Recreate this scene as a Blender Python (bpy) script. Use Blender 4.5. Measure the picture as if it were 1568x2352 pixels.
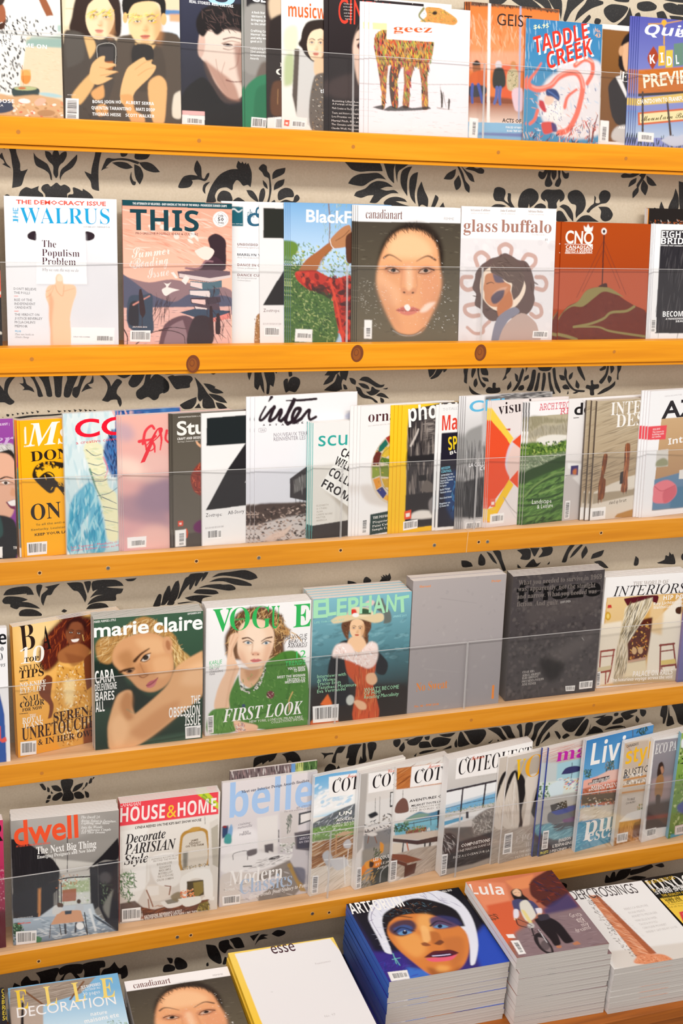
import bpy, math, random, re
import numpy as np
from mathutils import Vector, Matrix

# ------------------------------------------------------------------ clearing
for o in list(bpy.data.objects):
    bpy.data.objects.remove(o)
scene = bpy.context.scene
COL = scene.collection
ZOFF = 2.145            # metres added to every height so that the floor is z = 0
MM = 0.001

# ------------------------------------------------------------------ camera
cam_data = bpy.data.cameras.new('camera')
cam = bpy.data.objects.new('camera', cam_data)
COL.objects.link(cam)
scene.camera = cam
cam_data.sensor_fit = 'VERTICAL'
cam_data.sensor_height = 36.0
cam_data.sensor_width = 24.0
cam_data.lens = 46.52178
cam_data.clip_start = 0.05
cam_data.clip_end = 50
R_, U_, F_ = (0.93711347, -0.34326381, 0.06315302), (0.05424264, 0.32197756, 0.94519214), (0.34478412, 0.88232670, -0.32034904)
cam.matrix_world = Matrix(((R_[0], U_[0], -F_[0], 0.0), (R_[1], U_[1], -F_[1], -2.318779), (R_[2], U_[2], -F_[2], ZOFF), (0, 0, 0, 1)))

# ------------------------------------------------------------------ world, lamps, exposure
world = bpy.data.worlds.new('world')
scene.world = world
world.use_nodes = True
world.node_tree.nodes['Background'].inputs['Color'].default_value = (1.0, 0.965, 0.93, 1)
world.node_tree.nodes['Background'].inputs['Strength'].default_value = 0.62

def area_lamp(name, loc, target, sx, sy, power, color):
    d = bpy.data.lights.new(name, 'AREA'); d.shape = 'RECTANGLE'; d.size = sx; d.size_y = sy
    d.energy = power; d.color = color
    o = bpy.data.objects.new(name, d); COL.objects.link(o)
    o.location = loc
    o.rotation_euler = (Vector(target) - Vector(loc)).to_track_quat('-Z', 'Y').to_euler()
    return o
area_lamp('ceiling_lamp', (0.9, -2.5, 4.0), (0.9, 0.0, 1.5), 3.2, 0.45, 92, (1.0, 0.97, 0.93))
area_lamp('shop_window_light', (-2.0, -3.2, 2.6), (0.7, 0.0, 1.3), 2.4, 1.8, 55, (1.0, 0.98, 0.97))  # unseen broad soft light from the near left
scene.view_settings.view_transform = 'Standard'
scene.view_settings.look = 'None'
scene.view_settings.gamma = 1
scene.view_settings.use_curve_mapping = False
scene.view_settings.exposure = -0.04

# ------------------------------------------------------------------ helpers
def lin(h):
    c = [int(h[i:i + 2], 16) / 255 for i in (0, 2, 4)]
    return tuple(x / 12.92 if x <= 0.04045 else ((x + 0.055) / 1.055) ** 2.4 for x in c)

def link_mesh(name, me, parent=None):
    o = bpy.data.objects.new(name, me); COL.objects.link(o)
    if parent is not None:
        o.parent = parent
    return o

def empty(name, loc, rot, label, cat, group=None):
    o = bpy.data.objects.new(name, None); COL.objects.link(o)
    o.empty_display_size = 0.02
    o.location = loc; o.rotation_euler = rot
    tag(o, label, cat, group)
    return o

def tag(o, label, cat, group=None):
    o['label'] = label; o['category'] = cat
    if group:
        o['group'] = group

class MB:
    """collects boxes, discs and polygons (millimetres) into one mesh"""
    def __init__(s):
        s.v = []; s.f = []; s.mi = []
    def add(s, vs, fs, mi=0):
        b = len(s.v); s.v += [tuple(x) for x in vs]
        s.f += [tuple(b + i for i in f) for f in fs]; s.mi += [mi] * len(fs)
    def box(s, x0, x1, y0, y1, z0, z1, mi=0, top=None):
        vs = [(x, y, z) for z in (z0, z1) for y in (y0, y1) for x in (x0, x1)]
        s.add(vs, [(0, 2, 3, 1), (4, 5, 7, 6), (0, 1, 5, 4), (2, 6, 7, 3), (0, 4, 6, 2), (1, 3, 7, 5)], mi)
        if top is not None: s.mi[-5] = top
    def disc(s, x, y, z, rx, rz, depth, n=20, mi=0):
        """disc facing -y at y, with a rim going back by depth"""
        a = [(x + rx * math.cos(2 * math.pi * i / n), y, z + rz * math.sin(2 * math.pi * i / n)) for i in range(n)]
        b = [(p[0], y + depth, p[2]) for p in a]
        s.add(a + b, [tuple(range(n))] + [(i, i + n, (i + 1) % n + n, (i + 1) % n) for i in range(n)], mi)
    def ring(s, x, y, z, r0, r1, y1, n=20, mi=0):
        """ring facing -y: outer radius r1 at y, inner radius r0 at y1 (a countersink when y1 > y)"""
        a = [(x + r1 * math.cos(2 * math.pi * i / n), y, z + r1 * math.sin(2 * math.pi * i / n)) for i in range(n)]
        b = [(x + r0 * math.cos(2 * math.pi * i / n), y1, z + r0 * math.sin(2 * math.pi * i / n)) for i in range(n)]
        s.add(a + b, [(i, i + n, (i + 1) % n + n, (i + 1) % n) for i in range(n)], mi)
    def build(s, name, mats, parent=None, zoff=0.0, bevel=0):
        me = bpy.data.meshes.new(name)
        me.from_pydata([(x * MM, y * MM, z * MM + zoff) for x, y, z in s.v], [], s.f)
        for m in (mats if isinstance(mats, (list, tuple)) else [mats]):
            me.materials.append(m)
        me.polygons.foreach_set('material_index', s.mi)
        me.update()
        o = link_mesh(name, me, parent)
        if bevel:
            b = o.modifiers.new('bevel', 'BEVEL'); b.width = bevel * MM; b.segments = 2; b.limit_method = 'ANGLE'
        return o

def new_mat(name):
    m = bpy.data.materials.new(name); m.use_nodes = True
    nt = m.node_tree
    return m, nt, nt.nodes['Principled BSDF']

def ramp(nt, stops):
    r = nt.nodes.new('ShaderNodeValToRGB')
    e = r.color_ramp.elements
    while len(e) < len(stops):
        e.new(0.5)
    for el, (p, c) in zip(e, stops):
        el.position = p; el.color = (*c, 1)
    return r

def wood_mat(name, ca, cb, cc, rough):
    m, nt, p = new_mat(name)
    tc = nt.nodes.new('ShaderNodeTexCoord')
    mp = nt.nodes.new('ShaderNodeMapping'); mp.inputs['Scale'].default_value = (1.6, 22, 34)
    nz = nt.nodes.new('ShaderNodeTexNoise'); nz.inputs['Scale'].default_value = 2.2; nz.inputs['Detail'].default_value = 6; nz.inputs['Distortion'].default_value = 0.6
    r = ramp(nt, [(0.28, ca), (0.52, cb), (0.78, cc)])
    nt.links.new(tc.outputs['Object'], mp.inputs['Vector']); nt.links.new(mp.outputs['Vector'], nz.inputs['Vector'])
    nt.links.new(nz.outputs['Fac'], r.inputs['Fac']); nt.links.new(r.outputs['Color'], p.inputs['Base Color'])
    n2 = nt.nodes.new('ShaderNodeTexNoise'); n2.inputs['Scale'].default_value = 60
    bp = nt.nodes.new('ShaderNodeBump'); bp.inputs['Strength'].default_value = 0.08; bp.inputs['Distance'].default_value = 0.002
    nt.links.new(tc.outputs['Object'], n2.inputs['Vector']); nt.links.new(n2.outputs['Fac'], bp.inputs['Height']); nt.links.new(bp.outputs['Normal'], p.inputs['Normal'])
    p.inputs['Roughness'].default_value = rough
    p.inputs['Specular IOR Level'].default_value = 0.35
    return m
M_LIP = wood_mat('varnished_pine', lin('E38C0A'), lin('F09A0C'), lin('F6A81C'), 0.42)
M_LIPLOW = wood_mat('worn_varnished_pine', lin('D28418'), lin('E0921E'), lin('E89E34'), 0.5)  # slightly darker and rougher, for the three lower lips
M_LEDGE = wood_mat('bare_pine', lin('D9A878'), lin('E6B88A'), lin('EEC59A'), 0.6)  # paler peach pine, also on the lower lips' top faces
M_TABLE = wood_mat('dark_orange_table_wood', lin('8A4A16'), lin('A85C1C'), lin('B86A24'), 0.45)

def plain(name, col, rough=0.5, metal=0.0):
    m, nt, p = new_mat(name)
    tc = nt.nodes.new('ShaderNodeTexCoord'); nz = nt.nodes.new('ShaderNodeTexNoise'); nz.inputs['Scale'].default_value = 40
    c = lin(col)
    r = ramp(nt, [(0.3, tuple(x * 0.93 for x in c)), (0.7, tuple(min(1, x * 1.04) for x in c))])
    nt.links.new(tc.outputs['Object'], nz.inputs['Vector']); nt.links.new(nz.outputs['Fac'], r.inputs['Fac'])
    nt.links.new(r.outputs['Color'], p.inputs['Base Color'])
    p.inputs['Roughness'].default_value = rough; p.inputs['Metallic'].default_value = metal
    return m
M_PLUG = plain('wood_plug', 'C27A24', 0.6)
M_KNOT = plain('wood_knot_dark', '7C3C10', 0.5)
M_KNOTC = plain('wood_knot_centre', '98500F', 0.5)
M_HOLE = plain('hole_dark', '4A2A12', 0.8)
M_RAW = plain('raw_wood_rim', 'E8B26A', 0.7)
M_STEEL = plain('screw_steel', 'A8A8A6', 0.35, 0.9)
M_FLOOR = plain('floor_grey', '8A847C', 0.7)
M_JOINT = plain('board_joint', 'F0C48A', 0.7)

def wallpaper_mat():
    m, nt, p = new_mat('wallpaper_ground')
    tc = nt.nodes.new('ShaderNodeTexCoord'); nz = nt.nodes.new('ShaderNodeTexNoise'); nz.inputs['Scale'].default_value = 260; nz.inputs['Detail'].default_value = 3
    r = ramp(nt, [(0.3, lin('CDBEA6')), (0.7, lin('D6C8B2'))])
    nt.links.new(tc.outputs['Object'], nz.inputs['Vector']); nt.links.new(nz.outputs['Fac'], r.inputs['Fac']); nt.links.new(r.outputs['Color'], p.inputs['Base Color'])
    p.inputs['Roughness'].default_value = 0.75
    return m
def damask_mat():
    m, nt, p = new_mat('wallpaper_black_print')
    tc = nt.nodes.new('ShaderNodeTexCoord'); nz = nt.nodes.new('ShaderNodeTexNoise'); nz.inputs['Scale'].default_value = 420; nz.inputs['Detail'].default_value = 4
    r = ramp(nt, [(0.35, lin('1C1A1A')), (0.62, lin('2A2828')), (0.82, lin('5A5550'))])
    nt.links.new(tc.outputs['Object'], nz.inputs['Vector']); nt.links.new(nz.outputs['Fac'], r.inputs['Fac']); nt.links.new(r.outputs['Color'], p.inputs['Base Color'])
    p.inputs['Roughness'].default_value = 0.45
    return m
M_PAPER, M_DAMASK = wallpaper_mat(), damask_mat()

def print_mat():
    m, nt, p = new_mat('printed_cover')
    a = nt.nodes.new('ShaderNodeVertexColor'); a.layer_name = 'print'
    nt.links.new(a.outputs['Color'], p.inputs['Base Color'])
    p.inputs['Roughness'].default_value = 0.34
    p.inputs['Specular IOR Level'].default_value = 0.14
    return m
M_PRINT = print_mat()

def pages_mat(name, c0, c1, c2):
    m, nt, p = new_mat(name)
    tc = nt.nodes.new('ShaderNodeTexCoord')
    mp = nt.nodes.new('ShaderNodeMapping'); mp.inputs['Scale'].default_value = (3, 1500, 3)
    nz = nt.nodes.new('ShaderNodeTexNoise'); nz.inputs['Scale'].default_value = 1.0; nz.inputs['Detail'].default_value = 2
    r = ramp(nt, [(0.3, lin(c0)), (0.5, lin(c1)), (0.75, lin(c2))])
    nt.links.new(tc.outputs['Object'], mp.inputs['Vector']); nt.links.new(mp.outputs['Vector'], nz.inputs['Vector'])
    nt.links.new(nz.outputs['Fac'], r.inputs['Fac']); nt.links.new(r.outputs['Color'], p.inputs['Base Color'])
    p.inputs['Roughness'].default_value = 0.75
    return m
M_PAGES_LIT = pages_mat('white_page_edges', 'DED8D3', 'F2EEEA', 'FAF8F6')  # rack pages: light from above is put into this whiter colour
M_PAGES_SHADED = pages_mat('grey_page_edges', 'A49C96', 'C2BBB5', 'D6D0CA')  # flat piles: shade on the front edges is put into the grey

def acrylic_mat(name, haze, gloss):
    m = bpy.data.materials.new(name); m.use_nodes = True
    nt = m.node_tree; nt.nodes.clear()
    out = nt.nodes.new('ShaderNodeOutputMaterial')
    tr = nt.nodes.new('ShaderNodeBsdfTransparent'); tr.inputs['Color'].default_value = (0.985, 0.985, 0.985, 1)
    gl = nt.nodes.new('ShaderNodeBsdfGlossy'); gl.inputs['Roughness'].default_value = 0.08
    df = nt.nodes.new('ShaderNodeBsdfDiffuse'); df.inputs['Color'].default_value = (0.9, 0.87, 0.85, 1)
    fr = nt.nodes.new('ShaderNodeFresnel'); fr.inputs['IOR'].default_value = 1.45
    ml = nt.nodes.new('ShaderNodeMath'); ml.operation = 'MULTIPLY'; ml.inputs[1].default_value = gloss
    tc = nt.nodes.new('ShaderNodeTexCoord'); nz = nt.nodes.new('ShaderNodeTexNoise'); nz.inputs['Scale'].default_value = 6
    mr = nt.nodes.new('ShaderNodeMapRange'); mr.inputs['To Min'].default_value = haze * 0.6; mr.inputs['To Max'].default_value = haze * 1.4
    m1 = nt.nodes.new('ShaderNodeMixShader'); m2 = nt.nodes.new('ShaderNodeMixShader')
    nt.links.new(tc.outputs['Object'], nz.inputs['Vector']); nt.links.new(nz.outputs['Fac'], mr.inputs['Value']); nt.links.new(mr.outputs['Result'], m1.inputs['Fac'])
    nt.links.new(tr.outputs[0], m1.inputs[1]); nt.links.new(df.outputs[0], m1.inputs[2])
    nt.links.new(fr.outputs[0], ml.inputs[0]); nt.links.new(ml.outputs[0], m2.inputs['Fac'])
    nt.links.new(m1.outputs[0], m2.inputs[1]); nt.links.new(gl.outputs[0], m2.inputs[2])
    nt.links.new(m2.outputs[0], out.inputs['Surface'])
    return m
M_ACRYLIC = acrylic_mat('clear_acrylic', 0.012, 0.2)
M_ACRYLIC_EDGE = acrylic_mat('acrylic_cut_edge', 0.45, 1.0)

# ------------------------------------------------------------------ wall with the damask wallpaper
def smooth_closed(pts, sub=4):
    n = len(pts); out = []
    P = [np.array(p, float) for p in pts]
    corner = []
    for i in range(n):
        a, b = P[i - 1] - P[i], P[(i + 1) % n] - P[i]
        la, lb = np.linalg.norm(a) + 1e-9, np.linalg.norm(b) + 1e-9
        corner.append(float(a @ b) / (la * lb) > 0.25)
    T = []
    for i in range(n):
        T.append(np.zeros(2) if corner[i] else (P[(i + 1) % n] - P[i - 1]) * 0.5)
    for i in range(n):
        j = (i + 1) % n
        d = np.linalg.norm(P[j] - P[i])
        t0, t1 = T[i], T[j]
        for t in (t0, t1):
            pass
        l0, l1 = np.linalg.norm(t0), np.linalg.norm(t1)
        if l0 > d: t0 = t0 * d / l0
        if l1 > d: t1 = t1 * d / l1
        for k in range(sub):
            s = k / sub
            h00, h10, h01, h11 = 2 * s**3 - 3 * s**2 + 1, s**3 - 2 * s**2 + s, -2 * s**3 + 3 * s**2, s**3 - s**2
            out.append(P[i] * h00 + t0 * h10 + P[j] * h01 + t1 * h11)
    return out

WALL_A, WALL_B = 179.598, 0.096652        # y = A + B*z (mm) : the panel leans back
def wall_y(z):
    return WALL_A + WALL_B * z
DAMASK = """291.8 -173.4 302.3 -176.8 304.9 -188.1 310.3 -205.0 311.1 -217.4 323.7 -213.7 317.5 -225.8 314.3 -236.4 310.4 -243.3 295.2 -247.2 296.9 -234.1 297.9 -216.9 296.3 -205.5 294.3 -188.5 290.8 -177.2
282.2 -173.8 284.9 -181.2 280.1 -179.5
279.5 -187.1 282.5 -196.5 287.1 -205.8 292.7 -211.3 293.8 -213.6 285.0 -209.7 278.9 -206.5 283.2 -205.0 281.4 -200.3 275.8 -195.8 276.0 -191.0
334.5 -184.7 339.8 -192.5 353.3 -200.6 359.1 -205.2 365.1 -220.4 366.0 -232.0 363.5 -230.1 360.8 -220.5 353.0 -214.1 339.4 -207.8 335.4 -198.4
354.7 -181.4 362.5 -183.0 367.3 -188.6 369.5 -181.8 374.5 -178.2 378.3 -181.5 380.2 -188.1 385.2 -183.1 392.4 -181.3 392.6 -189.6 386.9 -199.4 380.8 -204.4 377.5 -212.3 376.9 -222.9 373.4 -228.2 368.7 -220.3 368.5 -206.8 361.2 -199.4 355.5 -190.0
411.8 -185.2 410.8 -195.7 402.6 -208.5 388.5 -217.7 382.4 -225.6 381.3 -231.5 379.8 -225.7 382.7 -213.1 392.8 -204.0 404.9 -192.0
306.5 -260.7 310.0 -252.0 319.0 -245.3 325.2 -246.3 329.7 -247.5 342.5 -242.3 341.4 -250.1 349.1 -256.7 348.9 -263.4 306.4 -264.6
346.7 -248.0 349.5 -241.2 358.4 -238.4 363.2 -242.7 368.2 -239.6 374.3 -235.6 381.1 -240.8 388.1 -238.6 397.0 -243.6 398.3 -250.4 392.8 -254.5 391.7 -262.3 354.9 -263.3 353.1 -256.5
403.0 -243.5 412.0 -245.1 420.0 -248.8 421.0 -244.9 432.0 -251.4 439.2 -259.1 439.1 -263.0 394.7 -262.2 395.4 -256.0 403.8 -254.2
447.2 -173.0 458.3 -172.6 454.1 -186.3 450.5 -204.0 449.6 -223.5 450.7 -247.9 438.2 -244.4 435.3 -231.8 428.4 -222.2 424.5 -214.2 436.5 -219.0 437.7 -208.3 443.0 -188.7
454.8 -212.6 460.0 -199.7 466.2 -189.8 477.4 -190.3 493.7 -188.8 508.0 -190.2 524.4 -194.5 522.3 -198.5 503.9 -193.3 485.5 -192.6 473.2 -196.3 463.0 -206.4 468.7 -206.3 459.9 -209.1
474.8 -197.6 485.5 -195.5 501.8 -196.7 513.0 -204.7 501.7 -207.7 489.4 -205.5
524.4 -195.5 538.9 -194.0 551.3 -198.5 563.8 -210.9 551.2 -211.9 534.7 -207.0
515.7 -198.7 526.4 -203.3 532.1 -214.9 531.5 -222.9 525.8 -234.5 519.1 -225.2 516.0 -213.5
510.3 -211.7 510.8 -221.5 513.9 -228.3 518.4 -230.2 516.9 -235.6 511.8 -234.9 507.3 -223.6
491.4 -175.2 506.1 -174.6 501.9 -183.6 495.7 -186.3 491.3 -184.9
521.4 -174.0 547.2 -175.0 541.0 -187.0 528.6 -190.4 516.6 -187.9
281.6 -261.4 285.5 -258.4 290.3 -260.2 290.2 -265.0 281.5 -265.2
634.0 -187.3 641.5 -199.0 642.7 -213.0 643.8 -219.0 648.0 -219.9 653.3 -210.6 657.6 -209.5 656.6 -215.6 649.8 -224.4 637.4 -222.2 623.5 -223.6 625.7 -227.6 620.4 -235.8 606.6 -238.6 598.1 -236.8 603.4 -224.3 609.7 -217.1 622.4 -214.1 635.2 -215.6 628.4 -205.5 630.4 -193.4
659.2 -225.5 652.4 -232.8 649.9 -238.9 650.3 -248.0 645.0 -242.1 646.0 -233.0 651.3 -227.8
652.1 -261.1 655.7 -246.8 663.1 -230.5 678.0 -211.8 697.4 -202.1 712.6 -200.6 709.9 -195.7 713.5 -185.4 719.0 -189.9 721.5 -186.2 725.1 -191.1 728.1 -187.5 729.9 -191.9 733.1 -188.8 736.0 -194.8 739.9 -205.8 740.1 -220.0 738.1 -233.3 732.6 -228.8 723.8 -230.7 717.2 -223.8 710.6 -220.9 704.2 -229.2 702.1 -239.4 691.2 -234.7 676.1 -238.2 668.7 -250.5 670.3 -261.7 652.6 -263.1
674.6 -260.5 674.1 -250.4 680.5 -242.1 689.1 -240.8 698.9 -245.6 701.7 -260.8
705.0 -257.7 715.4 -252.3 728.6 -260.1 704.6 -261.8
762.7 -189.8 769.4 -193.6 770.7 -201.7 775.8 -207.6 777.6 -218.8 779.9 -235.2 778.1 -248.6 775.0 -260.4 771.0 -260.5 774.8 -247.6 775.6 -231.2 773.8 -215.9 765.3 -212.1 760.8 -205.1 754.1 -198.8 757.3 -193.0
807.1 -195.0 805.1 -204.6 796.3 -210.5 781.3 -217.1 781.8 -206.4 789.4 -199.0
805.8 -215.9 803.3 -226.3 794.5 -232.7 784.6 -237.1 785.5 -227.8 792.1 -220.4
762.1 -218.9 770.0 -226.2 772.4 -235.4 764.5 -229.5
730.1 -238.6 741.5 -239.3 750.5 -249.3 755.1 -260.9 746.2 -256.6 736.1 -248.7
764.6 -234.0 767.6 -241.7 766.0 -252.0 761.7 -260.7 755.5 -260.9 755.9 -246.1 759.1 -236.8
792.6 -249.2 794.7 -238.9 805.7 -232.4 816.9 -233.1 823.8 -239.1 824.4 -248.4 810.5 -249.8 796.1 -255.7
796.2 -259.9 808.4 -254.0 823.1 -256.7 826.2 -248.3 831.8 -244.0 837.1 -250.1 833.2 -256.4 824.2 -259.8
777.3 -261.0 786.1 -255.2 788.4 -260.7
926.5 -178.7 944.9 -180.1 998.4 -178.2 1007.3 -194.7 978.0 -195.6 959.5 -197.3 943.1 -193.7 934.8 -186.7
935.9 -220.0 943.6 -209.3 957.3 -202.2 975.9 -199.9 999.2 -198.7 1015.0 -210.2 997.3 -208.7 981.1 -215.5 967.4 -223.7 948.7 -222.8
949.0 -242.7 953.8 -235.2 972.2 -228.4 983.6 -218.6 997.5 -213.5 1016.4 -215.5 1030.5 -223.9 1016.7 -223.9 1003.9 -228.5 1017.0 -231.3 1033.6 -229.8 1042.9 -235.9 1026.7 -236.3 1008.2 -245.3 996.7 -255.2 982.1 -254.9 990.3 -240.5 977.4 -241.9 963.5 -246.5
1012.1 -254.2 1022.4 -245.4 1038.9 -242.4 1055.8 -246.2 1062.0 -252.0 1048.8 -250.7 1036.9 -251.0 1051.4 -255.9 1067.9 -259.8 1018.3 -261.0
1007.7 -175.8 1032.4 -174.9 1030.8 -191.8 1032.6 -217.1 1020.8 -206.9 1014.3 -192.3
1036.0 -175.8 1067.0 -176.8 1053.1 -185.7 1040.4 -195.7 1039.6 -215.8 1036.0 -202.2
1070.1 -183.7 1063.1 -197.0 1060.4 -216.2 1062.2 -240.7 1050.0 -225.0 1045.8 -210.3 1048.6 -193.3 1060.2 -185.5
1083.1 -193.8 1080.7 -215.6 1078.0 -234.9 1080.7 -255.2 1070.0 -243.7 1065.7 -226.7 1066.0 -207.6 1072.7 -197.8
1091.4 -211.5 1098.2 -227.9 1107.5 -244.8 1107.1 -261.0 1094.7 -255.9 1088.2 -261.5 1083.3 -243.3 1083.8 -228.3
1122.9 -236.2 1130.0 -242.1 1126.2 -254.0 1121.7 -260.6 1114.4 -260.8
1140.7 -250.4 1144.9 -260.1 1132.7 -260.4
1165.3 -185.1 1163.6 -198.0 1155.5 -205.8 1139.5 -205.3 1147.5 -194.3
1172.1 -196.7 1177.7 -208.4 1177.1 -219.2 1168.3 -225.9 1163.3 -215.3 1163.0 -208.8
1166.1 -176.5 1172.5 -180.6 1181.8 -193.2 1187.5 -207.0 1197.5 -217.5 1197.5 -230.5 1188.5 -224.3 1183.2 -210.4 1175.6 -193.4
1176.0 -178.3 1188.9 -188.6 1201.6 -194.7 1207.9 -209.2 1198.6 -206.6 1190.6 -197.2
1185.7 -184.4 1198.2 -178.6 1210.8 -182.5 1220.7 -181.1 1227.9 -185.2 1226.3 -191.7 1216.3 -192.0 1206.2 -188.0
1252.3 -227.9 1254.3 -220.2 1263.0 -217.1 1275.8 -220.6 1279.4 -229.3 1277.2 -241.4 1287.8 -248.9 1298.6 -257.4 1294.8 -257.5 1274.9 -245.9 1257.1 -244.2 1251.5 -234.5
1287.8 -229.1 1291.3 -232.3 1289.9 -242.2 1294.5 -253.1 1286.3 -245.6 1284.4 -235.8
1248.3 -256.4 1257.6 -251.4 1272.8 -251.4 1283.1 -254.5 1268.1 -257.7
1367.4 -175.9 1373.1 -182.3 1366.4 -196.8 1358.8 -198.6 1351.8 -191.8 1353.8 -183.4 1362.9 -184.8
1372.6 -176.8 1380.6 -179.8 1380.5 -195.3 1385.8 -206.2 1380.6 -213.0 1370.1 -212.2 1368.2 -203.4 1372.4 -191.1
1381.6 -175.4 1391.9 -175.1 1393.9 -190.4 1388.7 -199.9 1382.9 -193.0
1395.8 -174.9 1402.7 -180.2 1402.4 -192.4 1406.2 -201.1 1401.3 -212.4 1392.1 -210.4 1394.0 -201.5 1398.7 -194.7
1404.3 -176.8 1414.9 -185.3 1422.6 -184.0 1422.1 -194.0 1414.4 -196.0 1408.7 -190.0
1311.1 -256.9 1310.4 -239.3 1317.1 -225.9 1329.4 -218.5 1342.2 -218.5 1353.7 -227.1 1355.3 -239.2 1347.0 -249.4 1337.2 -256.3 1334.0 -247.5 1330.9 -257.6
1361.0 -229.1 1370.7 -219.5 1386.2 -219.0 1394.0 -218.8 1407.0 -218.4 1415.6 -227.6 1415.1 -237.6 1406.4 -243.4 1404.5 -236.8 1398.7 -245.9 1399.5 -255.9 1380.7 -256.4 1377.7 -244.2 1370.7 -237.7 1372.5 -243.2 1363.0 -237.9
1346.2 -256.1 1352.2 -249.7 1362.3 -246.8 1372.5 -251.0 1373.5 -256.5
1424.0 -234.0 1425.8 -223.9 1438.5 -218.0 1451.8 -219.8 1463.3 -230.7 1467.8 -246.4 1463.1 -260.0 1451.9 -269.3 1447.1 -275.1 1445.0 -265.0 1445.0 -249.2 1432.8 -245.0
1497.9 -229.8 1502.4 -219.5 1512.8 -216.3 1524.0 -221.2 1525.4 -231.3 1517.7 -241.7 1504.5 -244.3 1491.7 -250.3 1481.6 -257.3 1476.7 -263.1 1471.1 -259.8 1480.8 -248.3 1487.1 -243.6 1487.1 -227.8 1491.4 -232.2 1491.0 -242.4 1501.6 -241.4
1498.4 -250.6 1513.1 -249.8 1524.0 -251.8 1532.9 -260.7 1534.9 -267.5 1529.0 -276.7 1515.7 -279.7 1505.7 -272.7 1505.8 -259.0
1405.8 -252.4 1414.6 -247.7 1428.1 -251.9 1438.4 -265.1 1441.0 -282.0 1429.7 -272.1 1418.1 -258.8
1400.5 -262.6 1413.1 -262.3 1427.8 -281.1 1402.0 -281.7
1447.7 -281.8 1461.3 -270.2 1477.2 -268.3 1488.4 -274.2 1502.3 -280.7
1547.7 -185.5 1555.4 -180.7 1569.1 -182.1 1579.6 -178.8 1593.4 -180.6 1577.8 -187.9 1561.6 -189.6 1550.8 -189.9
1609.5 -176.7 1606.3 -185.9 1595.5 -202.1 1590.9 -211.3 1587.4 -203.5 1596.9 -188.4 1591.0 -184.1 1601.3 -177.0
1586.0 -188.8 1584.3 -199.0 1567.5 -208.6 1571.7 -196.0
1610.1 -183.5 1624.6 -191.0 1636.9 -203.1 1623.2 -204.0 1612.8 -197.0
1602.7 -191.7 1614.9 -203.8 1614.6 -215.2 1610.8 -224.5 1599.3 -213.4 1598.8 -202.0
1591.8 -206.3 1592.9 -218.1 1580.5 -231.0 1579.3 -218.5
1684.6 -207.5 1694.5 -226.8 1694.9 -252.3 1672.0 -252.8 1673.9 -238.9 1680.8 -224.9
1651.8 -235.3 1661.1 -250.7 1648.6 -251.0
1691.4 -192.3 1702.3 -194.3 1711.0 -191.7 1717.4 -251.7 1700.5 -252.1
1635.9 -248.6 1641.7 -251.2 1634.8 -251.8
1284.2 -229.0 1291.4 -229.9 1292.8 -244.2 1302.6 -257.1 1293.7 -257.4 1288.2 -250.9
259.9 -594.2 267.6 -604.6 270.4 -609.8 272.9 -594.5 280.1 -585.4 293.2 -583.0 286.0 -590.6 279.7 -600.8 277.3 -613.0 282.1 -623.4 288.9 -630.8 280.7 -636.2 270.8 -631.4 258.9 -629.0
304.3 -582.4 309.1 -589.0 311.9 -598.4 321.9 -605.8 325.7 -614.1 315.7 -609.8 303.6 -609.5 307.7 -605.1 297.9 -596.0 305.9 -596.2
309.5 -576.7 322.6 -577.0 328.3 -589.4 336.1 -606.1 341.4 -621.8 332.6 -622.2 329.9 -608.0 322.3 -589.3
327.0 -576.0 353.0 -577.5 352.8 -587.8 358.2 -621.1 349.0 -622.0 346.2 -610.5 340.4 -593.8
356.1 -576.5 380.7 -575.9 377.3 -590.4 374.2 -622.6 364.3 -622.3 362.7 -602.5 361.0 -585.9
385.8 -578.1 410.6 -576.4 404.1 -590.9 397.7 -605.4 390.1 -624.0 380.0 -622.7 381.1 -607.1 386.6 -590.6
415.7 -577.6 429.3 -576.8 418.6 -591.2 412.2 -605.7 407.8 -620.2 402.5 -626.4 395.3 -619.9 397.6 -607.5 406.0 -603.5
434.4 -582.1 435.2 -597.8 424.8 -600.7 428.8 -606.0 434.0 -608.3 421.5 -611.1 412.0 -616.1 420.6 -601.7 430.0 -595.6
445.5 -583.3 454.3 -584.5 464.6 -595.2 468.7 -605.8 479.5 -592.4 489.6 -597.8 481.4 -609.3 479.2 -619.8 486.5 -628.5 488.6 -639.1 485.3 -645.9 481.1 -636.8 479.1 -631.5 468.5 -631.8 462.1 -635.3 450.5 -632.2 458.0 -621.4 462.0 -606.8 456.2 -594.0
469.1 -574.3 511.4 -575.0 507.1 -584.5 494.3 -591.0 481.6 -586.1
517.4 -575.2 533.9 -575.4 530.6 -591.3 519.8 -605.9 509.1 -608.8 501.7 -601.3 506.0 -590.8
539.2 -575.5 545.7 -580.9 543.4 -594.7 554.3 -584.3 571.5 -592.0 580.2 -605.0 578.0 -616.8 562.8 -622.8 558.5 -631.3 549.8 -634.3 539.0 -627.6 526.1 -632.6 517.5 -627.1 517.1 -616.4 530.5 -604.0 534.9 -587.1
554.3 -575.8 590.7 -576.4 590.7 -583.9 575.9 -585.3
578.1 -590.0 590.7 -588.1 593.3 -611.7 586.8 -603.0
287.1 -660.4 312.5 -657.0 347.2 -656.3 376.1 -655.1 390.6 -655.5 363.6 -658.5 322.6 -659.8 298.1 -662.2
266.0 -658.1 268.0 -659.2 266.9 -660.2
274.2 -653.2 279.2 -654.4 277.1 -658.0 273.7 -656.3
283.2 -652.8 287.8 -654.6 284.1 -656.6
292.0 -651.0 296.8 -652.8 293.9 -655.8
300.9 -650.8 306.5 -652.0 303.4 -655.1
309.6 -650.1 314.2 -652.3 310.5 -654.2
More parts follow.
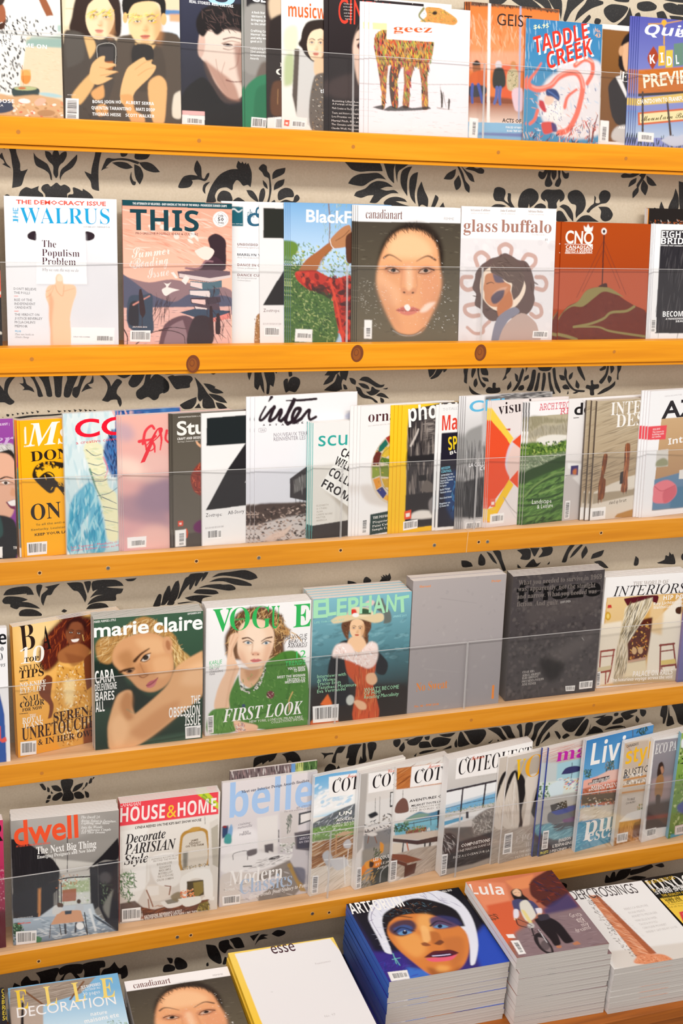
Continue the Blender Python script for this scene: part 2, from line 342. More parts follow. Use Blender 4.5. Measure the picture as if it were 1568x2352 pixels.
318.3 -649.7 323.8 -651.5 320.7 -653.9
328.0 -647.9 333.4 -650.1 330.5 -653.4
348.4 -648.0 353.9 -649.8 351.0 -652.3
366.9 -648.5 375.1 -650.4 369.9 -652.8
378.7 -648.4 383.4 -650.0 380.2 -652.7
386.5 -648.7 393.1 -650.1 389.6 -652.5
397.3 -647.7 403.1 -649.5 399.9 -653.2
406.9 -647.5 413.6 -649.4 409.7 -652.9
417.3 -647.8 423.0 -650.1 419.4 -653.4
425.7 -649.1 431.3 -650.7 428.2 -653.4
434.5 -649.4 439.7 -651.0 436.6 -653.0
571.5 -573.1 601.9 -575.7 593.2 -584.1 571.5 -584.8
599.7 -573.5 628.2 -574.0 623.9 -583.6 610.7 -584.4 596.5 -583.1
577.5 -590.2 599.8 -588.1 621.7 -588.9 627.2 -595.4 621.7 -603.9 620.6 -611.4 604.2 -613.2 594.3 -614.1 586.7 -605.3
569.3 -592.2 578.0 -598.7 581.0 -609.5 577.9 -618.0 569.2 -622.1
661.3 -574.6 673.6 -574.8 673.6 -583.4 668.1 -587.2 661.8 -583.2
630.5 -591.2 639.3 -600.0 648.3 -611.0 657.2 -624.2 668.5 -637.5 673.1 -652.4 648.5 -651.8 647.3 -633.7 641.8 -639.0 637.3 -632.4 637.2 -612.9
648.2 -604.1 661.6 -605.8 672.7 -611.5 670.5 -613.6 684.0 -619.3 689.0 -623.8 672.8 -624.5 661.7 -619.9
658.3 -624.2 672.9 -626.3 686.3 -631.4 696.6 -643.6 681.9 -641.1 668.4 -634.2
673.0 -641.5 686.5 -644.5 696.7 -653.5 679.8 -654.1
605.3 -642.4 617.4 -636.2 634.6 -630.1 634.0 -640.9 626.3 -651.6 615.2 -653.5 608.6 -652.2 602.0 -645.5
630.7 -651.7 639.5 -642.2 644.0 -652.1
730.3 -575.7 735.3 -578.0 732.0 -581.2
738.0 -574.8 747.8 -576.0 744.5 -589.0 741.3 -599.9 737.8 -591.1
752.3 -575.0 763.7 -575.2 766.2 -589.4 769.8 -602.6 772.5 -626.9 767.8 -620.2 763.1 -609.1 758.7 -619.5 751.7 -613.2 751.4 -593.5
770.5 -575.3 796.9 -575.7 797.1 -587.8 791.3 -583.3 793.8 -596.5 790.7 -614.1 783.7 -609.5 781.7 -627.1 776.7 -627.0 776.8 -607.2
821.1 -576.1 827.0 -581.7 829.6 -591.7 822.7 -593.8
840.9 -576.5 852.7 -583.3 849.2 -584.3
811.3 -605.7 814.7 -599.1 820.5 -598.8 820.7 -608.1 825.1 -598.2 834.3 -594.6 844.9 -599.7 845.9 -610.8 837.3 -625.0 828.0 -623.7 823.3 -622.5 816.4 -625.7
905.5 -578.6 929.9 -577.9 930.2 -585.7 919.0 -594.5 914.6 -605.5 895.8 -612.3 900.3 -603.0 911.9 -594.3 897.6 -593.0 906.8 -584.2
930.4 -594.7 931.4 -624.3 897.3 -623.1 905.4 -616.5 919.4 -607.9
902.5 -575.4 923.8 -575.8 921.9 -590.2 915.2 -603.5 905.9 -610.0 895.3 -612.0 899.8 -604.3 910.1 -592.2 898.2 -592.0 905.1 -583.3
931.0 -575.9 946.5 -577.3 948.1 -589.6 943.9 -605.2 937.8 -601.7 934.5 -610.6 936.0 -621.9 932.5 -622.9 922.8 -619.3 922.9 -622.7 896.8 -623.2 908.4 -614.5 920.0 -605.8 925.4 -589.2 931.7 -597.1
950.9 -599.3 958.1 -599.9 965.5 -605.6 964.6 -613.5 956.0 -609.9
972.7 -604.2 979.7 -598.0 991.8 -598.3 1004.3 -606.4 1019.2 -614.6 1029.0 -613.7 1025.5 -618.9 1019.5 -620.3 1009.6 -619.0 992.3 -609.6
970.5 -610.2 982.6 -611.2 992.5 -616.3 995.7 -623.2 980.5 -619.5
965.9 -616.9 975.7 -620.5 983.4 -632.0 1000.7 -639.2 1013.2 -647.5 1015.3 -651.4 1009.7 -650.8 1000.8 -643.8 981.2 -639.9 970.0 -629.4
988.1 -627.6 997.8 -626.7 1001.1 -617.7 1009.8 -623.5 1019.2 -626.0 1010.2 -633.8 998.1 -635.7
1010.3 -636.0 1019.9 -631.0 1029.8 -634.2 1040.1 -643.6 1030.1 -641.1 1017.7 -638.5
1019.8 -640.1 1027.8 -644.4 1028.5 -650.8 1021.9 -650.7
1024.5 -622.7 1036.6 -620.7 1033.1 -624.5
938.1 -611.8 944.2 -614.2 948.0 -622.1 940.8 -622.0
1125.1 -575.6 1146.5 -576.0 1137.3 -594.2 1128.9 -602.0 1126.0 -593.9
1149.0 -576.0 1170.5 -576.4 1166.0 -587.8 1159.9 -592.3 1158.4 -586.5 1147.7 -600.1 1132.9 -605.5 1130.3 -603.2 1139.9 -594.2
1208.2 -574.6 1215.9 -575.9 1215.4 -588.6 1214.5 -595.6 1214.4 -616.4 1207.8 -612.8 1207.6 -600.1 1205.2 -588.4
1219.8 -620.0 1226.7 -628.4 1240.1 -636.8 1252.0 -640.6 1229.9 -638.9 1221.7 -630.6
1231.5 -578.5 1233.4 -588.9 1226.6 -605.1 1223.8 -600.4 1224.3 -586.5
1236.4 -575.1 1241.7 -576.3 1241.6 -596.0 1247.7 -611.3 1258.6 -619.7 1253.7 -625.4 1243.9 -612.4 1237.6 -593.7
1243.2 -579.8 1255.0 -582.3 1262.0 -591.8 1263.3 -599.9 1248.1 -597.3
1248.5 -603.6 1261.6 -605.7 1265.2 -613.3 1254.2 -611.4
1235.7 -605.2 1239.5 -617.0 1234.3 -625.0 1230.0 -619.1 1230.8 -609.8
1274.8 -616.5 1281.8 -616.7 1282.4 -626.1 1291.6 -626.3 1293.4 -634.6 1284.5 -637.9 1263.6 -637.4 1259.3 -631.4 1265.4 -624.5 1274.6 -627.1
1308.2 -579.7 1325.0 -576.5 1317.6 -583.4 1313.0 -592.7 1305.6 -599.6 1306.0 -606.6 1296.4 -611.6 1300.6 -604.2 1303.3 -597.2 1304.8 -587.8
1325.1 -596.4 1333.4 -602.4 1334.3 -615.4 1328.8 -611.8
1342.8 -585.7 1347.2 -590.9 1342.0 -612.0 1336.3 -624.9 1328.9 -633.0 1321.1 -635.2 1334.2 -614.2 1338.4 -597.8
1317.0 -612.7 1319.1 -624.5 1310.4 -632.6 1309.3 -624.3
1358.4 -600.1 1359.0 -607.6 1347.4 -614.0 1349.5 -605.1
1337.6 -624.9 1346.7 -622.0 1349.8 -628.7 1344.8 -633.4 1336.2 -632.0
1351.5 -576.9 1360.8 -577.0 1355.9 -584.0 1351.5 -595.7
1367.1 -591.2 1375.1 -591.4 1375.1 -610.3 1368.8 -633.9 1355.5 -633.6 1363.5 -614.8
1380.9 -597.4 1386.2 -597.5 1385.0 -617.6 1382.2 -634.2 1374.2 -634.0 1378.2 -615.1
1392.9 -597.6 1398.3 -597.7 1400.6 -610.8 1397.0 -634.5 1391.6 -634.4 1392.6 -610.7
1377.9 -582.0 1380.7 -576.1 1410.1 -576.6 1414.6 -582.6 1408.6 -592.0 1395.3 -593.6 1384.4 -591.1
1405.0 -597.8 1410.3 -596.7 1414.7 -618.2 1426.0 -642.4 1417.8 -642.2 1411.5 -630.1
1415.2 -589.7 1421.7 -587.4 1426.3 -611.3 1439.2 -637.9 1436.8 -641.4 1424.9 -628.0
1432.3 -601.9 1444.7 -604.5 1447.7 -614.1 1437.2 -612.7
1442.4 -627.2 1450.2 -622.6 1457.4 -627.5 1460.7 -633.6 1447.0 -633.3
1445.9 -585.5 1450.8 -595.1 1451.9 -609.4 1462.6 -624.0 1474.4 -633.9 1498.0 -636.8 1496.9 -640.4 1474.7 -638.2 1457.3 -626.3 1444.5 -602.1
1465.9 -596.5 1464.1 -608.5 1457.7 -613.1 1456.9 -603.5
1475.4 -613.5 1484.0 -624.5 1482.5 -632.9 1474.4 -627.9
1473.9 -577.6 1481.1 -582.5 1487.5 -593.3 1497.3 -612.7 1496.3 -616.3 1485.7 -605.3 1476.3 -590.7
1456.8 -635.9 1458.7 -643.1 1454.7 -644.3
1468.2 -642.2 1480.2 -637.6 1483.1 -640.1 1475.2 -643.5
1511.5 -616.6 1516.9 -615.5 1519.0 -624.0 1531.5 -624.3 1532.2 -632.7 1521.4 -636.1 1522.4 -647.1 1512.6 -646.8 1510.3 -635.9 1500.3 -632.0 1502.5 -624.9 1512.3 -626.3
1549.5 -576.3 1554.0 -580.0 1552.0 -604.1 1539.7 -623.2 1532.4 -618.2 1546.2 -601.6
1555.4 -580.0 1567.2 -587.5 1565.3 -597.1 1560.1 -601.8 1557.7 -589.7
1531.4 -591.7 1545.9 -582.3 1546.6 -590.7 1534.5 -595.4
1554.3 -605.4 1562.2 -609.1 1562.9 -616.4 1557.9 -623.1 1552.8 -613.8
1574.9 -579.1 1584.8 -580.5 1584.5 -592.6 1579.8 -602.2 1581.0 -615.6 1576.7 -614.3 1576.5 -597.3
1572.8 -617.8 1572.3 -627.5 1557.8 -638.2 1536.2 -646.2 1529.2 -646.0 1543.6 -635.4 1559.7 -628.5
257.9 -1001.2 264.4 -991.8 279.1 -987.4 302.0 -986.9 310.3 -993.1 315.2 -1004.6 301.6 -1003.5 301.7 -1001.3 276.6 -1002.0
255.6 -1012.0 262.0 -1004.8 276.5 -1004.9 293.1 -1008.4 303.5 -1013.7 291.8 -1017.2 305.4 -1019.4 320.0 -1027.3 326.2 -1033.4 305.2 -1029.4 288.4 -1026.9 282.1 -1030.9 270.7 -1025.5 269.9 -1019.9 259.5 -1018.3
286.0 -1040.1 290.4 -1033.8 303.0 -1032.1 317.7 -1035.6 329.1 -1044.2 327.9 -1048.1 288.0 -1045.2
320.9 -986.2 331.5 -987.0 328.0 -998.9 325.6 -1011.0 320.7 -998.4
335.6 -990.6 365.4 -986.2 354.5 -996.5 347.9 -1007.2 339.4 -1008.7 332.6 -1028.3 328.6 -1019.1 330.0 -1005.8 341.8 -995.5
378.2 -986.0 406.0 -987.0 412.3 -1001.0 416.3 -1017.1 412.9 -1028.1 407.7 -1016.4 399.3 -1004.5 390.7 -1001.6
411.4 -986.3 424.4 -986.2 423.1 -999.6 418.6 -1010.5
428.7 -986.5 471.1 -986.3 484.2 -992.9 489.0 -1000.1 455.7 -999.8 438.2 -1003.0 428.4 -1006.7
422.8 -1019.9 429.4 -1011.3 444.8 -999.0 464.4 -1002.3 488.5 -1005.7 484.0 -1014.5 474.1 -1017.1 472.9 -1028.4 455.4 -1028.1 435.7 -1028.8 417.2 -1033.4 424.9 -1023.4 438.0 -1016.5 450.0 -1015.2 433.7 -1015.1
414.9 -1041.9 422.6 -1033.4 437.9 -1030.6 453.1 -1034.1 459.1 -1041.4 435.5 -1042.4
366.8 -1042.4 371.8 -1038.3 378.2 -1042.2 372.8 -1045.2
492.0 -986.7 515.2 -986.1 508.5 -991.3 497.5 -991.2
548.3 -1047.2 554.0 -1031.5 559.6 -1022.7 564.6 -1024.3 563.0 -1038.0 561.8 -1047.1
564.1 -1046.1 569.8 -1022.4 579.9 -1006.6 583.3 -1014.2 582.2 -1023.3 590.8 -1005.6 590.8 -1044.9 575.4 -1045.9 579.5 -1037.0
547.4 -1046.7 553.1 -1033.3 559.9 -1023.5 565.0 -1025.0 563.2 -1038.7 561.4 -1046.7
563.2 -1045.7 570.0 -1025.4 576.8 -1008.7 581.8 -1007.4 583.6 -1019.6 592.6 -1000.7 599.4 -997.3 601.7 -1009.4 599.4 -1025.4 592.6 -1038.8 579.0 -1044.6 581.3 -1033.2 572.2 -1045.2
596.7 -1036.8 604.0 -1016.5 613.0 -994.1 619.8 -990.5 624.4 -985.7 647.2 -985.1 651.8 -987.7 642.7 -1001.0 635.9 -1012.0 632.5 -1009.5 635.8 -998.1 624.5 -1018.1 621.1 -1016.7 622.2 -1006.4 608.5 -1021.5 601.7 -1033.7
651.8 -985.4 661.0 -984.9 654.2 -996.0 646.2 -1003.5
668.0 -996.3 681.8 -988.8 707.3 -987.1 737.7 -985.8 759.0 -995.6 764.4 -1004.2 747.4 -1007.6 721.5 -999.8 691.1 -994.1
662.3 -1005.2 679.6 -999.1 702.8 -999.6 730.9 -1006.4 751.1 -1016.1 751.8 -1020.4 731.1 -1018.1 714.6 -1014.5 691.2 -1005.8
640.0 -1016.5 656.6 -1011.3 684.3 -1011.1 691.3 -1012.8 707.6 -1014.0 717.0 -1020.6 717.1 -1025.3 703.1 -1026.5 679.8 -1021.2 656.6 -1015.9
630.2 -1025.5 638.2 -1019.2 661.2 -1020.5 677.5 -1024.5 682.6 -1030.8 670.6 -1032.2 645.2 -1029.0
612.0 -1034.5 629.1 -1031.2 647.5 -1031.5 670.6 -1035.7 649.8 -1038.7 647.6 -1050.2 636.0 -1043.4 624.6 -1041.4
597.2 -1044.3 615.4 -1042.9 633.7 -1044.4 599.5 -1046.3
961.8 -1024.8 975.6 -1028.3 984.6 -1033.8 963.3 -1033.4
998.4 -1033.6 998.0 -1023.9 1004.2 -1019.5 1014.6 -1027.6 1011.0 -1033.9
1032.5 -1033.0 1038.5 -1025.7 1035.7 -1019.4 1042.3 -1023.5 1040.7 -1017.3 1047.3 -1021.9 1047.1 -1016.6 1052.3 -1020.6 1055.9 -1014.8 1060.2 -1026.1 1056.6 -1031.9 1074.6 -1033.8 1041.4 -1034.5
1223.5 -999.1 1245.7 -1004.8 1251.5 -1014.0 1227.6 -1014.3
1223.9 -999.2 1240.5 -1002.0 1251.8 -1014.3 1229.0 -1014.3
1269.6 -986.6 1280.3 -999.8 1280.0 -1013.0 1265.8 -1012.0 1264.8 -995.4
1282.8 -983.5 1294.6 -989.2 1308.2 -1008.3 1310.4 -1013.5 1299.2 -1006.1
1297.7 -982.8 1315.6 -984.0 1322.2 -1002.7 1332.9 -1028.3 1325.7 -1029.5 1313.4 -1005.4
1357.0 -985.1 1387.7 -983.8 1392.5 -1000.8 1387.6 -1008.8 1367.4 -1005.8 1370.4 -996.0
1389.4 -982.3 1413.2 -983.8 1403.5 -1001.6 1399.8 -1001.3
1416.9 -984.1 1444.4 -983.5 1442.0 -1000.8 1411.1 -1005.4 1421.2 -992.7
1361.0 -1017.0 1370.7 -1026.0 1361.5 -1025.4
1379.7 -1025.0 1389.8 -1014.0 1400.3 -1008.0 1408.4 -1018.7 1419.2 -1016.0 1409.0 -1026.1
1441.3 -1015.9 1440.0 -1022.5 1434.4 -1022.8
1488.8 -983.1 1501.8 -982.9 1488.3 -1000.6 1482.4 -1020.4 1471.3 -1020.3 1477.3 -1003.2
1516.7 -982.9 1522.5 -984.2 1503.6 -1005.0 1491.1 -1012.6 1499.3 -997.9
1530.2 -986.4 1536.2 -1000.4 1523.3 -1016.5 1520.3 -1002.7
1578.5 -999.1 1572.1 -1013.0 1546.0 -1018.0 1550.7 -1006.4
1554.2 -1025.4 1573.1 -1024.0 1593.8 -1041.9 1582.2 -1041.1
1663.0 -1019.2 1671.5 -1026.7 1670.9 -1040.5 1659.9 -1039.7
1721.7 -1038.8 1740.9 -1033.2 1743.8 -1022.9 1751.9 -1025.2 1752.8 -1014.8 1759.6 -1022.2 1763.4 -1020.7 1771.0 -1037.0 1770.0 -1045.7 1725.8 -1040.8
1786.0 -1027.5 1790.5 -1020.8 1797.2 -1038.8 1789.0 -1036.5
360.6 -1394.6 381.6 -1396.2 382.6 -1407.1 377.9 -1418.6 383.3 -1429.0 382.0 -1440.9 360.9 -1439.9 363.4 -1423.8 359.3 -1406.4
339.5 -1404.9 351.6 -1405.4 360.2 -1416.2 355.7 -1419.2 344.8 -1415.2
403.7 -1406.4 400.3 -1414.4 389.0 -1422.5 381.1 -1423.8 386.9 -1411.3
341.1 -1435.2 344.6 -1426.1 357.9 -1420.7 362.2 -1428.5 350.9 -1437.8
384.4 -1426.7 395.6 -1424.6 404.4 -1434.3 403.2 -1440.2 388.7 -1438.9
316.6 -1398.2 323.2 -1397.9 329.5 -1409.6 327.3 -1412.9 322.9 -1409.9
331.8 -1405.6 336.1 -1410.5 335.9 -1418.1 331.6 -1415.8
338.6 -1415.6 343.6 -1421.1 339.1 -1421.7
330.1 -1431.3 333.6 -1424.5 338.4 -1425.2 336.7 -1432.2
327.7 -1440.1 330.1 -1433.7 336.6 -1435.8 332.1 -1440.0
400.1 -1422.8 404.7 -1415.4 405.8 -1418.7
405.8 -1417.5 409.3 -1407.1 412.7 -1408.8 410.3 -1414.5
413.8 -1410.1 417.3 -1399.7 420.6 -1398.9 420.5 -1408.6
420.6 -1403.8 424.0 -1397.0 426.9 -1398.1
405.7 -1424.8 413.5 -1429.5 414.4 -1439.4 408.8 -1439.3
763.8 -1399.1 784.5 -1395.4 814.1 -1394.1 806.9 -1407.1 795.9 -1412.0 794.6 -1408.0 781.2 -1416.4 779.9 -1411.2 761.6 -1420.2
824.1 -1397.8 848.9 -1394.6 861.6 -1403.8 867.0 -1417.3 862.1 -1424.3 852.0 -1421.7 841.9 -1414.1 837.0 -1419.8 831.7 -1405.1
796.0 -1417.1 804.8 -1424.5 822.1 -1423.0 834.7 -1427.1 822.3 -1429.4 804.9 -1428.4
788.7 -1419.9 790.1 -1430.2 787.6 -1427.4
912.1 -1405.1 924.9 -1407.9 940.2 -1408.6 941.6 -1412.6 927.6 -1413.4 918.9 -1422.6 920.0 -1413.7
952.7 -1397.3 969.4 -1398.1 960.8 -1411.2 949.3 -1412.3 947.4 -1434.0 938.3 -1430.2 944.1 -1411.6
978.3 -1396.6 1006.8 -1397.5 999.5 -1410.8 994.9 -1428.4 992.8 -1443.7 974.6 -1441.4 978.0 -1426.2 971.5 -1425.4 973.7 -1412.8
1009.3 -1396.5 1015.9 -1397.3 1016.7 -1420.8 1018.7 -1439.2 1000.6 -1442.1 1005.2 -1424.5 1009.4 -1432.8
1021.0 -1396.7 1039.3 -1397.6 1041.2 -1410.8 1036.2 -1418.0 1031.6 -1435.7 1026.4 -1435.0 1023.1 -1416.4
923.3 -1442.5 933.3 -1433.5 946.3 -1440.3 949.1 -1448.4 954.0 -1440.0 958.1 -1447.0 923.6 -1451.6
1081.4 -1397.5 1097.2 -1396.8 1096.5 -1409.8 1087.4 -1413.9
1095.5 -1417.5 1107.0 -1407.2 1109.6 -1419.3 1102.5 -1427.6
1106.6 -1399.3 1119.9 -1398.3 1114.7 -1401.6
1113.4 -1402.7 1140.7 -1398.2 1141.4 -1412.7 1128.7 -1415.1
1132.5 -1440.6 1139.0 -1434.8 1136.6 -1442.4
1082.5 -1397.4 1097.1 -1397.9 1097.6 -1408.4 1089.9 -1414.8 1082.2 -1407.8
1106.7 -1404.3 1108.7 -1418.9 1103.7 -1427.0 1096.0 -1421.3 1097.8 -1413.6
1113.4 -1406.4 1134.3 -1397.1 1153.1 -1396.8 1145.6 -1409.0 1132.5 -1415.3 1120.4 -1413.3
1155.8 -1398.4 1168.7 -1397.3 1167.0 -1406.4 1158.9 -1405.4
1144.3 -1410.2 1159.1 -1409.3 1167.3 -1411.7 1174.7 -1424.4 1146.3 -1423.6
1172.8 -1415.0 1177.7 -1405.0 1193.9 -1403.0 1221.5 -1410.8 1214.0 -1422.7 1197.8 -1426.0 1178.7 -1424.9
1190.9 -1397.4 1231.7 -1397.0 1221.2 -1405.0 1204.8 -1404.3
1242.6 -1396.9 1248.2 -1398.9 1257.4 -1414.7 1269.3 -1429.4 1241.9 -1432.8 1238.2 -1415.0
1230.3 -1422.0 1235.3 -1412.0 1237.8 -1432.2 1232.2 -1431.6
1250.9 -1396.6 1300.6 -1397.2 1308.3 -1408.8 1299.6 -1425.1 1286.1 -1432.9 1271.9 -1427.1 1259.7 -1406.9
1201.0 -1434.3 1222.4 -1426.3 1222.7 -1433.0
1144.2 -1435.2 1154.8 -1431.2 1189.9 -1431.6 1176.6 -1435.3 1147.0 -1438.2
1310.4 -1397.0 1339.8 -1397.8 1352.2 -1415.4 1361.4 -1427.2 1353.1 -1430.3 1335.2 -1413.3
1345.3 -1397.1 1366.4 -1396.9 1374.6 -1412.6 1384.1 -1427.3 1367.0 -1426.6 1357.7 -1413.3
1314.0 -1432.2 1327.5 -1424.5 1319.6 -1432.9
1338.8 -1425.8 1343.3 -1430.4 1337.7 -1431.1
1385.1 -1400.4 1396.1 -1396.3 1400.3 -1415.7 1402.9 -1432.3 1395.6 -1430.0 1391.5 -1412.0
1408.9 -1396.5 1426.1 -1397.1 1423.2 -1415.7 1412.8 -1430.7 1405.9 -1434.0 1407.5 -1416.6
1433.5 -1400.7 1461.9 -1395.8 1443.2 -1415.4 1436.1 -1436.3 1423.0 -1453.8 1419.7 -1447.9 1429.3 -1421.9
1467.8 -1396.5 1494.0 -1398.2 1471.9 -1413.3 1453.2 -1432.9 1446.1 -1453.9 1437.4 -1454.2 1441.7 -1434.2
1469.7 -1422.6 1473.6 -1435.3 1459.8 -1444.6 1448.8 -1451.5 1456.7 -1441.5
1484.4 -1424.3 1496.4 -1429.9 1493.6 -1439.1
1132.3 -1440.3 1138.8 -1434.5 1135.0 -1440.6
1431.7 -1454.8 1440.2 -1453.1 1430.4 -1456.0
1484.0 -1423.6 1492.9 -1426.0 1502.1 -1439.4 1498.8 -1445.9 1490.7 -1435.3
1505.7 -1439.9 1516.8 -1433.0 1526.1 -1439.6 1512.0 -1446.1
1540.5 -1435.8 1553.6 -1415.3 1567.3 -1403.2 1573.6 -1408.0 1569.2 -1425.4 1555.9 -1443.2 1538.0 -1441.0
1503.1 -1406.7 1517.0 -1398.8 1563.9 -1397.3 1550.6 -1415.0 1534.2 -1430.9 1516.4 -1427.4 1505.2 -1415.2
1567.8 -1444.6 1581.4 -1429.6 1589.8 -1423.7 1608.5 -1432.8 1615.3 -1441.9 1579.6 -1443.2
1617.8 -1436.7 1629.3 -1431.1 1659.3 -1429.9 1673.5 -1436.3 1638.8 -1436.4
1575.9 -1434.5 1580.1 -1414.3 1578.6 -1432.1
1582.0 -1402.1 1620.4 -1398.3 1606.0 -1404.9
1591.9 -1412.9 1611.8 -1402.8 1635.9 -1404.2 1636.8 -1414.0 1622.9 -1426.2 1604.6 -1422.7
1637.5 -1422.4 1645.8 -1413.6 1663.5 -1410.1 1666.2 -1422.9 1640.8 -1425.0
1641.3 -1397.9 1651.8 -1397.7 1650.9 -1404.5 1642.0 -1404.9
1659.6 -1399.9 1680.3 -1395.4 1703.0 -1395.1 1702.0 -1400.6 1684.3 -1405.5 1696.8 -1409.7 1676.4 -1418.5 1663.4 -1408.7
1710.7 -1396.0 1726.3 -1399.1 1728.7 -1407.8 1721.8 -1415.4 1713.5 -1408.9
1701.5 -1410.3 1711.7 -1421.2 1707.8 -1429.2 1701.1 -1422.8
1772.0 -1394.5 1785.8 -1393.2 1788.0 -1414.5 1782.8 -1439.3 1778.1 -1438.7 1776.6 -1424.5 1768.8 -1418.0
1790.6 -1395.1 1796.4 -1421.1 1803.0 -1424.7 1811.3 -1444.0 1789.8 -1447.2 1790.4 -1423.2
1798.4 -1394.6 1840.7 -1396.5 1846.1 -1446.6 1823.8 -1444.1 1811.6 -1417.2
1670.1 -1431.7 1676.8 -1439.5 1674.0 -1441.1
1220.9 138.6 1260.9 141.6 1246.2 130.1 1221.5 129.6
1264.0 141.8 1307.6 145.0 1333.9 131.2 1347.3 121.6 1321.7 123.8 1289.9 129.3
1310.7 145.3 1345.3 147.8 1359.6 127.8 1353.5 123.4 1333.5 136.5
1348.5 148.1 1377.0 150.2 1382.1 126.8 1380.1 110.7 1375.7 126.3 1365.9 128.3
1396.2 151.6 1434.7 154.5 1404.5 128.4 1393.1 108.9 1386.5 111.1 1391.2 132.7
1441.2 155.0 1474.1 152.1 1474.6 146.8 1449.2 136.9 1427.7 122.0 1412.5 108.9 1417.6 126.6 1432.4 143.7
1428.8 108.7 1443.8 124.5 1449.1 119.5 1438.6 108.1
1460.6 119.0 1472.3 117.1 1469.7 108.9 1458.1 109.4
1478.6 139.0 1494.2 148.2 1524.1 147.7 1534.5 143.1 1522.8 126.0 1503.9 113.9 1490.3 118.4 1479.5 128.4
1493.3 158.9 1536.1 162.1 1533.4 155.1 1506.9 154.5
1556.7 155.5 1583.2 160.2 1600.8 153.3 1598.2 145.0 1571.7 140.3 1556.1 144.6
1537.6 146.0 1546.3 125.0 1537.8 108.1 1510.9 110.3 1529.4 126.5
1552.1 133.5 1561.9 136.9 1566.3 126.4 1552.9 125.4
1602.1 139.8 1618.8 143.7 1630.6 128.1 1610.5 124.0
1633.2 136.5 1666.9 136.1 1678.7 128.7 1644.5 126.3
1617.4 157.2 1637.4 161.4 1665.1 152.5 1677.6 139.7 1643.1 140.0 1621.9 146.7
1606.2 167.3 1674.0 172.3 1674.9 164.2 1633.7 163.9
1651.3 159.7 1675.4 160.1 1676.1 153.3 1655.6 151.8
299.0 -1815.6 335.3 -1812.4 346.7 -1814.6 344.1 -1827.0 339.4 -1836.4 336.8 -1848.8 309.6 -1847.3 307.7 -1830.1
346.6 -1817.1 362.8 -1809.9 396.1 -1815.0 393.5 -1834.0 383.1 -1834.6 395.5 -1852.6 385.1 -1850.6 371.6 -1829.7 360.1 -1832.7 352.9 -1846.8 344.9 -1846.5 357.8 -1829.6 348.7 -1830.4
397.3 -1814.0 439.1 -1814.2 442.4 -1829.2 431.9 -1831.0 429.3 -1852.7 400.1 -1852.2 399.3 -1832.5
432.8 -1846.9 438.9 -1835.0 451.8 -1832.3 462.5 -1821.2 472.9 -1839.0 486.0 -1833.6 490.5 -1858.2 477.4 -1864.8 474.0 -1852.3 431.6 -1853.2
252.9 -1842.4 255.9 -1830.2 269.1 -1840.5 269.4 -1830.3 280.9 -1819.7 289.6 -1831.7 303.1 -1834.4 306.1 -1847.9 271.2 -1844.8
359.8 -1848.2 364.5 -1843.9 367.8 -1849.8
371.3 -1847.8 380.5 -1847.1 382.8 -1850.1
574.5 -1833.4 586.7 -1837.0 586.7 -1847.6 581.8 -1848.0
566.0 -1862.3 569.7 -1851.0 581.8 -1852.0 591.0 -1856.5 591.0 -1867.1 569.7 -1867.0
660.7 -1817.6 675.6 -1821.7 683.1 -1825.8 693.2 -1847.8 696.4 -1867.3 690.9 -1870.3 675.9 -1859.3 665.8 -1845.3
690.4 -1817.8 702.9 -1814.7 711.6 -1816.3 714.2 -1827.5 724.4 -1840.2 710.6 -1838.9 703.2 -1847.0 690.6 -1833.9
712.9 -1815.2 735.4 -1814.0 745.7 -1833.4 747.8 -1840.5 728.2 -1839.5 720.5 -1826.0
698.4 -1871.7 703.3 -1855.1 710.8 -1861.9 705.9 -1873.1
662.2 -1863.4 665.9 -1861.4 667.2 -1869.8 662.3 -1870.1
575.2 -1833.5 586.1 -1838.2 586.1 -1847.5 581.3 -1847.9
566.7 -1862.4 569.1 -1850.9 580.1 -1849.8 592.2 -1858.0 591.0 -1865.8 570.3 -1867.1
591.0 -1847.1 594.6 -1837.1 604.4 -1839.0 617.8 -1852.2 617.9 -1865.6 597.1 -1865.6
759.3 -1815.6 780.8 -1812.8 773.4 -1822.3 768.4 -1829.5
771.1 -1840.8 776.0 -1828.2 786.0 -1816.5 802.6 -1820.8 791.2 -1822.8 801.0 -1828.7 786.2 -1828.7 778.6 -1831.3
809.0 -1819.3 821.6 -1812.1 839.7 -1818.1 839.9 -1824.9 824.5 -1828.9
1654.8 -1820.6 1657.4 -1815.1 1667.6 -1825.6 1672.6 -1811.7 1680.3 -1811.5 1683.1 -1825.2 1694.1 -1809.3 1725.5 -1809.9 1720.7 -1825.4 1705.9 -1834.9 1656.2 -1837.0
1725.9 -1814.4 1751.0 -1812.5 1782.1 -1807.1 1789.3 -1815.7 1764.7 -1823.7 1733.5 -1827.5 1723.9 -1825.9
1715.3 -1834.9 1740.2 -1831.6 1772.6 -1839.9 1754.2 -1845.8 1718.6 -1837.0
1792.1 -1811.7 1814.2 -1809.2 1821.7 -1819.4 1812.2 -1820.9
1510.8 -1811.5 1532.1 -1814.4 1547.8 -1822.0 1547.1 -1832.1 1521.0 -1826.3"""
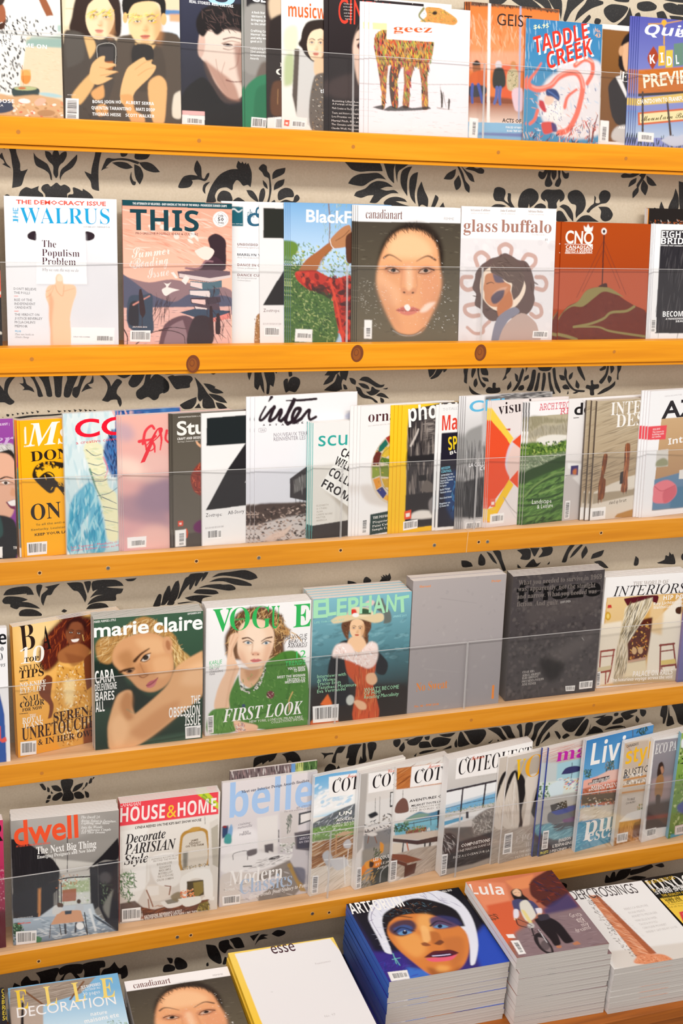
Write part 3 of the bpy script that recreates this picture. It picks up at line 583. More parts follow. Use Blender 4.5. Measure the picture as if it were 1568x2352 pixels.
def build_wall():
    mb = MB()
    z0, z1, x0, x1 = -2140, 620, -700, 2700
    y0, y1 = wall_y(z0), wall_y(z1)
    mb.add([(x0, y0, z0), (x1, y0, z0), (x1, y1, z1), (x0, y1, z1), (x0, y0 + 60, z0), (x1, y0 + 60, z0), (x1, y1 + 60, z1), (x0, y1 + 60, z1)],
           [(0, 1, 2, 3), (5, 4, 7, 6), (4, 0, 3, 7), (1, 5, 6, 2), (3, 2, 6, 7), (4, 5, 1, 0)], 0)
    k = 0
    for row in DAMASK.split('\n'):
        q = [float(t) for t in row.split()]
        if len(q) < 6:
            continue
        pts = smooth_closed(list(zip(q[0::2], q[1::2])))
        area = sum(pts[i - 1][0] * pts[i][1] - pts[i][0] * pts[i - 1][1] for i in range(len(pts)))
        if area < 0:
            pts = pts[::-1]
        off = 0.35 + 0.02 * (k % 6); k += 1
        mb.add([(p[0], wall_y(p[1]) - off, p[1]) for p in pts], [tuple(range(len(pts)))], 1)
    o = mb.build('wall_back', [M_PAPER, M_DAMASK], zoff=ZOFF)
    o['kind'] = 'structure'; o['label'] = 'beige wall papered with a large black floral damask'
    fl = MB(); fl.box(-3500, 4500, -4500, 200, -60, 0)
    f = fl.build('floor', M_FLOOR); f['kind'] = 'structure'
build_wall()

# ------------------------------------------------------------------ shelves
SHELVES = {1: (-120.2, 75.6, -127.2, 0.1645), 2: (-511.9, 38.2, -518.9, 0.1584), 3: (-902.4, 1.0, -906.4, 0.1012), 4: (-1299.6, -38.2, -1303.6, 0.0872), 5: (-1697.5, -76.7, -1701.5, 0.0372)}      # row: lip top z, lip front y, ledge top z, lean
SX0, SX1 = -420, 2420
ORD = {1: 'top', 2: 'second', 3: 'third', 4: 'fourth', 5: 'fifth and lowest'}
FIX = [(1, 'plug', 297.6, -145.4), (1, 'plug', 614.7, -146.8), (1, 'plug', 910.3, -145.6), (1, 'plug', 1212.5, -144.3), (1, 'plug', 1500.5, -145.2), (2, 'plug', 310.8, -532.7), (2, 'plug', 1508.4, -534.5), (2, 'knot', 605.3, -546.1), (2, 'knot', 931.6, -530.6), (2, 'knot', 1197.5, -532.4), (3, 'screw', 442.4, -927.4), (3, 'screw', 738.9, -927.6), (3, 'screw', 1116.2, -926.4), (3, 'screw', 1238.0, -926.8), (3, 'hole', 315.5, -927.8), (3, 'hole', 613.4, -925.9), (3, 'hole', 910.1, -923.8), (3, 'hole', 1217.8, -926.5), (3, 'hole', 1511.4, -924.8), (4, 'plug', 310.2, -1326.0), (4, 'plug', 913.1, -1324.4), (4, 'plug', 1223.5, -1322.6), (4, 'plug', 1526.7, -1322.3), (5, 'screw', 576.2, -1724.1), (5, 'screw', 870.8, -1722.0), (5, 'hole', 604.8, -1725.4), (5, 'hole', 909.2, -1727.0), (5, 'hole', 295.1, -1726.6)]              # screws, plugs, holes and knots on the lips: row, kind, x, z
for row, (zt, yf, zl, th) in SHELVES.items():
    depth = wall_y(zl) - yf + 4
    sh = empty('wall_shelf', (0, yf * MM, zt * MM + ZOFF), (0, 0, 0), 'long orange pine magazine shelf, the ' + ORD[row] + ' of five on the wall', 'shelf', 'pine wall shelves')
    mlip = M_LIP if row < 3 else M_LIPLOW
    b = MB(); b.box(SX0, SX1, 20.5, depth, -54, zl - zt)
    b.build('ledge_board', M_LEDGE if row > 2 else mlip, sh)
    if row < 3:
        b = MB(); b.box(SX0, SX1, 5, 20.4, -54, -47.2); b.build('under_board', mlip, sh, bevel=0.8)
    if row == 3:
        xj = 1191.4
        b = MB(); b.box(SX0, xj - .6, 0, 20, -46, 0, top=int(row > 2)); b.build('front_lip', [mlip, M_LEDGE], sh, bevel=1.2)
        b = MB(); b.box(xj + .6, SX1, 0, 20, -46, 0, top=int(row > 2)); b.build('front_lip', [mlip, M_LEDGE], sh, bevel=1.2)
        b = MB(); b.box(xj - .6, xj + .6, 0.4, 20, -46, -0.5); b.build('joint_filler', M_JOINT, sh)
    else:
        b = MB(); b.box(SX0, SX1, 0, 20, -46, 0, top=int(row > 2)); b.build('front_lip', [mlip, M_LEDGE], sh, bevel=1.2)
    for r, kind, x, z in FIX:
        if r != row:
            continue
        dz = z - zt
        b = MB()
        if kind == 'plug':
            b.disc(x, -0.25, dz, 3.6, 3.6, 1); b.build('wood_plug', M_PLUG, sh)
        elif kind == 'screw':
            b.disc(x, -1.2, dz, 3.4, 3.4, 1.5, mi=0); b.disc(x, -1.3, dz, 1.2, 1.2, .1, 6, mi=1); b.ring(x, -.1, dz, 3.3, 4.3, -.15, mi=2)
            b.build('screw_head', [M_STEEL, M_HOLE, M_RAW], sh)
        elif kind == 'hole':
            b.ring(x, -.25, dz, 2.8, 4.4, -.2, mi=0); b.disc(x, -.2, dz, 2.9, 2.9, .1, mi=1)
            b.build('screw_hole', [M_RAW, M_HOLE], sh)
        elif kind == 'knot':
            b.disc(x, -.2, dz, 13, 17, .3, 28, mi=0); b.disc(x - 1, -.35, dz - 1, 8.5, 12, .3, 28, mi=1); b.disc(x - 2, -.45, dz + 2, 5, 7, .3, 20, mi=0); b.disc(x - 2, -.5, dz + 2, 3.6, 5.2, .3, 20, mi=1)
            b.build('wood_knot', [M_KNOT, M_KNOTC], sh)

# ------------------------------------------------------------------ clear acrylic guards, three to a shelf
GUARDS = [(1, -399.4, 916.6, 99.6, 146.8, 0.1645), (1, 917.8, 1188.4, 99.6, 146.8, 0.1645), (1, 1189.6, 2399.4, 99.6, 146.8, 0.1645), (2, -399.4, 915.8, 58.2, 152.9, 0.1584), (2, 917.0, 1205.9, 58.2, 152.9, 0.1584), (2, 1207.1, 2399.4, 58.2, 152.9, 0.1584), (3, -399.4, 912.5, 13.0, 154.7, 0.1012), (3, 913.7, 1209.8, 13.0, 154.7, 0.1012), (3, 1211.0, 2399.4, 13.0, 154.7, 0.1012), (4, -399.4, 911.6, -27.2, 156.5, 0.0872), (4, 912.8, 1208.4, -27.2, 156.5, 0.0872), (4, 1209.6, 2399.4, -27.2, 156.5, 0.0872), (5, -399.4, 906.1, -67.7, 167.2, 0.0372), (5, 907.3, 1208.1, -67.7, 167.2, 0.0372), (5, 1209.3, 2399.4, -67.7, 167.2, 0.0372)]        # row, x0, x1, y at the foot, height, lean
GP = ['from the near end', 'in the middle', 'towards the far end']
for i, (row, x0, x1, y, h, th) in enumerate(GUARDS):
    zl = SHELVES[row][2]
    g = empty('acrylic_guard', (x0 * MM, y * MM, (zl + .3) * MM + ZOFF), (-th, 0, 0),
              'clear acrylic guard ' + GP[i % 3] + ' of the ' + ORD[row].split()[0] + ' shelf', 'guard', 'clear acrylic guards')
    w = x1 - x0; t = 2.0
    b = MB(); b.box(1.2, w - 1.2, 0, t, 0, h - 1.2); b.build('sheet', M_ACRYLIC, g)
    b = MB(); b.box(0, w, 0, t, h - 1.1, h); b.box(0, 1.1, 0, t, 0, h - 1.15); b.box(w - 1.1, w, 0, t, 0, h - 1.15)
    b.build('polished_edge', M_ACRYLIC_EDGE, g)

# ------------------------------------------------------------------ table under the flat piles
TZ = -1845
t = empty('display_table', (1000 * MM, -300 * MM, 0), (0, 0, 0), 'dark orange wooden table carrying the flat piles of magazines', 'table')
TB = (TZ * MM + ZOFF) / MM
b = MB(); b.box(-1400, 1400, -428 + 300, -92 + 300, TB - 28, TB); b.build('table_top', M_TABLE, t, bevel=1.5)
b = MB(); b.box(-1395, 1395, -428 + 312, -428 + 334, 0, TB - 28.5); b.build('front_panel', M_TABLE, t)
b = MB(); b.box(-1395, -1365, -428 + 335, -92 + 290, 0, TB - 28.5); b.build('side_panel', M_TABLE, t)
b = MB(); b.box(1365, 1395, -428 + 335, -92 + 290, 0, TB - 28.5); b.build('side_panel', M_TABLE, t)

# ------------------------------------------------------------------ lettering: outlines of the built-in typeface, cached
def alph(s, up, lo, dg=None):
    o = ''
    for ch in s:
        if 'A' <= ch <= 'Z': o += chr(up + ord(ch) - 65)
        elif 'a' <= ch <= 'z':
            c = lo + ord(ch) - 97
            o += chr(0x210E if c == 0x1D455 else c)
        elif dg and '0' <= ch <= '9': o += chr(dg + ord(ch) - 48)
        else: o += ch
    return o
FONTS = {'o': (None, 0), 'O': (None, 0.022), 's': (None, 0), 'S': ((0x1D5D4, 0x1D5EE, 0x1D7EC), 0), 'd': ((0x1D400, 0x1D41A, 0x1D7CE), 0),
         'R': ((0x1D400, 0x1D41A, 0x1D7CE), -0.006), 'D': ((0x1D400, 0x1D41A, 0x1D7CE), -0.011), 'i': ((0x1D434, 0x1D44E), 0), 'I': ((0x1D468, 0x1D482), 0),
         'h': ((0x1D4D0, 0x1D4EA), 0), 'z': (None, 0), 'Z': ((0x1D5D4, 0x1D5EE, 0x1D7EC), 0), 'm': ((0x1D670, 0x1D68A, 0x1D7F6), 0.004)}
_tc = bpy.data.curves.new('lettering', 'FONT'); _to = bpy.data.objects.new('lettering', _tc); COL.objects.link(_to)
_tc.size = 1.0
_cache = {}
CAPH = {}
def set_lines(font, fine, lines):
    """outlines of many lines of lettering at once: one text object, one line of text each, told apart by their height"""
    mp, off = FONTS[font]
    _tc.resolution_u = 5 if fine else 1
    _tc.offset = off
    _tc.space_line = 4.0
    _tc.body = '\n'.join(alph(t, *mp) if mp else t for t in ['H', 'H'] + lines)
    bpy.context.view_layer.update()
    dg = bpy.context.evaluated_depsgraph_get()
    ev = _to.evaluated_get(dg); me = ev.to_mesh()
    n = len(me.vertices)
    co = np.zeros(n * 3); me.vertices.foreach_get('co', co); co = co.reshape(-1, 3)[:, :2].copy()
    nl = len(me.loops); lv = np.zeros(nl, np.int32); me.loops.foreach_get('vertex_index', lv)
    npol = len(me.polygons); ls = np.zeros(npol, np.int32); me.polygons.foreach_get('loop_start', ls)
    ends = np.append(ls[1:], nl)
    ev.to_mesh_clear()
    ys = np.sort(co[:, 1])
    caps = co[co[:, 1] > -1.0, 1].max()
    step = 4.0
    row = np.round((caps * 0.5 - co[:, 1]) / step).astype(int)
    for i, t in enumerate(lines):
        idx = np.nonzero(row == i + 2)[0]
        back = np.full(n, -1); back[idx] = np.arange(len(idx))
        c = co[idx].copy()
        if len(c): c[:, 1] += (i + 2) * step
        _cache[(font, t)] = [c, []]
    frow = row[lv[ls]] if npol else np.zeros(0, int)
    local = np.zeros(n, np.int64)
    for i in range(len(lines)):
        idx = np.nonzero(row == i + 2)[0]
        local[idx] = np.arange(len(idx))
    for f in range(npol):
        r = frow[f] - 2
        if 0 <= r < len(lines):
            _cache[(font, lines[r])][1].append(tuple(local[lv[ls[f]:ends[f]]].tolist()))
    CAPH.setdefault(font, caps)
def outline(font, text, fine):
    return _cache[(font, text)]
def cap_height(font):
    return CAPH[font]

# ------------------------------------------------------------------ the covers' printed pictures
# B ground, P polygon, C rounded shape, E ellipse, L stroke, G gradient, N brush dabs, F small face, t/T lettering, X barcode; lower-half colours include the acrylic guards' haze, strongest in cnq
ART_TEXT = r"""# travel A1
B EAD6B6
G EDE9E2 DCE3DD 0 0 0 210 -20,-20 440,-20 440,220 -20,220
P 9FBDB4 4 .8 250,190 440,170 440,330 170,310
P F3F1EA 4 .7 180,225 440,215 440,245 180,255
P 8FB3AB 5 .7 170,270 440,265 440,320 170,315
N F6E6C8,D9B98C,EFDCB8 160 40 5 5 20 .5 160,330 430,330 425,640 150,640
C F2F0EA 2 1 -30,115 40,100 130,108 220,135 300,140 370,135 385,200 380,240 300,252 190,240 172,330 158,440 135,560 130,620 60,640 -30,640
N 1B1A1C,26242A,3A373A 150 34 14 70 40 1 -25,120 40,106 130,112 280,145 372,150 378,232 300,245 185,235 165,330 150,440 125,600 50,632 -25,632
C 9C5A38 2 1 255,-10 302,-10 362,125 330,140 290,70
C F4F2EE 2 1 288,128 360,112 386,165 300,182
C A55F3D 2 1 -20,20 25,40 42,110 30,190 0,205 -20,200
C 2B1A14 3 .9 -20,150 20,160 36,130 34,185 8,205 -20,200
C 3B2A22 2 1 -20,-10 40,-10 20,35 -20,40
L E9E2D8 5 5 1 1 -5,165 18,155
E E8913A 175 520 34 48 0 3 1
P F6B25E 3 .8 140,470 205,470 208,510 140,510
L C96A1E 3 3 1 1 150,440 160,575
C 2F4140 2 1 84,595 170,582 260,598 250,655 170,668 95,652
E B9C08A 172 596 76 14 0 3 1
E C96F3C 150 594 26 8 0 3 1
C D9AD7E 4 1 -20,640 90,650 260,640 430,690 430,820 -20,820
C 38435A 3 1 -20,690 70,680 88,740 -20,760
E A9D2DA 340 640 80 14 8 4 .9
N F4EFE6,E8926A,D9684A,B98A5A,F1D7B2 46 34 20 10 40 .95 90,670 420,690 420,795 80,795
E F5F2EC 165 680 40 16 5 3 1
E F0B9A0 270 685 40 24 -20 3 1
E B98B5E 310 760 60 22 0 3 1
t S FFFFFF 30 2 260 92 262 LIKE
t S FFFFFF 27 -26 302 313 331 JUST CAME ON
t S FFFFFF 24 -18 688 96 692 OOSE
t s FFFFFF 15 -10 712 22 715 KA
# film A1
B E9D2B0
P F3E2C4 6 1 440,-10 620,-10 600,160 430,180
P D9BE98 2 1 440,60 600,70 600,76 440,66
P 5A86B8 4 1 1100,70 1210,76 1210,110 1100,104
P E8E4E0 5 1 780,-10 860,-10 860,250 780,250
P DDE6EE 6 1 1080,110 1210,110 1210,270 1080,270
P E39A4A 8 .8 1130,100 1210,100 1210,155 1130,150
C 33211A 4 1 520,-30 640,-60 780,-20 808,90 800,250 720,230 600,260 470,215 480,120
C 4A4038 4 1 432,220 520,215 620,260 760,260 830,420 830,840 430,835
C 5B554E 8 .6 440,240 540,230 560,400 450,460
C 55483C 4 1 780,270 880,235 1060,215 1200,262 1208,840 720,840 760,560
C 463A30 6 .7 880,300 1060,300 1100,560 900,600
F F7D9B0 D89A66 D98B78 668 130 98 140 3
C 33211A 3 1 520,20 560,-40 660,-60 640,-10 590,40 566,120 540,210 500,200
C 33211A 3 1 690,-50 780,-10 806,120 800,240 772,210 764,90 730,20
F F5CF9A D08E55 C9705F 966 160 112 152 -2
C 1C1613 3 1 826,110 815,20 850,-40 1060,-40 1104,20 1100,110 1072,140 1066,40 1000,14 900,30 862,80 858,130
E E9B678 1092 135 20 40 0 3 1
E E9B678 836 125 16 36 0 3 1
N F6D34A,F4E08A,EFC12F 34 48 7 -40 30 1 575,80 650,70 760,75 755,140 660,120 570,140
N F6D34A,F4E08A,EFC12F 34 48 7 -30 30 1 845,100 960,90 1050,100 1040,160 950,140 850,155
C EDBE7E 4 1 560,250 620,262 640,330 600,400 580,330
C EDBE7E 4 1 900,290 960,312 1040,300 1010,340 920,330
C 1F1A18 2 1 652,302 770,300 766,460 655,455
P 3A3433 2 1 662,318 760,316 757,445 664,440
L C9C2B8 4 4 1 1 650,390 656,308 765,306 770,450
C 231E1C 2 1 892,310 1012,314 1012,430 892,440
P C2702E 4 .9 660,420 755,415 752,470 662,474
C EAB878 4 1 480,640 600,500 640,520 620,590 540,700 500,690
C F0C084 3 1 612,440 660,390 700,380 700,420 760,430 778,440 700,470 790,482 700,520 755,525 660,570 600,540
L C98848 4 3 2 .8 665,455 720,462 775,446
L C98848 4 3 2 .8 670,510 730,500 790,488
C F0C084 3 1 845,470 900,420 960,388 978,410 1018,402 1010,430 1040,445 1030,480 1000,520 900,620 870,700 810,690 806,600
L C98848 4 3 2 .8 900,470 970,420 1020,412
L C98848 4 3 2 .8 920,510 980,470 1035,455
C EDB678 4 1 990,560 1060,510 1110,560 1108,700 1090,835 1030,835 1000,720
C E3A868 4 1 800,640 880,640 900,740 960,780 960,836 890,836 850,760
C E3A868 4 1 610,620 690,570 696,650 640,672
C E3A868 4 1 640,720 700,700 720,760 660,780
C EDE3D0 5 .9 1160,640 1205,610 1208,790 1150,780
N 6A5A48,302620 40 30 8 60 60 .6 560,700 800,690 800,830 540,830
t S FFFFFF 21 617 692 807 695 BONG JOON HO
t S FFFFFF 21 838 697 1026 706 ALBERT SERRA
t S FFFFFF 21 610 732 875 741 QUENTIN TARANTINO
t S FFFFFF 21 906 742 1033 748 MATI DIOP
t S FFFFFF 21 615 774 806 781 THOMAS HEISE
t S FFFFFF 21 837 782 1029 790 SCOTT WALKER
X 438 658 525 662 525 802 434 798
t s F0E8E0 8 450 640 506 641 NOV/DEC 2019
# pov A1
B 22222A
G 33354A 1D1B22 1220 20 1600 600
T S A9D6EE 110 1380 30 1760 60 OV
t S FFFFFF 19 1262 22 1558 56 REAL STORIES. REEL CULTURE.
C 4A3B38 6 1 1340,220 1420,180 1700,200 1720,460 1640,660 1500,690 1400,560 1350,400
C EBD3C4 5 1 1330,240 1380,210 1460,200 1600,220 1700,300 1690,520 1600,660 1520,650 1440,560 1380,430 1340,390
C B07C68 10 .8 1360,400 1440,560 1520,660 1600,680 1560,560 1450,470
E D8B4A4 1345 310 24 80 5 4 1
C 9A6656 12 .75 1560,300 1700,320 1700,560 1600,560
C 1C1617 4 1 1310,140 1360,60 1480,30 1640,40 1740,110 1740,280 1640,260 1600,200 1520,190 1450,240 1400,200 1360,250 1320,220
N 5A4440,2A2022,6B504A 70 60 7 40 60 .8 1330,60 1560,50 1720,120 1600,220 1400,220
L 8A6A5C 7 4 3 .8 1480,296 1540,280 1600,290
E 5A4038 1520 306 34 12 6 3 .9
E 2A1E1E 1520 306 12 9 0 1 1
L 6A4A40 6 3 2 .8 1490,330 1530,338 1570,326
L 4A3432 8 6 2 .9 1490,268 1550,256 1620,270
L 9A6A5A 8 5 4 .8 1600,330 1580,440 1530,470
L 7A4A42 9 5 2 .9 1510,540 1560,552 1640,548
L B08878 5 4 3 .7 1500,420 1480,500 1500,580
L B08878 5 4 3 .7 1440,400 1460,500 1520,610
C 141214 5 1 1215,640 1340,520 1400,560 1500,700 1620,700 1800,640 1800,880 1210,860
P F4F0EC 1 1 1216,770 1366,778 1366,850 1212,846
P F2B6B4 1 1 1216,742 1366,750 1366,776 1216,770
X 1240 786 1352 794 1350 836 1238 830
# screen A2
B 8F8B86
P 242024 1 1 135,-20 300,-20 295,66 135,48
T O F2F0EC 60 165 10 330 25 CEN
C 9C9893 6 1 130,60 300,70 280,470 120,470
C 6A5A50 8 .9 230,430 275,420 300,560 200,540
C 2C7F58 4 1 112,866 118,620 150,560 220,510 290,515 285,880
C 1F6A48 6 .7 200,600 290,560 285,870 190,860
t S F4F4F2 15 168 92 305 98 A Rock Star in the
t S F4F4F2 15 166 118 305 124 Writers' Room
t S F4F4F2 15 165 142 305 150 Bringing Joan A
t S F4F4F2 15 163 168 305 174 to the small scre
t S F4F4F2 15 162 214 300 222 Crafting Canadi
t S F4F4F2 15 162 238 300 246 Horror Stories
t S F4F4F2 15 161 262 300 268 and why we're s
t S F4F4F2 15 160 284 236 288 good at it
t S F4F4F2 15 160 330 275 336 Celebrating the
t S F4F4F2 15 159 354 285 360 23rd annual WG
t S F4F4F2 15 158 376 262 382 Screenwriting
t S F4F4F2 15 157 398 215 402 Awards
X 166 782 268 790 262 862 162 856
# sliver A2
B 3A2B26
C D9C0A2 8 1 290,-10 400,-10 390,110 300,130
C 2A201E 6 1 290,150 390,90 390,880 270,880
C 6A4228 6 .8 310,560 390,560 390,760 300,760
L B98A58 5 5 2 .7 345,600 342,700
t d F2EAE0 26 356 446 420 450 DE
t d F2EAE0 40 330 500 430 506 CA
t d F2EAE0 22 356 538 400 542 TO
P EDEAE6 1 1 274,790 372,782 368,872 270,868
X 322 786 420 790 416 872 318 868
# music A2
B F3EEE6
G F6F1EA EFEAE2 390 0 380 870
C E3E3C0 10 .9 390,200 470,180 470,330 390,340
C B9C890 10 .9 390,380 450,370 445,560 385,580
P 5A4E46 4 1 455,330 490,332 470,780 440,640
P C8C6C4 3 .7 488,332 640,340 600,880 470,780
T S E8672C 92 412 112 800 140 musicworks
C 2E211C 4 1 500,260 530,160 600,135 670,140 740,200 750,330 700,380 620,400 575,415 520,340 480,300
F F6D9B8 DFA97C CF7060 600 300 68 108 2
C 2E211C 3 1 500,290 510,200 560,150 660,138 700,150 640,190 570,215 540,280 545,350 570,410 520,360
C 2E211C 3 1 660,180 745,200 752,330 690,390 664,330
C F0C9A2 4 1 590,400 650,395 660,470 740,500 740,560 600,520
C 6A6058 4 1 585,520 640,490 750,520 760,890 580,885 552,720
N C9A070,2A2624,E3DACB,8A6A48 150 16 6 50 60 .95 585,520 660,500 750,530 755,880 585,880 556,720
t S FFFFFF 26 626 622 680 626 the
P EFE9E2 1 1 382,780 540,790 538,860 378,850
P E2604A 1 1 388,802 422,806 418,846 385,842
P F6E8E0 1 1 396,818 412,820 410,834 394,832
X 436 806 526 812 522 856 432 850
# cin A2
B 2A2021
G 2C2224 1E1718 700 0 700 880
C 4A3A38 14 .7 700,540 900,500 900,650 700,650
C E6C4B0 6 1 848,280 905,150 1000,120 1100,200 1100,500 1000,620 900,600 850,420
C 2A1C1C 5 1 860,230 910,120 1000,80 1120,140 1120,240 980,150 890,200
E 3A2426 905 310 34 26 0 4 1
E A04A4A 905 322 24 14 0 4 .7
L 2A1C1C 9 6 2 1 870,270 930,256
T o E8402C 165 745 155 1120 190 CINEMA
t s F0E4DE 9 780 30 838 34 Cinema art
t s F0E4DE 9 778 50 838 54 and the works
t s F0E4DE 9 780 70 838 74 of film, image
t s F0E4DE 9 782 92 838 96 and their
t s F0E4DE 9 786 112 836 116 makers
t s F0E4DE 9 790 132 836 136 Vol. 3 No. 3
t d F4EDE6 24 960 -2 1300 28 Fogg, Jealous Kent and Penny Lane
t s F0E4DE 13 706 680 885 690 Revisiting Lillian Ross
t s F0E4DE 13 705 700 900 712 A Portrait of Hollywood
t s F0E4DE 13 704 728 905 742 Mark Cousins on The Eyes of Orson
t s F0E4DE 13 703 760 890 770 Tears, and Actors of Vitalina
t s F0E4DE 13 702 784 900 796 Lou Prentiss on the way
t s F0E4DE 13 700 812 890 822 Martial Pitch, film and
t s F0E4DE 13 699 836 900 848 The Genuine with History
t s F0E4DE 13 698 862 880 872 Claudia Weill, Newborn
# white A2
B F2EDE6
t s 9A9488 10 1340 20 1480 26 contents and notes
# geez A3
B F6F1F2
G F5EFF1 F1E7EA -500 30 -500 900
L 9A8A84 3 3 1 .9 -528,565 -400,566 -270,555 -150,568 60,568 135,570
N C7A9A4,A58A86,E8D6D4 150 60 2 0 4 .6 -530,575 130,575 120,915 -535,905
C B0885A 3 1 -455,480 -490,330 -480,240 -430,200 -330,190 -200,250 -100,280 -90,290 -110,400 -170,440 -250,455 -330,450 -400,440
C A8704A 2 1 -465,430 -400,430 -405,540 -410,640 -420,730 -440,730 -440,620
C 5A4238 2 1 -375,440 -310,440 -335,540 -330,720 -370,720 -390,560
C A8704A 2 1 -290,440 -225,445 -250,560 -258,720 -300,720 -290,560
C A8704A 2 1 -190,430 -130,420 -135,540 -130,730 -170,730 -175,560
C D89A50 2 1 -150,60 -110,48 -40,62 50,120 66,150 40,172 -20,165 -100,155 -190,150 -140,110
N 2A2626,E0622E,D9C04A,8AA04A,C04A5A,E8A03C,7A3A2A,5A2A2A,C85A3A 760 44 11 78 28 .95 -480,240 -430,200 -330,190 -95,285 -110,410 -135,540 -135,720 -165,720 -180,450 -240,460 -260,720 -292,720 -280,450 -330,460 -335,720 -365,720 -370,450 -405,440 -415,720 -440,720 -455,470 -490,330
N E0622E,D9C04A,6A7A3A,B98A4A,F0C06A 70 22 5 20 40 1 -150,60 -110,48 -40,62 55,125 60,160 -20,165 -180,148
L 8A8A5A 16 8 2 1 -160,60 -190,110 -150,150
E 3A2820 -86 92 16 12 0 2 1
C 2A2624 3 .9 -500,720 -430,705 -430,740 -380,710 -340,725 -290,708 -240,725 -130,715 -110,730 -180,740 -400,745
P F6EBA8 1 1 -500,155 -400,160 -398,205 -500,200
P FCF8F4 1 1 -404,145 -68,165 -72,285 -406,265
T d D9622E 46 -362 214 -106 220 geez
t m C9BDB4 7 -370 238 -115 254 Contemplative Cultural Resistance
t o F8F2F2 16 -290 852 -60 864 the art of animals
C 4A4038 1 1 -52,555 -46,600 -32,640 -34,720 -44,725 -46,650
L 4A4038 4 2 1 1 -30,620 -20,680 -10,720
C 4A4038 1 1 5,660 16,670 10,735 2,735
L 4A4038 2 2 1 1 -5,690 20,680
L 8A7A70 5 2 2 .8 -70,725 30,738
# geist A3
B E57B38
P 6A4A3A 3 1 155,8 745,70 740,92 600,72 400,52 155,44
N 4A3226,8A6A50 60 22 9 70 10 1 150,14 740,74 730,96 500,66 160,40
G E97F3C EE9A6A 300 80 300 430 150,48 735,95 720,440 140,420
N F4B890,F0A070,F7CDB0,DD6A2C 150 70 14 80 30 .45 155,120 520,140 520,440 145,420
P EFA98C 12 .7 145,350 520,350 520,480 140,470
P E0552E 6 .8 360,440 470,440 460,720 360,700
C 8A4A2E 5 1 130,640 290,650 500,690 500,830 130,830
G A8674A F0D8C8 300 700 300 840 128,690 510,700 505,850 128,840
C A2623A 3 1 168,440 215,430 215,500 178,505
C 2A2422 3 1 166,430 190,408 214,420 216,440 168,442
C D9642A 4 1 155,500 245,480 252,580 160,590
C 3A3A42 3 1 145,580 250,580 250,640 150,650
L 4A5AA8 20 16 2 1 165,570 162,640 165,690
L 4A5AA8 20 16 2 1 205,570 222,640 232,690
E D6CED2 340 440 22 30 0 3 1
C 2F322E 3 1 310,470 372,465 384,580 305,590
L 5868A8 22 18 2 1 330,590 325,650 312,695
L 5868A8 22 18 2 1 352,590 346,650 350,700
E C98A5A 438 440 20 28 0 3 1
C C9B890 3 1 402,480 466,475 466,600 400,600
N 6A7A50,D9CDA8,8A6A4A 40 14 7 40 60 .9 404,482 464,478 464,600 402,600
C E8C8D0 4 1 430,610 500,600 500,740 450,740
L F6EFEA 20 20 1 1 280,22 276,300 270,940
L A9B4D0 13 13 2 .85 487,50 482,400 475,800
T o 3A2A26 78 328 170 560 188 GEIST
P 8AB8D8 2 1 126,818 500,830 498,950 126,940
P 6A6AA8 5 .8 210,890 500,895 500,920 200,905
t O 3A2A2A 26 362 818 520 826 ACTS OF A
t O F4F4F4 13 386 858 500 862 FORCES OF NATU
t O F4F4F4 13 394 882 500 886 ROAD TRIP WITH
P F6F2EE 1 1 146,790 206,796 198,930 138,922
X 162 806 192 810 186 910 158 906
# taddle A3
B 3E84B4
G 3A82B8 4A90B8 600 130 600 600
N BFD8E8,E6EEF2,2A6A98 110 60 9 85 14 .5 550,135 1025,170 1010,600 530,560
C EFE6E4 10 .9 700,500 960,480 1020,600 1010,900 720,900 600,700
N F6F2F2,3A5A98,C8D4E4,E8A08A 130 44 10 40 50 .7 560,620 1005,520 1000,900 540,920
C F1E4E2 8 .8 740,430 960,400 1018,430 1010,560 760,520
L EA7560 34 34 3 1 548,580 600,600 680,580 740,520 810,490 870,500 900,580 880,700 850,790 800,870 740,890
L F3AFA0 10 10 3 .9 548,572 610,590 690,566 745,508 812,478 880,500 908,590
L EA7560 26 10 3 1 548,580 545,540 590,480 625,425
L EA7560 30 26 3 1 850,440 910,400 960,420 965,490 930,560
L F6C4B8 8 8 3 .9 855,432 910,392 968,416
L EA7560 24 14 3 1 780,720 800,650 860,600
C F4E9E4 4 1 640,690 740,670 770,730 750,810 660,790
N 8AA0C8,3A4A88,FFFFFF 60 20 6 60 50 .8 640,680 760,670 760,810 650,800
E F2C9B4 676 668 32 38 20 3 1
C 2A4278 3 1 660,600 720,600 748,650 740,680 700,650 660,640
L 4A66A0 10 10 1 1 670,610 700,630 735,660
C C63A42 3 1 610,670 640,680 660,750 640,750 610,710
C D2504A 3 1 630,820 700,820 720,870 650,900 628,860
C 2A3A78 3 .9 690,820 720,830 730,880 700,880
L EA7560 18 22 3 1 548,830 580,800 600,740
N 3A2A48,C84A3A,E8C0B0 120 40 7 110 50 .95 525,880 700,900 990,780 1000,965 520,945
L 7A3A38 12 5 2 1 960,950 975,860 1000,770
L 7A3A38 8 4 2 1 940,950 945,880 930,840
t O F4EFC0 28 572 196 676 186 $6.95
t O F4B090 26 980 214 1020 222 No.
t O F4B090 28 980 250 1018 254 43
T Z F8F2EE 112 598 372 965 268 TADDLE
T Z E23A2A 108 588 356 950 252 TADDLE
T Z F8F2EE 112 682 474 990 372 CREEK
T Z E23A2A 108 672 462 980 358 CREEK
# brown A3
B EDE8E4
P 8A5A2C 2 1 1032,198 1700,262 1660,960 1010,950
G 8C5C2E 7A4E26 1050 200 1050 900 1036,200 1700,262 1660,960 1012,950
C 241C1C 4 1 1150,470 1150,330 1180,250 1240,210 1300,240 1300,480
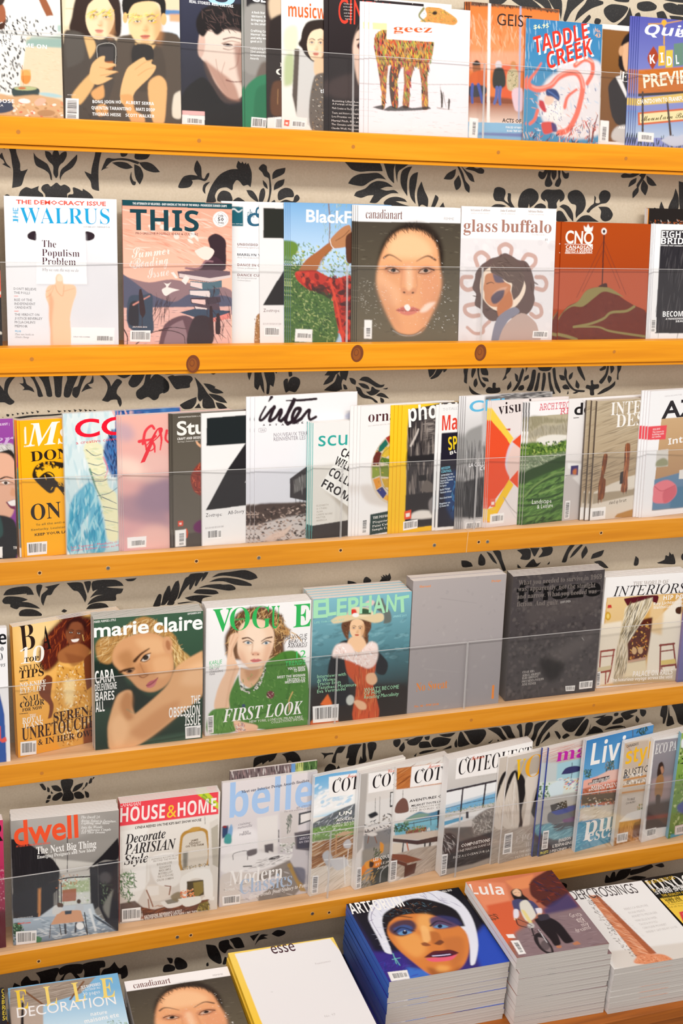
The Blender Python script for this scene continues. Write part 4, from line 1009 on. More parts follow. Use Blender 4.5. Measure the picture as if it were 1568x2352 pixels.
C E0B088 4 1 1160,330 1180,300 1260,280 1280,420 1230,480 1180,470
E D6A47A 1157 345 16 34 5 3 1
C 2A2426 4 1 1070,600 1090,545 1140,510 1220,490 1320,520 1320,830 1120,830
P F2EEEA 3 1 1120,520 1150,510 1200,640 1190,660
L F4F0EA 6 6 1 1 1155,480 1152,545
t D F4F0EA 66 1152 545 1260 560 EN
C C9C4C0 5 1 1100,940 1130,850 1300,850 1300,970
t S F4EFEA 18 1136 862 1200 866 AMY
P F6F3EF 1 1 1018,808 1076,814 1070,955 1010,950
X 1028 838 1064 842 1056 946 1020 942
# quill A3
B 6A6CB8
G 5A5CB0 8A92CC 1300 120 1300 700
G 7A96CC B8C8E0 1300 750 1300 920 1240,740 1700,760 1700,930 1240,920
L D9A03A 9 9 1 1 1443,160 1443,300
L D9A03A 8 5 1 1 1340,165 1443,160 1560,140
E F0B03A 1443 155 17 20 0 1 1
C A8442A 2 1 1331,390 1372,312 1406,384 1366,470
P E3B23C 2 1 1406,312 1450,308 1448,440 1404,444
P D9C04A 2 1 1456,340 1502,336 1500,454 1452,456
P 6A8A7A 2 1 1508,296 1570,288 1570,440 1508,446
P C9722C 3 1 1270,470 1700,440 1700,620 1268,632
N A85A22,E08A3A 50 60 7 0 10 .5 1272,475 1700,450 1700,610 1272,625
P 3A3436 2 1 1270,628 1700,604 1700,622 1268,648
P E3C066 2 1 1250,662 1700,612 1700,676 1248,710
P D8622C 2 1 1268,755 1700,715 1700,800 1270,840
P F1E3AC 2 1 1280,765 1700,728 1700,788 1282,826
L 4A3A36 13 13 1 1 1300,620 1300,880
L 4A3A36 13 13 1 1 1465,690 1495,990
L 4A3A36 12 12 1 1 1480,830 1495,990
N 2A3A38,3A4A48,22302E 90 40 9 95 10 1 1240,910 1400,920 1700,900 1700,1000 1236,985
C C8CCDC 4 1 1420,940 1480,910 1530,915 1580,900 1620,960 1500,980
P F6F4F0 1 1 1270,884 1376,892 1372,954 1268,946
X 1286 896 1362 902 1358 944 1284 938
T Z FFFFFF 70 1312 232 1640 250 Quill
T Z FFFFFF 60 1524 248 1620 254 &
t S FFFFFF 60 1348 428 1384 424 K
t S FFFFFF 66 1418 420 1440 418 I
t S FFFFFF 62 1462 440 1494 438 D
t S FFFFFF 62 1522 430 1542 428 L
T O FBEFD8 88 1306 588 1700 540 PREVIEW
t O FFFFFF 30 1262 698 1600 668 COUNTDOWN TO FRANKFURT
t h 6A5A2A 34 1290 812 1640 780 Mountain Books
# red B1
B 1A1618
P C8202A 1 1 -100,250 30,250 30,440 -100,440
P F0EAE4 1 1 -100,170 30,170 30,250 -100,250
P E8604A 3 1 -100,560 30,560 30,740 -100,740
N EDE8DA,1A1618 30 26 22 90 20 1 -60,480 20,480 20,1050 -60,1050
# walrus B1
B EEECEC
G F1F0F0 E4E2E6 40 70 700 1060
E DCD9DD 600 700 200 260 0 60 .5
T O EF4A36 28 108 114 706 128 THE DEMOCRACY ISSUE
T D 1EA3D8 104 136 244 732 250 WALRUS
P 28A8DA 1 1 88,236 88,216 124,218 124,240 118,240 118,230 92,230 92,236
P 28A8DA 1 1 88,206 124,208 124,200 108,200 108,180 124,180 124,174 88,172 88,180 104,180 104,198 88,198
P 28A8DA 1 1 88,166 124,168 124,142 118,142 118,160 108,160 108,146 104,146 104,160 94,160 94,142 88,142
t s 6A6A70 8 556 272 732 274 OCTOBER 2019 - THEWALRUS.CA
C 2E2028 1 1 215,300 240,302 244,356 215,356 190,345 187,320
C 2E2028 1 1 572,304 605,304 632,320 630,346 605,360 574,358
P CFCBD0 10 .7 246,320 576,316 592,660 250,660
P F5F4F4 1 1 246,302 572,306 584,652 244,650
t D 47232F 46 280 402 374 406 The
t D 47232F 46 280 462 530 468 Populism
t D 47232F 46 280 518 505 524 Problem
t i 9A9098 19 282 562 524 568 Why we vote the way we do
C F5C9A4 2 1 374,610 382,590 400,584 418,600 424,640 428,650 500,660 512,710 490,780 470,880 472,1070 348,1070 340,960 330,880 330,800 308,740 310,690 330,660 370,650
C E5A67E 8 .7 330,700 360,760 350,900 356,1070 346,1070 330,860
L D9956A 4 4 3 .8 372,660 384,700 420,730 430,660
L D9956A 4 3 3 .8 312,740 340,720 366,660
L D9956A 4 3 3 .7 310,700 336,690 356,660
L D9956A 4 3 3 .7 430,700 460,690 500,680
C FBDFC4 3 1 384,600 400,588 416,602 418,630 386,630
t o 7A7578 16 92 688 242 692 DON'T BELIEVE
t o 7A7578 16 93 714 200 717 THE POLLS
P E86A5A 0 1 96,730 124,730 124,734 96,734
t o 7A7578 16 96 762 214 764 RISE OF THE
t o 7A7578 16 97 788 236 790 INDEPENDENT
t o 7A7578 16 98 812 210 815 CANDIDATE
P E86A5A 0 1 98,829 126,829 126,833 98,833
t o 7A7578 16 98 860 262 862 THE VERDICT ON
t o 7A7578 16 99 886 283 888 JUSTICE BEVERLEY
t o 7A7578 16 99 911 236 913 MCLACHLIN'S
t o 7A7578 16 100 937 184 939 MEMOIR
t O 5AB0DA 11 102 968 140 970 PLUS
t i 9A9598 13 100 990 226 992 Three new books on
t i 9A9598 13 101 1008 194 1010 climate change
P F4F2F2 1 1 478,940 768,942 764,1048 476,1048
t s 8A8588 7 490 1004 600 1006 DISPLAY UNTIL NOVEMBER
X 636 990 758 992 756 1036 634 1034
# this B1
B F0A48C
G F2A890 F7C0A8 820 150 820 620
N FBD0BC,E08A70,FFE2D4,E99A80 150 110 10 12 14 .55 820,150 1555,160 1540,480 820,420
N F9C8B4,D98068 60 90 8 25 10 .6 1000,280 1540,420 1540,560 1200,500
C 96767A 2 1 815,590 900,620 1000,640 1150,620 1330,660 1540,690 1540,860 815,860
C 5A5A70 2 1 815,580 900,640 1010,720 1160,770 1260,720 1360,720 1540,740 1540,830 815,830
P E8B4A8 2 1 815,810 1540,800 1540,1060 815,1060
N F4D2C8,7A6A74,C98A84 140 50 5 0 6 .7 815,815 1540,820 1530,1050 815,1050
C 3E4A5C 2 1 862,740 960,725 1015,720 1020,850 1015,980 860,940
C 2E2A32 2 1 855,900 870,780 920,770 925,930 880,930
L E89A8A 10 6 2 1 890,790 1000,730
P 2F5A66 1 1 830,92 860,92
P 124852 1 1 815,86 1562,114 1560,152 815,128
t S F2F4F4 15 884 118 1512 136 THE AFTERMATH OF WILDFIRES - BABY-MAKING AT THE END OF THE WORLD - PROGRESSIVE SUMMER CAMPS
T S 153F49 140 868 288 1325 298 THIS
t o 3A2A30 15 905 317 1320 325 PROGRESSIVE POLITICS, IDEAS & CULTURE
E F4EFEC 1472 218 52 52 0 1 1
L 8A8588 2 2 1 1 1428,218 1472,174 1516,218 1472,262 1428,218
t O 5A5A60 14 1454 200 1490 202 OVER
t O 4A4A50 24 1452 228 1492 229 50
t O 5A5A60 12 1452 246 1492 247 THIS
T h FBE4DA 66 880 478 1135 448 Summer
T h FBE4DA 66 890 548 1125 512 Reading
T h FBE4DA 66 985 612 1130 590 Issue
L FBE4DA 7 5 1 1 880,500 870,530 910,540 960,500
N FFE6DA,FFF0E8 14 50 40 30 30 .85 860,360 1100,160 1400,400 1150,400
C 3A2A30 2 1 1388,345 1430,315 1470,325 1505,360 1508,420 1500,555 1420,555 1410,470 1400,400
C 49303A 2 1 1230,545 1330,540 1380,480 1440,470 1500,520 1500,556 1290,560
L 9A7078 14 10 2 1 1240,545 1330,545 1370,500 1420,500
C F6DCD0 1 1 1298,430 1370,400 1430,430 1390,490 1330,470
P 6E5660 1 1 1184,566 1410,556 1536,566 1536,600 1400,640 1195,612
P E3CFCB 1 1 1196,580 1400,612 1540,590 1540,606 1400,636 1196,606
P 55707C 1 1 1268,630 1400,640 1480,625 1480,672 1360,690 1270,670
P EFD4CE 1 1 1270,636 1348,645 1350,684 1270,664
P 4A5A6C 1 1 1262,690 1400,684 1465,680 1466,720 1400,745 1268,728
P E9D8D4 1 1 1268,694 1400,696 1402,738 1268,722
P 4A3A44 1 1 1270,745 1360,740 1470,735 1474,770 1380,800 1276,780
P F0C8C0 1 1 1278,752 1370,756 1372,790 1280,774
P 5A4650 1 1 1290,795 1460,780 1470,830 1380,855 1310,840
P EFD6D0 1 1 1300,800 1380,812 1380,846 1312,832
P 3F4C60 1 1 1200,840 1300,815 1536,830 1536,880 1400,905
P E98A80 1 1 1400,885 1536,840 1536,880 1400,910
C 6A4A52 2 1 1060,1060 1100,920 1220,860 1300,900 1330,1060
C 9A7A80 3 .9 1090,1060 1130,940 1220,890 1250,1060
C 3A2A30 2 1 1250,1060 1290,880 1360,860 1420,900 1410,1060
C 3A2428 1 1 930,690 945,686 972,840 955,875 936,850 928,760
L 3A2428 5 4 1 1 950,870 945,940 900,930
C 3A2428 1 1 1400,800 1415,800 1425,960 1400,960
C 3A2428 1 1 1446,850 1465,850 1470,980 1440,980
N 3A2428 26 150 5 105 25 1 1030,740 1160,740 1130,880 1040,880
N 3A2428 40 120 5 70 40 1 1380,660 1540,700 1530,1040 1380,1000
L 3A2428 6 4 1 1 900,1060 1000,980 1120,960 1220,990 1236,1050
L 3A2428 6 4 1 1 1060,960 1150,940 1240,950
L 3A2428 9 5 1 1 820,940 850,1000 850,1060
C FBEAE2 1 1 1080,690 1110,668 1090,640 1120,650 1145,635 1120,672 1200,690 1150,705 1105,730
P FBEAE2 1 1 1210,630 1240,590 1266,610 1240,656
P FBEAE2 1 1 1140,575 1160,570 1188,610 1172,614
X 868 958 1004 958 1002 1034 866 1032
t S F6E8E4 9 884 938 980 940 JULY/AUG 2019
# dance B2
B F1F0F0
P 1E6170 1 1 -20,132 112,136 112,266 -20,264
L F4F8F8 10 6 1 1 10,170 50,150 80,170 106,156
t s F4F8F8 10 20 250 106 252 dance current
T i 2A6A80 46 138 202 190 204 the
T S 2A5F7C 72 192 206 520 222 CURRENT
T S 2A5F7C 86 138 262 330 264 CU
t S 8A6A6A 16 72 392 330 400 UNDIVIDED COLOURS
t s B8A0A0 11 72 408 250 414 Performing against polarity
t S 5A5A62 16 72 460 330 468 MARILYN YADUSKI
t s B0A8A8 11 72 476 250 482 And The Dakota Khyaan
t S 8A5A5A 16 72 528 330 536 DANCE IN OPEN AIR
t s B0A8A8 11 72 546 200 550 Cross pollination
t S 9A7A7A 16 72 596 330 604 DANCE CURATION
t s B0A8A8 11 72 612 200 616 An intergenerational
t s B0A8A8 11 72 628 160 632 conversation
C A87848 3 1 214,850 196,900 188,1000 196,1060 300,1060 300,850
N E8D4B8,7A5230 30 16 6 60 40 1 190,870 230,860 230,1050 190,1050
# zoe B2
B EEEAE8
P 2A2B26 1 1 248,142 700,158 700,352 247,342
P 1F1A1C 1 1 246,788 400,530 520,340 640,345 470,640 390,788
P 1F1A1C 1 1 246,788 700,790 700,600 340,625
t o 8A6A6A 22 246 834 356 834 Zoetrope:
t o 8A6A6A 22 386 834 500 834 All-Story
t m B0A0A0 10 244 918 364 918 $15.00 USD $20.00 CAN
X 252 932 354 934 352 1000 250 998
# black B2
B 8FB8DE
G 7AAEDC B8D4EE 400 100 400 420
N 8FA888,A9B898,6E8456,C8C8B8 120 30 5 100 40 .8 650,110 850,120 850,420 640,380
L 8A6A5A 8 6 1 1 682,110 690,230 684,430
N 7A9A4A,5A7A38,9AB068,C8C070 260 26 12 60 60 .9 392,430 480,350 560,380 700,420 840,480 830,600 400,700
C 4A6A34 6 1 388,560 500,520 600,600 730,740 720,1060 385,1060
N 6A8A48,2E4A28,8AA060,3A5A38,B0B878,56763A 700 26 11 40 70 .9 388,460 470,430 600,600 730,740 725,1060 385,1060
C 6A8A3A 4 1 395,370 460,370 480,420 440,470 420,540 392,520
C B98058 2 1 690,360 740,300 790,262 828,262 836,360 800,400 720,412 702,410
C A8683F 2 1 690,372 708,412 640,480 600,566 560,600 470,580 530,490 610,430
C 8A5230 5 .7 700,412 640,500 600,570 640,480
L 5A3020 4 4 2 .8 730,360 780,330 820,290
L F0F0F0 4 4 1 1 690,350 700,390 718,414
C 5A3426 3 1 800,330 840,300 850,500 806,505 796,420
C C0352A 2 1 462,570 520,560 600,560 680,600 740,610 836,600 836,1045 790,1045 750,960 720,820 700,720 640,700 560,690 500,650 465,610
N 5A1A1A,7A2020,E04A34,2E2224 120 60 30 12 80 .8 470,570 680,600 836,610 836,1040 770,1040 710,720 560,690
L E04A34 16 16 2 .9 690,620 740,800 780,1040
C 3A2A26 3 .8 560,690 640,650 690,720 700,760 640,720
T O F4F4F2 82 530 232 1010 250 BlackFlash
P F4F3F1 1 1 462,948 574,952 572,1036 456,1032
X 466 970 568 974 566 1016 462 1012
# canart B2
B 5E5344
G 4A4238 6E6450 880 240 880 1040
N 8A8270,3E372E,6A6250 200 40 8 0 8 .4 875,250 1560,250 1545,1040 870,1040
P F7F4F3 1 1 870,120 1565,134 1564,244 870,232
C 2E231C 14 1 1010,520 1050,360 1150,260 1240,238 1340,250 1420,330 1450,470 1400,600 1040,600
N 1E1612,4A3C30 90 70 6 70 50 .6 1030,500 1060,340 1240,240 1400,310 1440,460 1300,330 1140,330
C EAA878 10 1 1225,285 1300,296 1360,330 1405,400 1420,500 1432,600 1430,680 1400,780 1360,870 1310,960 1240,990 1180,988 1130,960 1085,880 1050,800 1015,700 1002,620 1010,540 1040,440 1090,350 1150,300
C F7C596 22 .9 1110,350 1220,310 1330,360 1370,450 1220,480 1080,450
C F3B98E 20 .8 1020,560 1080,620 1160,700 1140,800 1060,770 1010,660
C E39A72 22 .6 1300,600 1420,580 1420,720 1350,860 1280,880 1300,760
C E8A27C 14 .6 1180,520 1240,520 1250,640 1180,640
C F6CBA4 12 .8 1200,540 1236,540 1240,690 1205,690
L D08A64 10 6 6 .6 1172,560 1165,660 1170,690
L C98460 10 6 6 .6 1266,580 1272,660 1262,690
C D8946E 6 .8 1165,690 1185,672 1215,700 1245,674 1268,690 1262,712 1215,725 1172,714
E 4A2A20 1186 706 9 6 10 2 .9
E 4A2A20 1244 708 9 6 -10 2 .9
L 4A362E 12 4 4 .95 1050,476 1080,456 1115,464 1170,500
L 4A362E 4 12 4 .95 1266,500 1310,474 1350,464 1396,490
N 2A1E1A,3A2C26,1E1614 60 60 5 75 40 .8 1040,430 1090,330 1180,270 1240,250 1310,270 1390,340 1425,430 1380,350 1300,300 1240,285 1150,310 1080,380
C D08E68 22 .45 1010,640 1090,700 1180,980 1100,900 1030,760
C D08E68 22 .45 1425,640 1380,740 1270,980 1340,900 1410,760
E C07E5E 1112 556 64 30 4 9 .7
E C07E5E 1330 560 66 30 -4 9 .7
C CDAE9A 2 1 1075,558 1105,548 1140,558 1152,570 1110,571
C CDAE9A 2 1 1288,572 1307,556 1335,550 1364,563 1330,575
E 2A1C18 1114 558 16 13 0 2 1
E 2A1C18 1330 560 16 13 0 2 1
L 2A1A18 7 4 2 1 1062,548 1085,540 1120,542 1158,568
L 2A1A18 4 8 2 1 1280,576 1300,552 1340,542 1386,558
L 5A3A30 4 4 2 .8 1075,562 1108,578 1154,574
L 5A3A30 5 4 2 .8 1284,578 1330,582 1372,566
C D88070 4 1 1130,824 1180,800 1212,806 1245,802 1295,824 1250,850 1210,860 1165,848
C C26A5E 3 .9 1130,824 1180,806 1212,812 1245,808 1295,824 1212,830
L 7A3A38 4 3 1 .9 1134,826 1210,830 1292,825
C F6F0EA 2 1 1186,798 1210,786 1228,810 1215,830 1198,824
C FBE6D6 8 .8 1290,830 1340,780 1400,770 1340,830 1300,840
N F6EFE4,FFFFFF,D8CDB8 150 9 3 0 50 .75 1010,480 1420,430 1430,720 1310,950 1100,900 1005,640
N F4F0E8,CFC8B8 90 14 3 0 30 .7 880,620 1060,640 1100,900 1000,960 880,780
N F4F0E8,FFFFFF 50 14 4 20 40 .8 1380,320 1420,330 1540,980 1300,960 1440,700
L F4F0E8 6 3 1 .9 1110,960 1170,990 1240,994 1300,970
L 3A322A 10 6 3 .8 1100,950 1160,985 1250,990 1320,940
T D 6A3A34 62 928 210 1172 216 canadianart
t o B8B0B0 17 1450 220 1516 222 FEMME
P F4F2EE 1 1 920,890 972,891 970,1016 918,1015
X 926 935 964 935 964 1000 926 1000
# glass B3
B F0EBEB
P E5E0E1 4 1 85,345 722,360 690,1030 70,1030
N F1EBEA,D9D2D4 90 60 40 20 60 .4 85,350 720,362 690,1030 70,1030
P F7F3F2 1 1 90,130 730,143 722,358 86,342
P F7F3F2 1 1 645,350 672,384 690,352
t R 9A8880 14 150 162 282 164 Ariyanna Callihoo
t R 9A8880 14 350 166 450 168 Jake Cardinal
t R 9A8880 14 534 170 634 173 Adriana Onika
t s CFC6C4 9 156 180 276 182 author of the stories
t s CFC6C4 9 356 184 448 186 and others
t s CFC6C4 9 536 188 640 190 on the ceremony
T d A87A6C 82 104 300 330 302 glass
T d A87A6C 82 355 302 690 308 buffalo
t s C9C0BE 8 560 324 650 326 VOLUME 5 ISSUE 2
t O 8A7A74 12 648 358 664 359 $12
L C9A69C 26 26 2 1 350,450 345,410 385,386 425,410 420,460
L C9A69C 26 26 2 1 200,530 185,470 225,440 270,470 270,500
L C9A69C 26 26 2 1 500,490 530,455 580,470 585,510 555,545
L C9A69C 26 26 2 1 160,605 100,610 95,660 130,690 175,680
L C9A69C 26 26 2 1 590,605 640,610 660,650 640,690 590,680
L C9A69C 26 26 2 1 180,785 120,800 120,840 160,865 210,860
L C9A69C 26 26 2 1 570,780 615,800 625,850 590,872 555,850
L C9A69C 24 18 2 1 280,900 240,940 235,975 180,980 130,940
C 6A5652 1 1 230,520 260,500 290,480 330,470 380,445 430,465 470,490 520,500 550,540 570,600 580,660 575,720 580,760 560,820 520,860 460,880 400,880 300,900 250,870 220,820 180,790 190,720 165,680 180,620 190,570
N 5A4844,6A5652 46 70 14 60 80 1 165,560 220,510 330,455 480,480 590,580 590,760 520,860 250,880 170,780
C F0DCC8 2 1 250,560 420,500 515,640 510,720 440,810 330,830 250,770 215,680
C 6A5852 2 1 285,540 310,490 380,470 450,490 505,580 510,640 480,720 440,760 425,700 430,650 400,640 370,620 300,590
N 8A766C,54443E 40 60 5 30 40 .8 290,540 380,475 500,590 480,700 400,630
C C98A66 2 1 245,640 255,590 300,580 370,625 385,640 420,660 415,700 380,760 350,800 290,800 250,760 245,710 238,680
C 5A5A70 3 .9 300,580 360,610 380,640 320,640
C D9A890 3 1 300,720 350,680 400,670 360,720 310,760
C 4A4A60 4 .9 290,740 330,700 380,690 370,740 330,780 300,780
C C07A54 3 1 330,800 415,690 430,730 430,800 340,870
L 3A2A2A 6 3 2 .9 260,650 290,640 310,648
C 8A8896 2 1 290,1030 330,880 440,805 480,840 400,900 340,1030
C BFA69C 2 1 340,1030 380,930 490,845 580,900 605,960 612,1030
X 568 962 668 962 664 1010 562 1008
# cnq B3
B AE4A12
G B2480F AA4414 760 250 760 600
N BE561C,9C3C0E 300 8 4 0 90 .3 730,240 1350,250 1330,700 740,700
P B8583A 3 1 745,560 1335,560 1330,820 735,820
C 6E2E22 2 1 735,890 800,800 880,760 930,690 1030,668 1090,680 1160,740 1240,790 1325,840 1322,1020 730,1020
N 7E3A2A,5A2018 120 30 14 20 40 .5 740,880 930,700 1090,690 1320,850 1320,1015 735,1015
C 8F8250 2 1 735,880 800,805 870,765 930,690 1030,668 1090,680 1180,740 1110,715 1040,700 980,740 900,800 830,800 770,840 738,890
L 8F8250 16 14 2 1 1245,800 1190,830 1090,840 1040,880 950,915 840,936
L 8F8250 8 14 2 1 840,936 1000,936 1090,965 1320,1000
L 8F8250 18 18 2 1 735,985 800,1000 860,1020
L 3A2224 7 7 1 1 1044,300 1030,660
L 6A3228 3 3 1 .8 1040,360 860,740
L 6A3228 3 3 1 .8 1040,420 900,700
L 6A3228 3 3 1 .8 1042,360 1190,720
L 6A3228 3 3 1 .8 1042,420 1150,680
C 4A2A26 1 1 1000,668 1030,650 1060,645 1066,672
E F6F0EA 1043 298 18 22 0 1 1
E 3A2224 1043 299 9 12 0 1 1
T O F6F0EA 84 782 374 968 382 CNQ
C F6F0EA 1 1 908,260 925,275 938,248 950,275 970,264 960,300 916,298
P F6F0EA 0 1 782,382 968,384 968,388 782,386
T S F6F0EA 22 786 412 966 414 CANADIAN
T Z F6F0EA 24 784 438 964 438 NOTES & QUERIES
P F6F0EA 0 1 782,442 964,442 964,446 782,446
# darkb B3
B 241E1C
P E08A2A 1 1 1335,140 1342,140 1330,400 1322,400
N C8642A,F0E8E0,6A4030 40 20 6 30 50 .9 1350,225 1568,225 1568,260 1350,250
# eight B3
B F3F2F2
P 2E2B30 2 1 1424,290 1720,290 1680,980 1382,978
N 4A464A,1E1C20,5A5658 140 110 8 95 6 .6 1410,400 1700,400 1680,970 1385,970
T S F4F2F2 42 1424 336 1690 340 EIGHTEEN
T S F4F2F2 42 1420 380 1690 384 BRIDGES
t S F4F2F2 9 1418 394 1568 398 STORIES THAT CONNECT
t S FFFFFF 36 1432 866 1640 862 BECOMING
t S FFFFFF 12 1452 886 1640 882 A TRANSGENDER MOTHER
t S FFFFFF 12 1518 902 1640 898 SEARCHES
P F3F2F2 1 1 1352,872 1392,872 1388,972 1348,970
X 1356 880 1388 880 1384 968 1350 968
# purple C1
B 9A4AA0
G 9A4AA2 8A3A92 0 180 0 600
t S F4E8F4 15 -60 230 62 224 LOVE LUST |
T I C9A6D0 70 -120 366 96 350 ver
C C9C4C0 4 1 -60,380 20,350 92,360 100,470 60,400 -60,440
N 6A6460,EAE6E2,8A8480 50 40 6 30 30 .8 -60,390 20,352 92,364 95,420 -60,430
C 2A2422 3 1 -60,430 60,390 96,420 100,470 40,420 -60,450
C E2AE92 4 1 -60,440 40,415 98,470 108,640 104,760 60,850 -60,850
L 2A1E1C 12 6 2 1 0,590 40,572 90,582
C F0E6DE 2 1 10,608 40,600 70,612 40,624
E 3A2A22 40 612 12 10 0 1 1
L 2A1A18 6 4 2 1 -10,606 40,598 90,612
C 7A2A4A 3 1 40,740 102,720 104,790 70,780
C F4EFEA 2 1 52,738 102,722 104,762 70,762
C D8986E 6 .7 80,640 104,660 100,700 70,690
C 1E1E22 4 1 -60,850 30,830 106,880 110,1115 -60,1115
C 2A4A48 5 1 -60,800 0,830 20,960 -60,1000
t S F4F0EA 18 88 1052 130 1050 TRU
P F4F2EE 1 1 -60,1042 18,1038 18,1112 -60,1112
# orange C1
B E8862A
P 8A4A92 2 1 112,190 300,190 300,500 114,510
P 4A8A88 3 1 114,510 300,490 300,800 118,930
N 2A5A58,7AB0A8 30 20 6 80 30 .8 114,510 150,510 150,920 118,920
P 8A8A86 2 1 118,920 300,920 300,1110 118,1110
P F2EFEA 1 1 118,1044 180,1040 180,1108 118,1108
# ms C1
B FDB614
G FCB40E F9AE10 140 200 160 1100
t O F6F2EA 11 160 372 232 364 MAGAZINE.COM
T I FBF6EC 150 176 366 520 338 Ms.
P F8F4EC 0 1 164,240 174,238 178,350 166,352
T d 2A1C14 66 206 468 560 430 DON'T
T d 2A1C14 105 208 860 408 838 ON
t S 8A6A1A 14 240 896 520 868 To all the anti-abortion
t S 8A6A1A 14 208 930 520 902 Kentucky, Louisiana, Miss
t O 3A2A14 17 232 964 560 930 KEEP YOUR LAWS OFF
C 2A1E12 2 1 216,560 240,500 300,470 380,470 480,500 520,600 500,720 440,700 380,640 360,672 330,680 280,640 240,600
C F4B51A 2 1 240,540 300,500 380,500 440,540 460,620 430,640 380,600 340,560 300,545 260,580
N 2A1E12,2A1E12,FDB614 40 34 16 60 60 1 240,500 300,476 380,476 450,520 400,520 320,500 240,560
L 2A1E12 7 7 1 1 262,580 300,548 330,540 360,560 362,600
C 2A1E12 2 1 290,600 330,580 352,600 362,660 330,675 300,640
L F4B51A 5 3 1 1 300,560 310,590
L F4B51A 5 3 1 1 352,640 340,660
N 2A1E12,F4B51A 40 26 10 60 40 1 380,600 480,560 500,700 430,690
L 2A1E12 8 6 1 1 370,610 400,650 436,700
X 178 1008 314 998 312 1082 182 1094
# ccq C1
B D9E6E8
G DDE8E8 C2DDE2 440 180 440 1080
N BBD8DE,EEF2F0,A8CCD6,F0EFE6 170 120 26 88 14 .5 432,150 800,120 800,1080 440,1095
P 2E5A96 8 1 770,125 1220,90 1240,160 780,230
N 1E3A78,5A8AC0,E89A9A,F0C0B0,3A70B0 160 70 16 85 20 .8 750,130 1220,95 1240,170 790,420 740,440
C 2A5C9C 8 .9 690,400 740,280 800,240 800,560 740,560
N 1A2E66,3A78B8,12244E 90 70 12 80 30 .8 690,400 750,260 800,240 800,560 735,560
C E9E6BE 6 1 560,380 600,330 680,360 690,440 710,560 730,640 780,690 790,990 720,990 700,860 680,760 640,640 600,520
N D9D6A0,F4F0D0,B8D0B0 80 60 14 10 20 .5 560,380 680,360 730,640 790,990 700,900 620,560
L 2A4A6A 5 3 1 .9 575,390 630,430 680,420
L 2A4A6A 5 3 1 .9 590,480 650,495 690,480
L 2A4A6A 5 3 1 .9 610,540 660,560 710,540
L 2A4A6A 5 3 1 .9 630,600 690,600 720,580
L 2A4A6A 5 3 1 .9 650,700 730,680 790,640
L 2A4A6A 6 3 1 .9 680,705 780,750
L 2A4A6A 5 3 1 .9 690,770 785,790
L 2A4A6A 5 3 1 .9 700,860 790,880
L 2A4A6A 5 3 1 .9 705,920 790,940
L 3A7A6A 14 6 2 .8 600,520 640,640 680,720
C 56AECB 8 .9 470,760 530,660 610,610 650,700 690,860 710,1060 590,1060 600,800 540,900 520,1060 450,1060
N 2A88AE,8CCBDA,3AA0BE,B8E0E4 180 110 16 95 25 .7 460,780 600,620 660,720 710,1040 460,1080
L E86A8A 10 6 3 .7 690,440 720,520 700,580
T O F4122F 118 502 308 1090 262 CCQ,
T s E04A5A 22 506 354 900 312 a creative conversation
t s E8607A 15 474 1046 840 1004 Luc Tuymans / Manifeste O / Bic
t s E8607A 15 472 1068 840 1028 Werner Bultner / Ideas au Musee
# fill C1
B E7ABA6
G EDB4A6 D8A4A8 820 170 820 1070
C B8A0B0 26 .7 810,210 870,230 900,300 860,330 815,330
C F8D9C8 34 .8 820,440 950,480 1000,560 880,580 815,530
C 8A7890 40 .8 960,620 1140,560 1200,800 1000,820 900,760
C A08494 30 .7 820,700 1000,720 1140,860 1140,930 950,880 820,840
C F0C0B4 30 .8 830,1000 1000,900 1140,920 1140,1060 900,1050
C E3BDB2 24 .6 960,430 1130,440 1130,560 960,600
T h E23A44 150 928 410 1100 380 f
L E8404A 8 20 1 1 1070,390 1078,320 1066,255
L E8404A 18 10 1 1 1114,262 1106,320 1140,350 1180,380
L E8404A 22 10 1 1 930,335 965,335 985,420
L E8404A 20 16 1 1 955,350 970,270 1010,230 1030,250
L E8404A 20 10 1 1 1010,330 1030,360 1034,405
L E8404A 16 16 1 1 960,330 1010,320 1040,300
t D E8404A 150 1120 380 1420 340 ing
P F4F0EE 1 1 850,976 978,966 976,1038 852,1048
X 868 992 970 982 968 1030 868 1040
# studio C1
B 5E564C
G 5A5348 6A6258 1150 150 1150 1000
P 554C46 4 1 1150,960 1400,930 1400,1060 1150,1060
L E8B088 16 10 2 1 1345,370 1320,350 1312,335
C 8A3A30 5 1 1275,560 1330,480 1400,480 1400,700 1310,680 1280,630
N C0503A,5A2420,E07A50 50 40 6 70 60 .9 1275,560 1330,480 1400,480 1400,700 1310,680
C 6A2A5A 6 1 1290,900 1330,860 1400,860 1400,940 1310,940
L D8502A 12 8 2 1 1242,920 1250,945 1246,975
T O F2EEE8 92 1180 292 1560 260 Studio
t S F2EEE8 16 1182 324 1460 304 CRAFT AND DESIGN IN CANADA
t s D8D2C8 10 1184 340 1330 330 Spring | Summer 2019
t S D8D2C8 9 1186 176 1420 162 APPROPRIATION & MODERNISM
P D8503A 1 1 1188,866 1222,862 1222,898 1188,902
P F6E8E2 1 1 1196,878 1212,876 1212,888 1198,890
P F4F2EE 1 1 1168,928 1242,920 1240,1032 1170,1038
X 1188 940 1234 936 1232 1024 1188 1030
# zoeb C1
B F0EDEB
P 1E2426 1 1 1380,180 1900,138 1900,332 1378,366
P 262326 1 1 1374,794 1520,520 1640,345 1800,335 1640,600 1540,775
P 262326 1 1 1374,794 1900,730 1900,560 1470,640
t o 4A4246 24 1372 838 1480 830 Zoetrope:
t o 4A4246 24 1520 822 1628 808 All-Story
t m 9A9294 10 1370 918 1490 904 $15.00 USD $20.00 CAN
X 1378 926 1478 914 1478 982 1378 990
# inter C2
B F1F0F2
G F4F2F3 ECEAEE 200 100 200 700
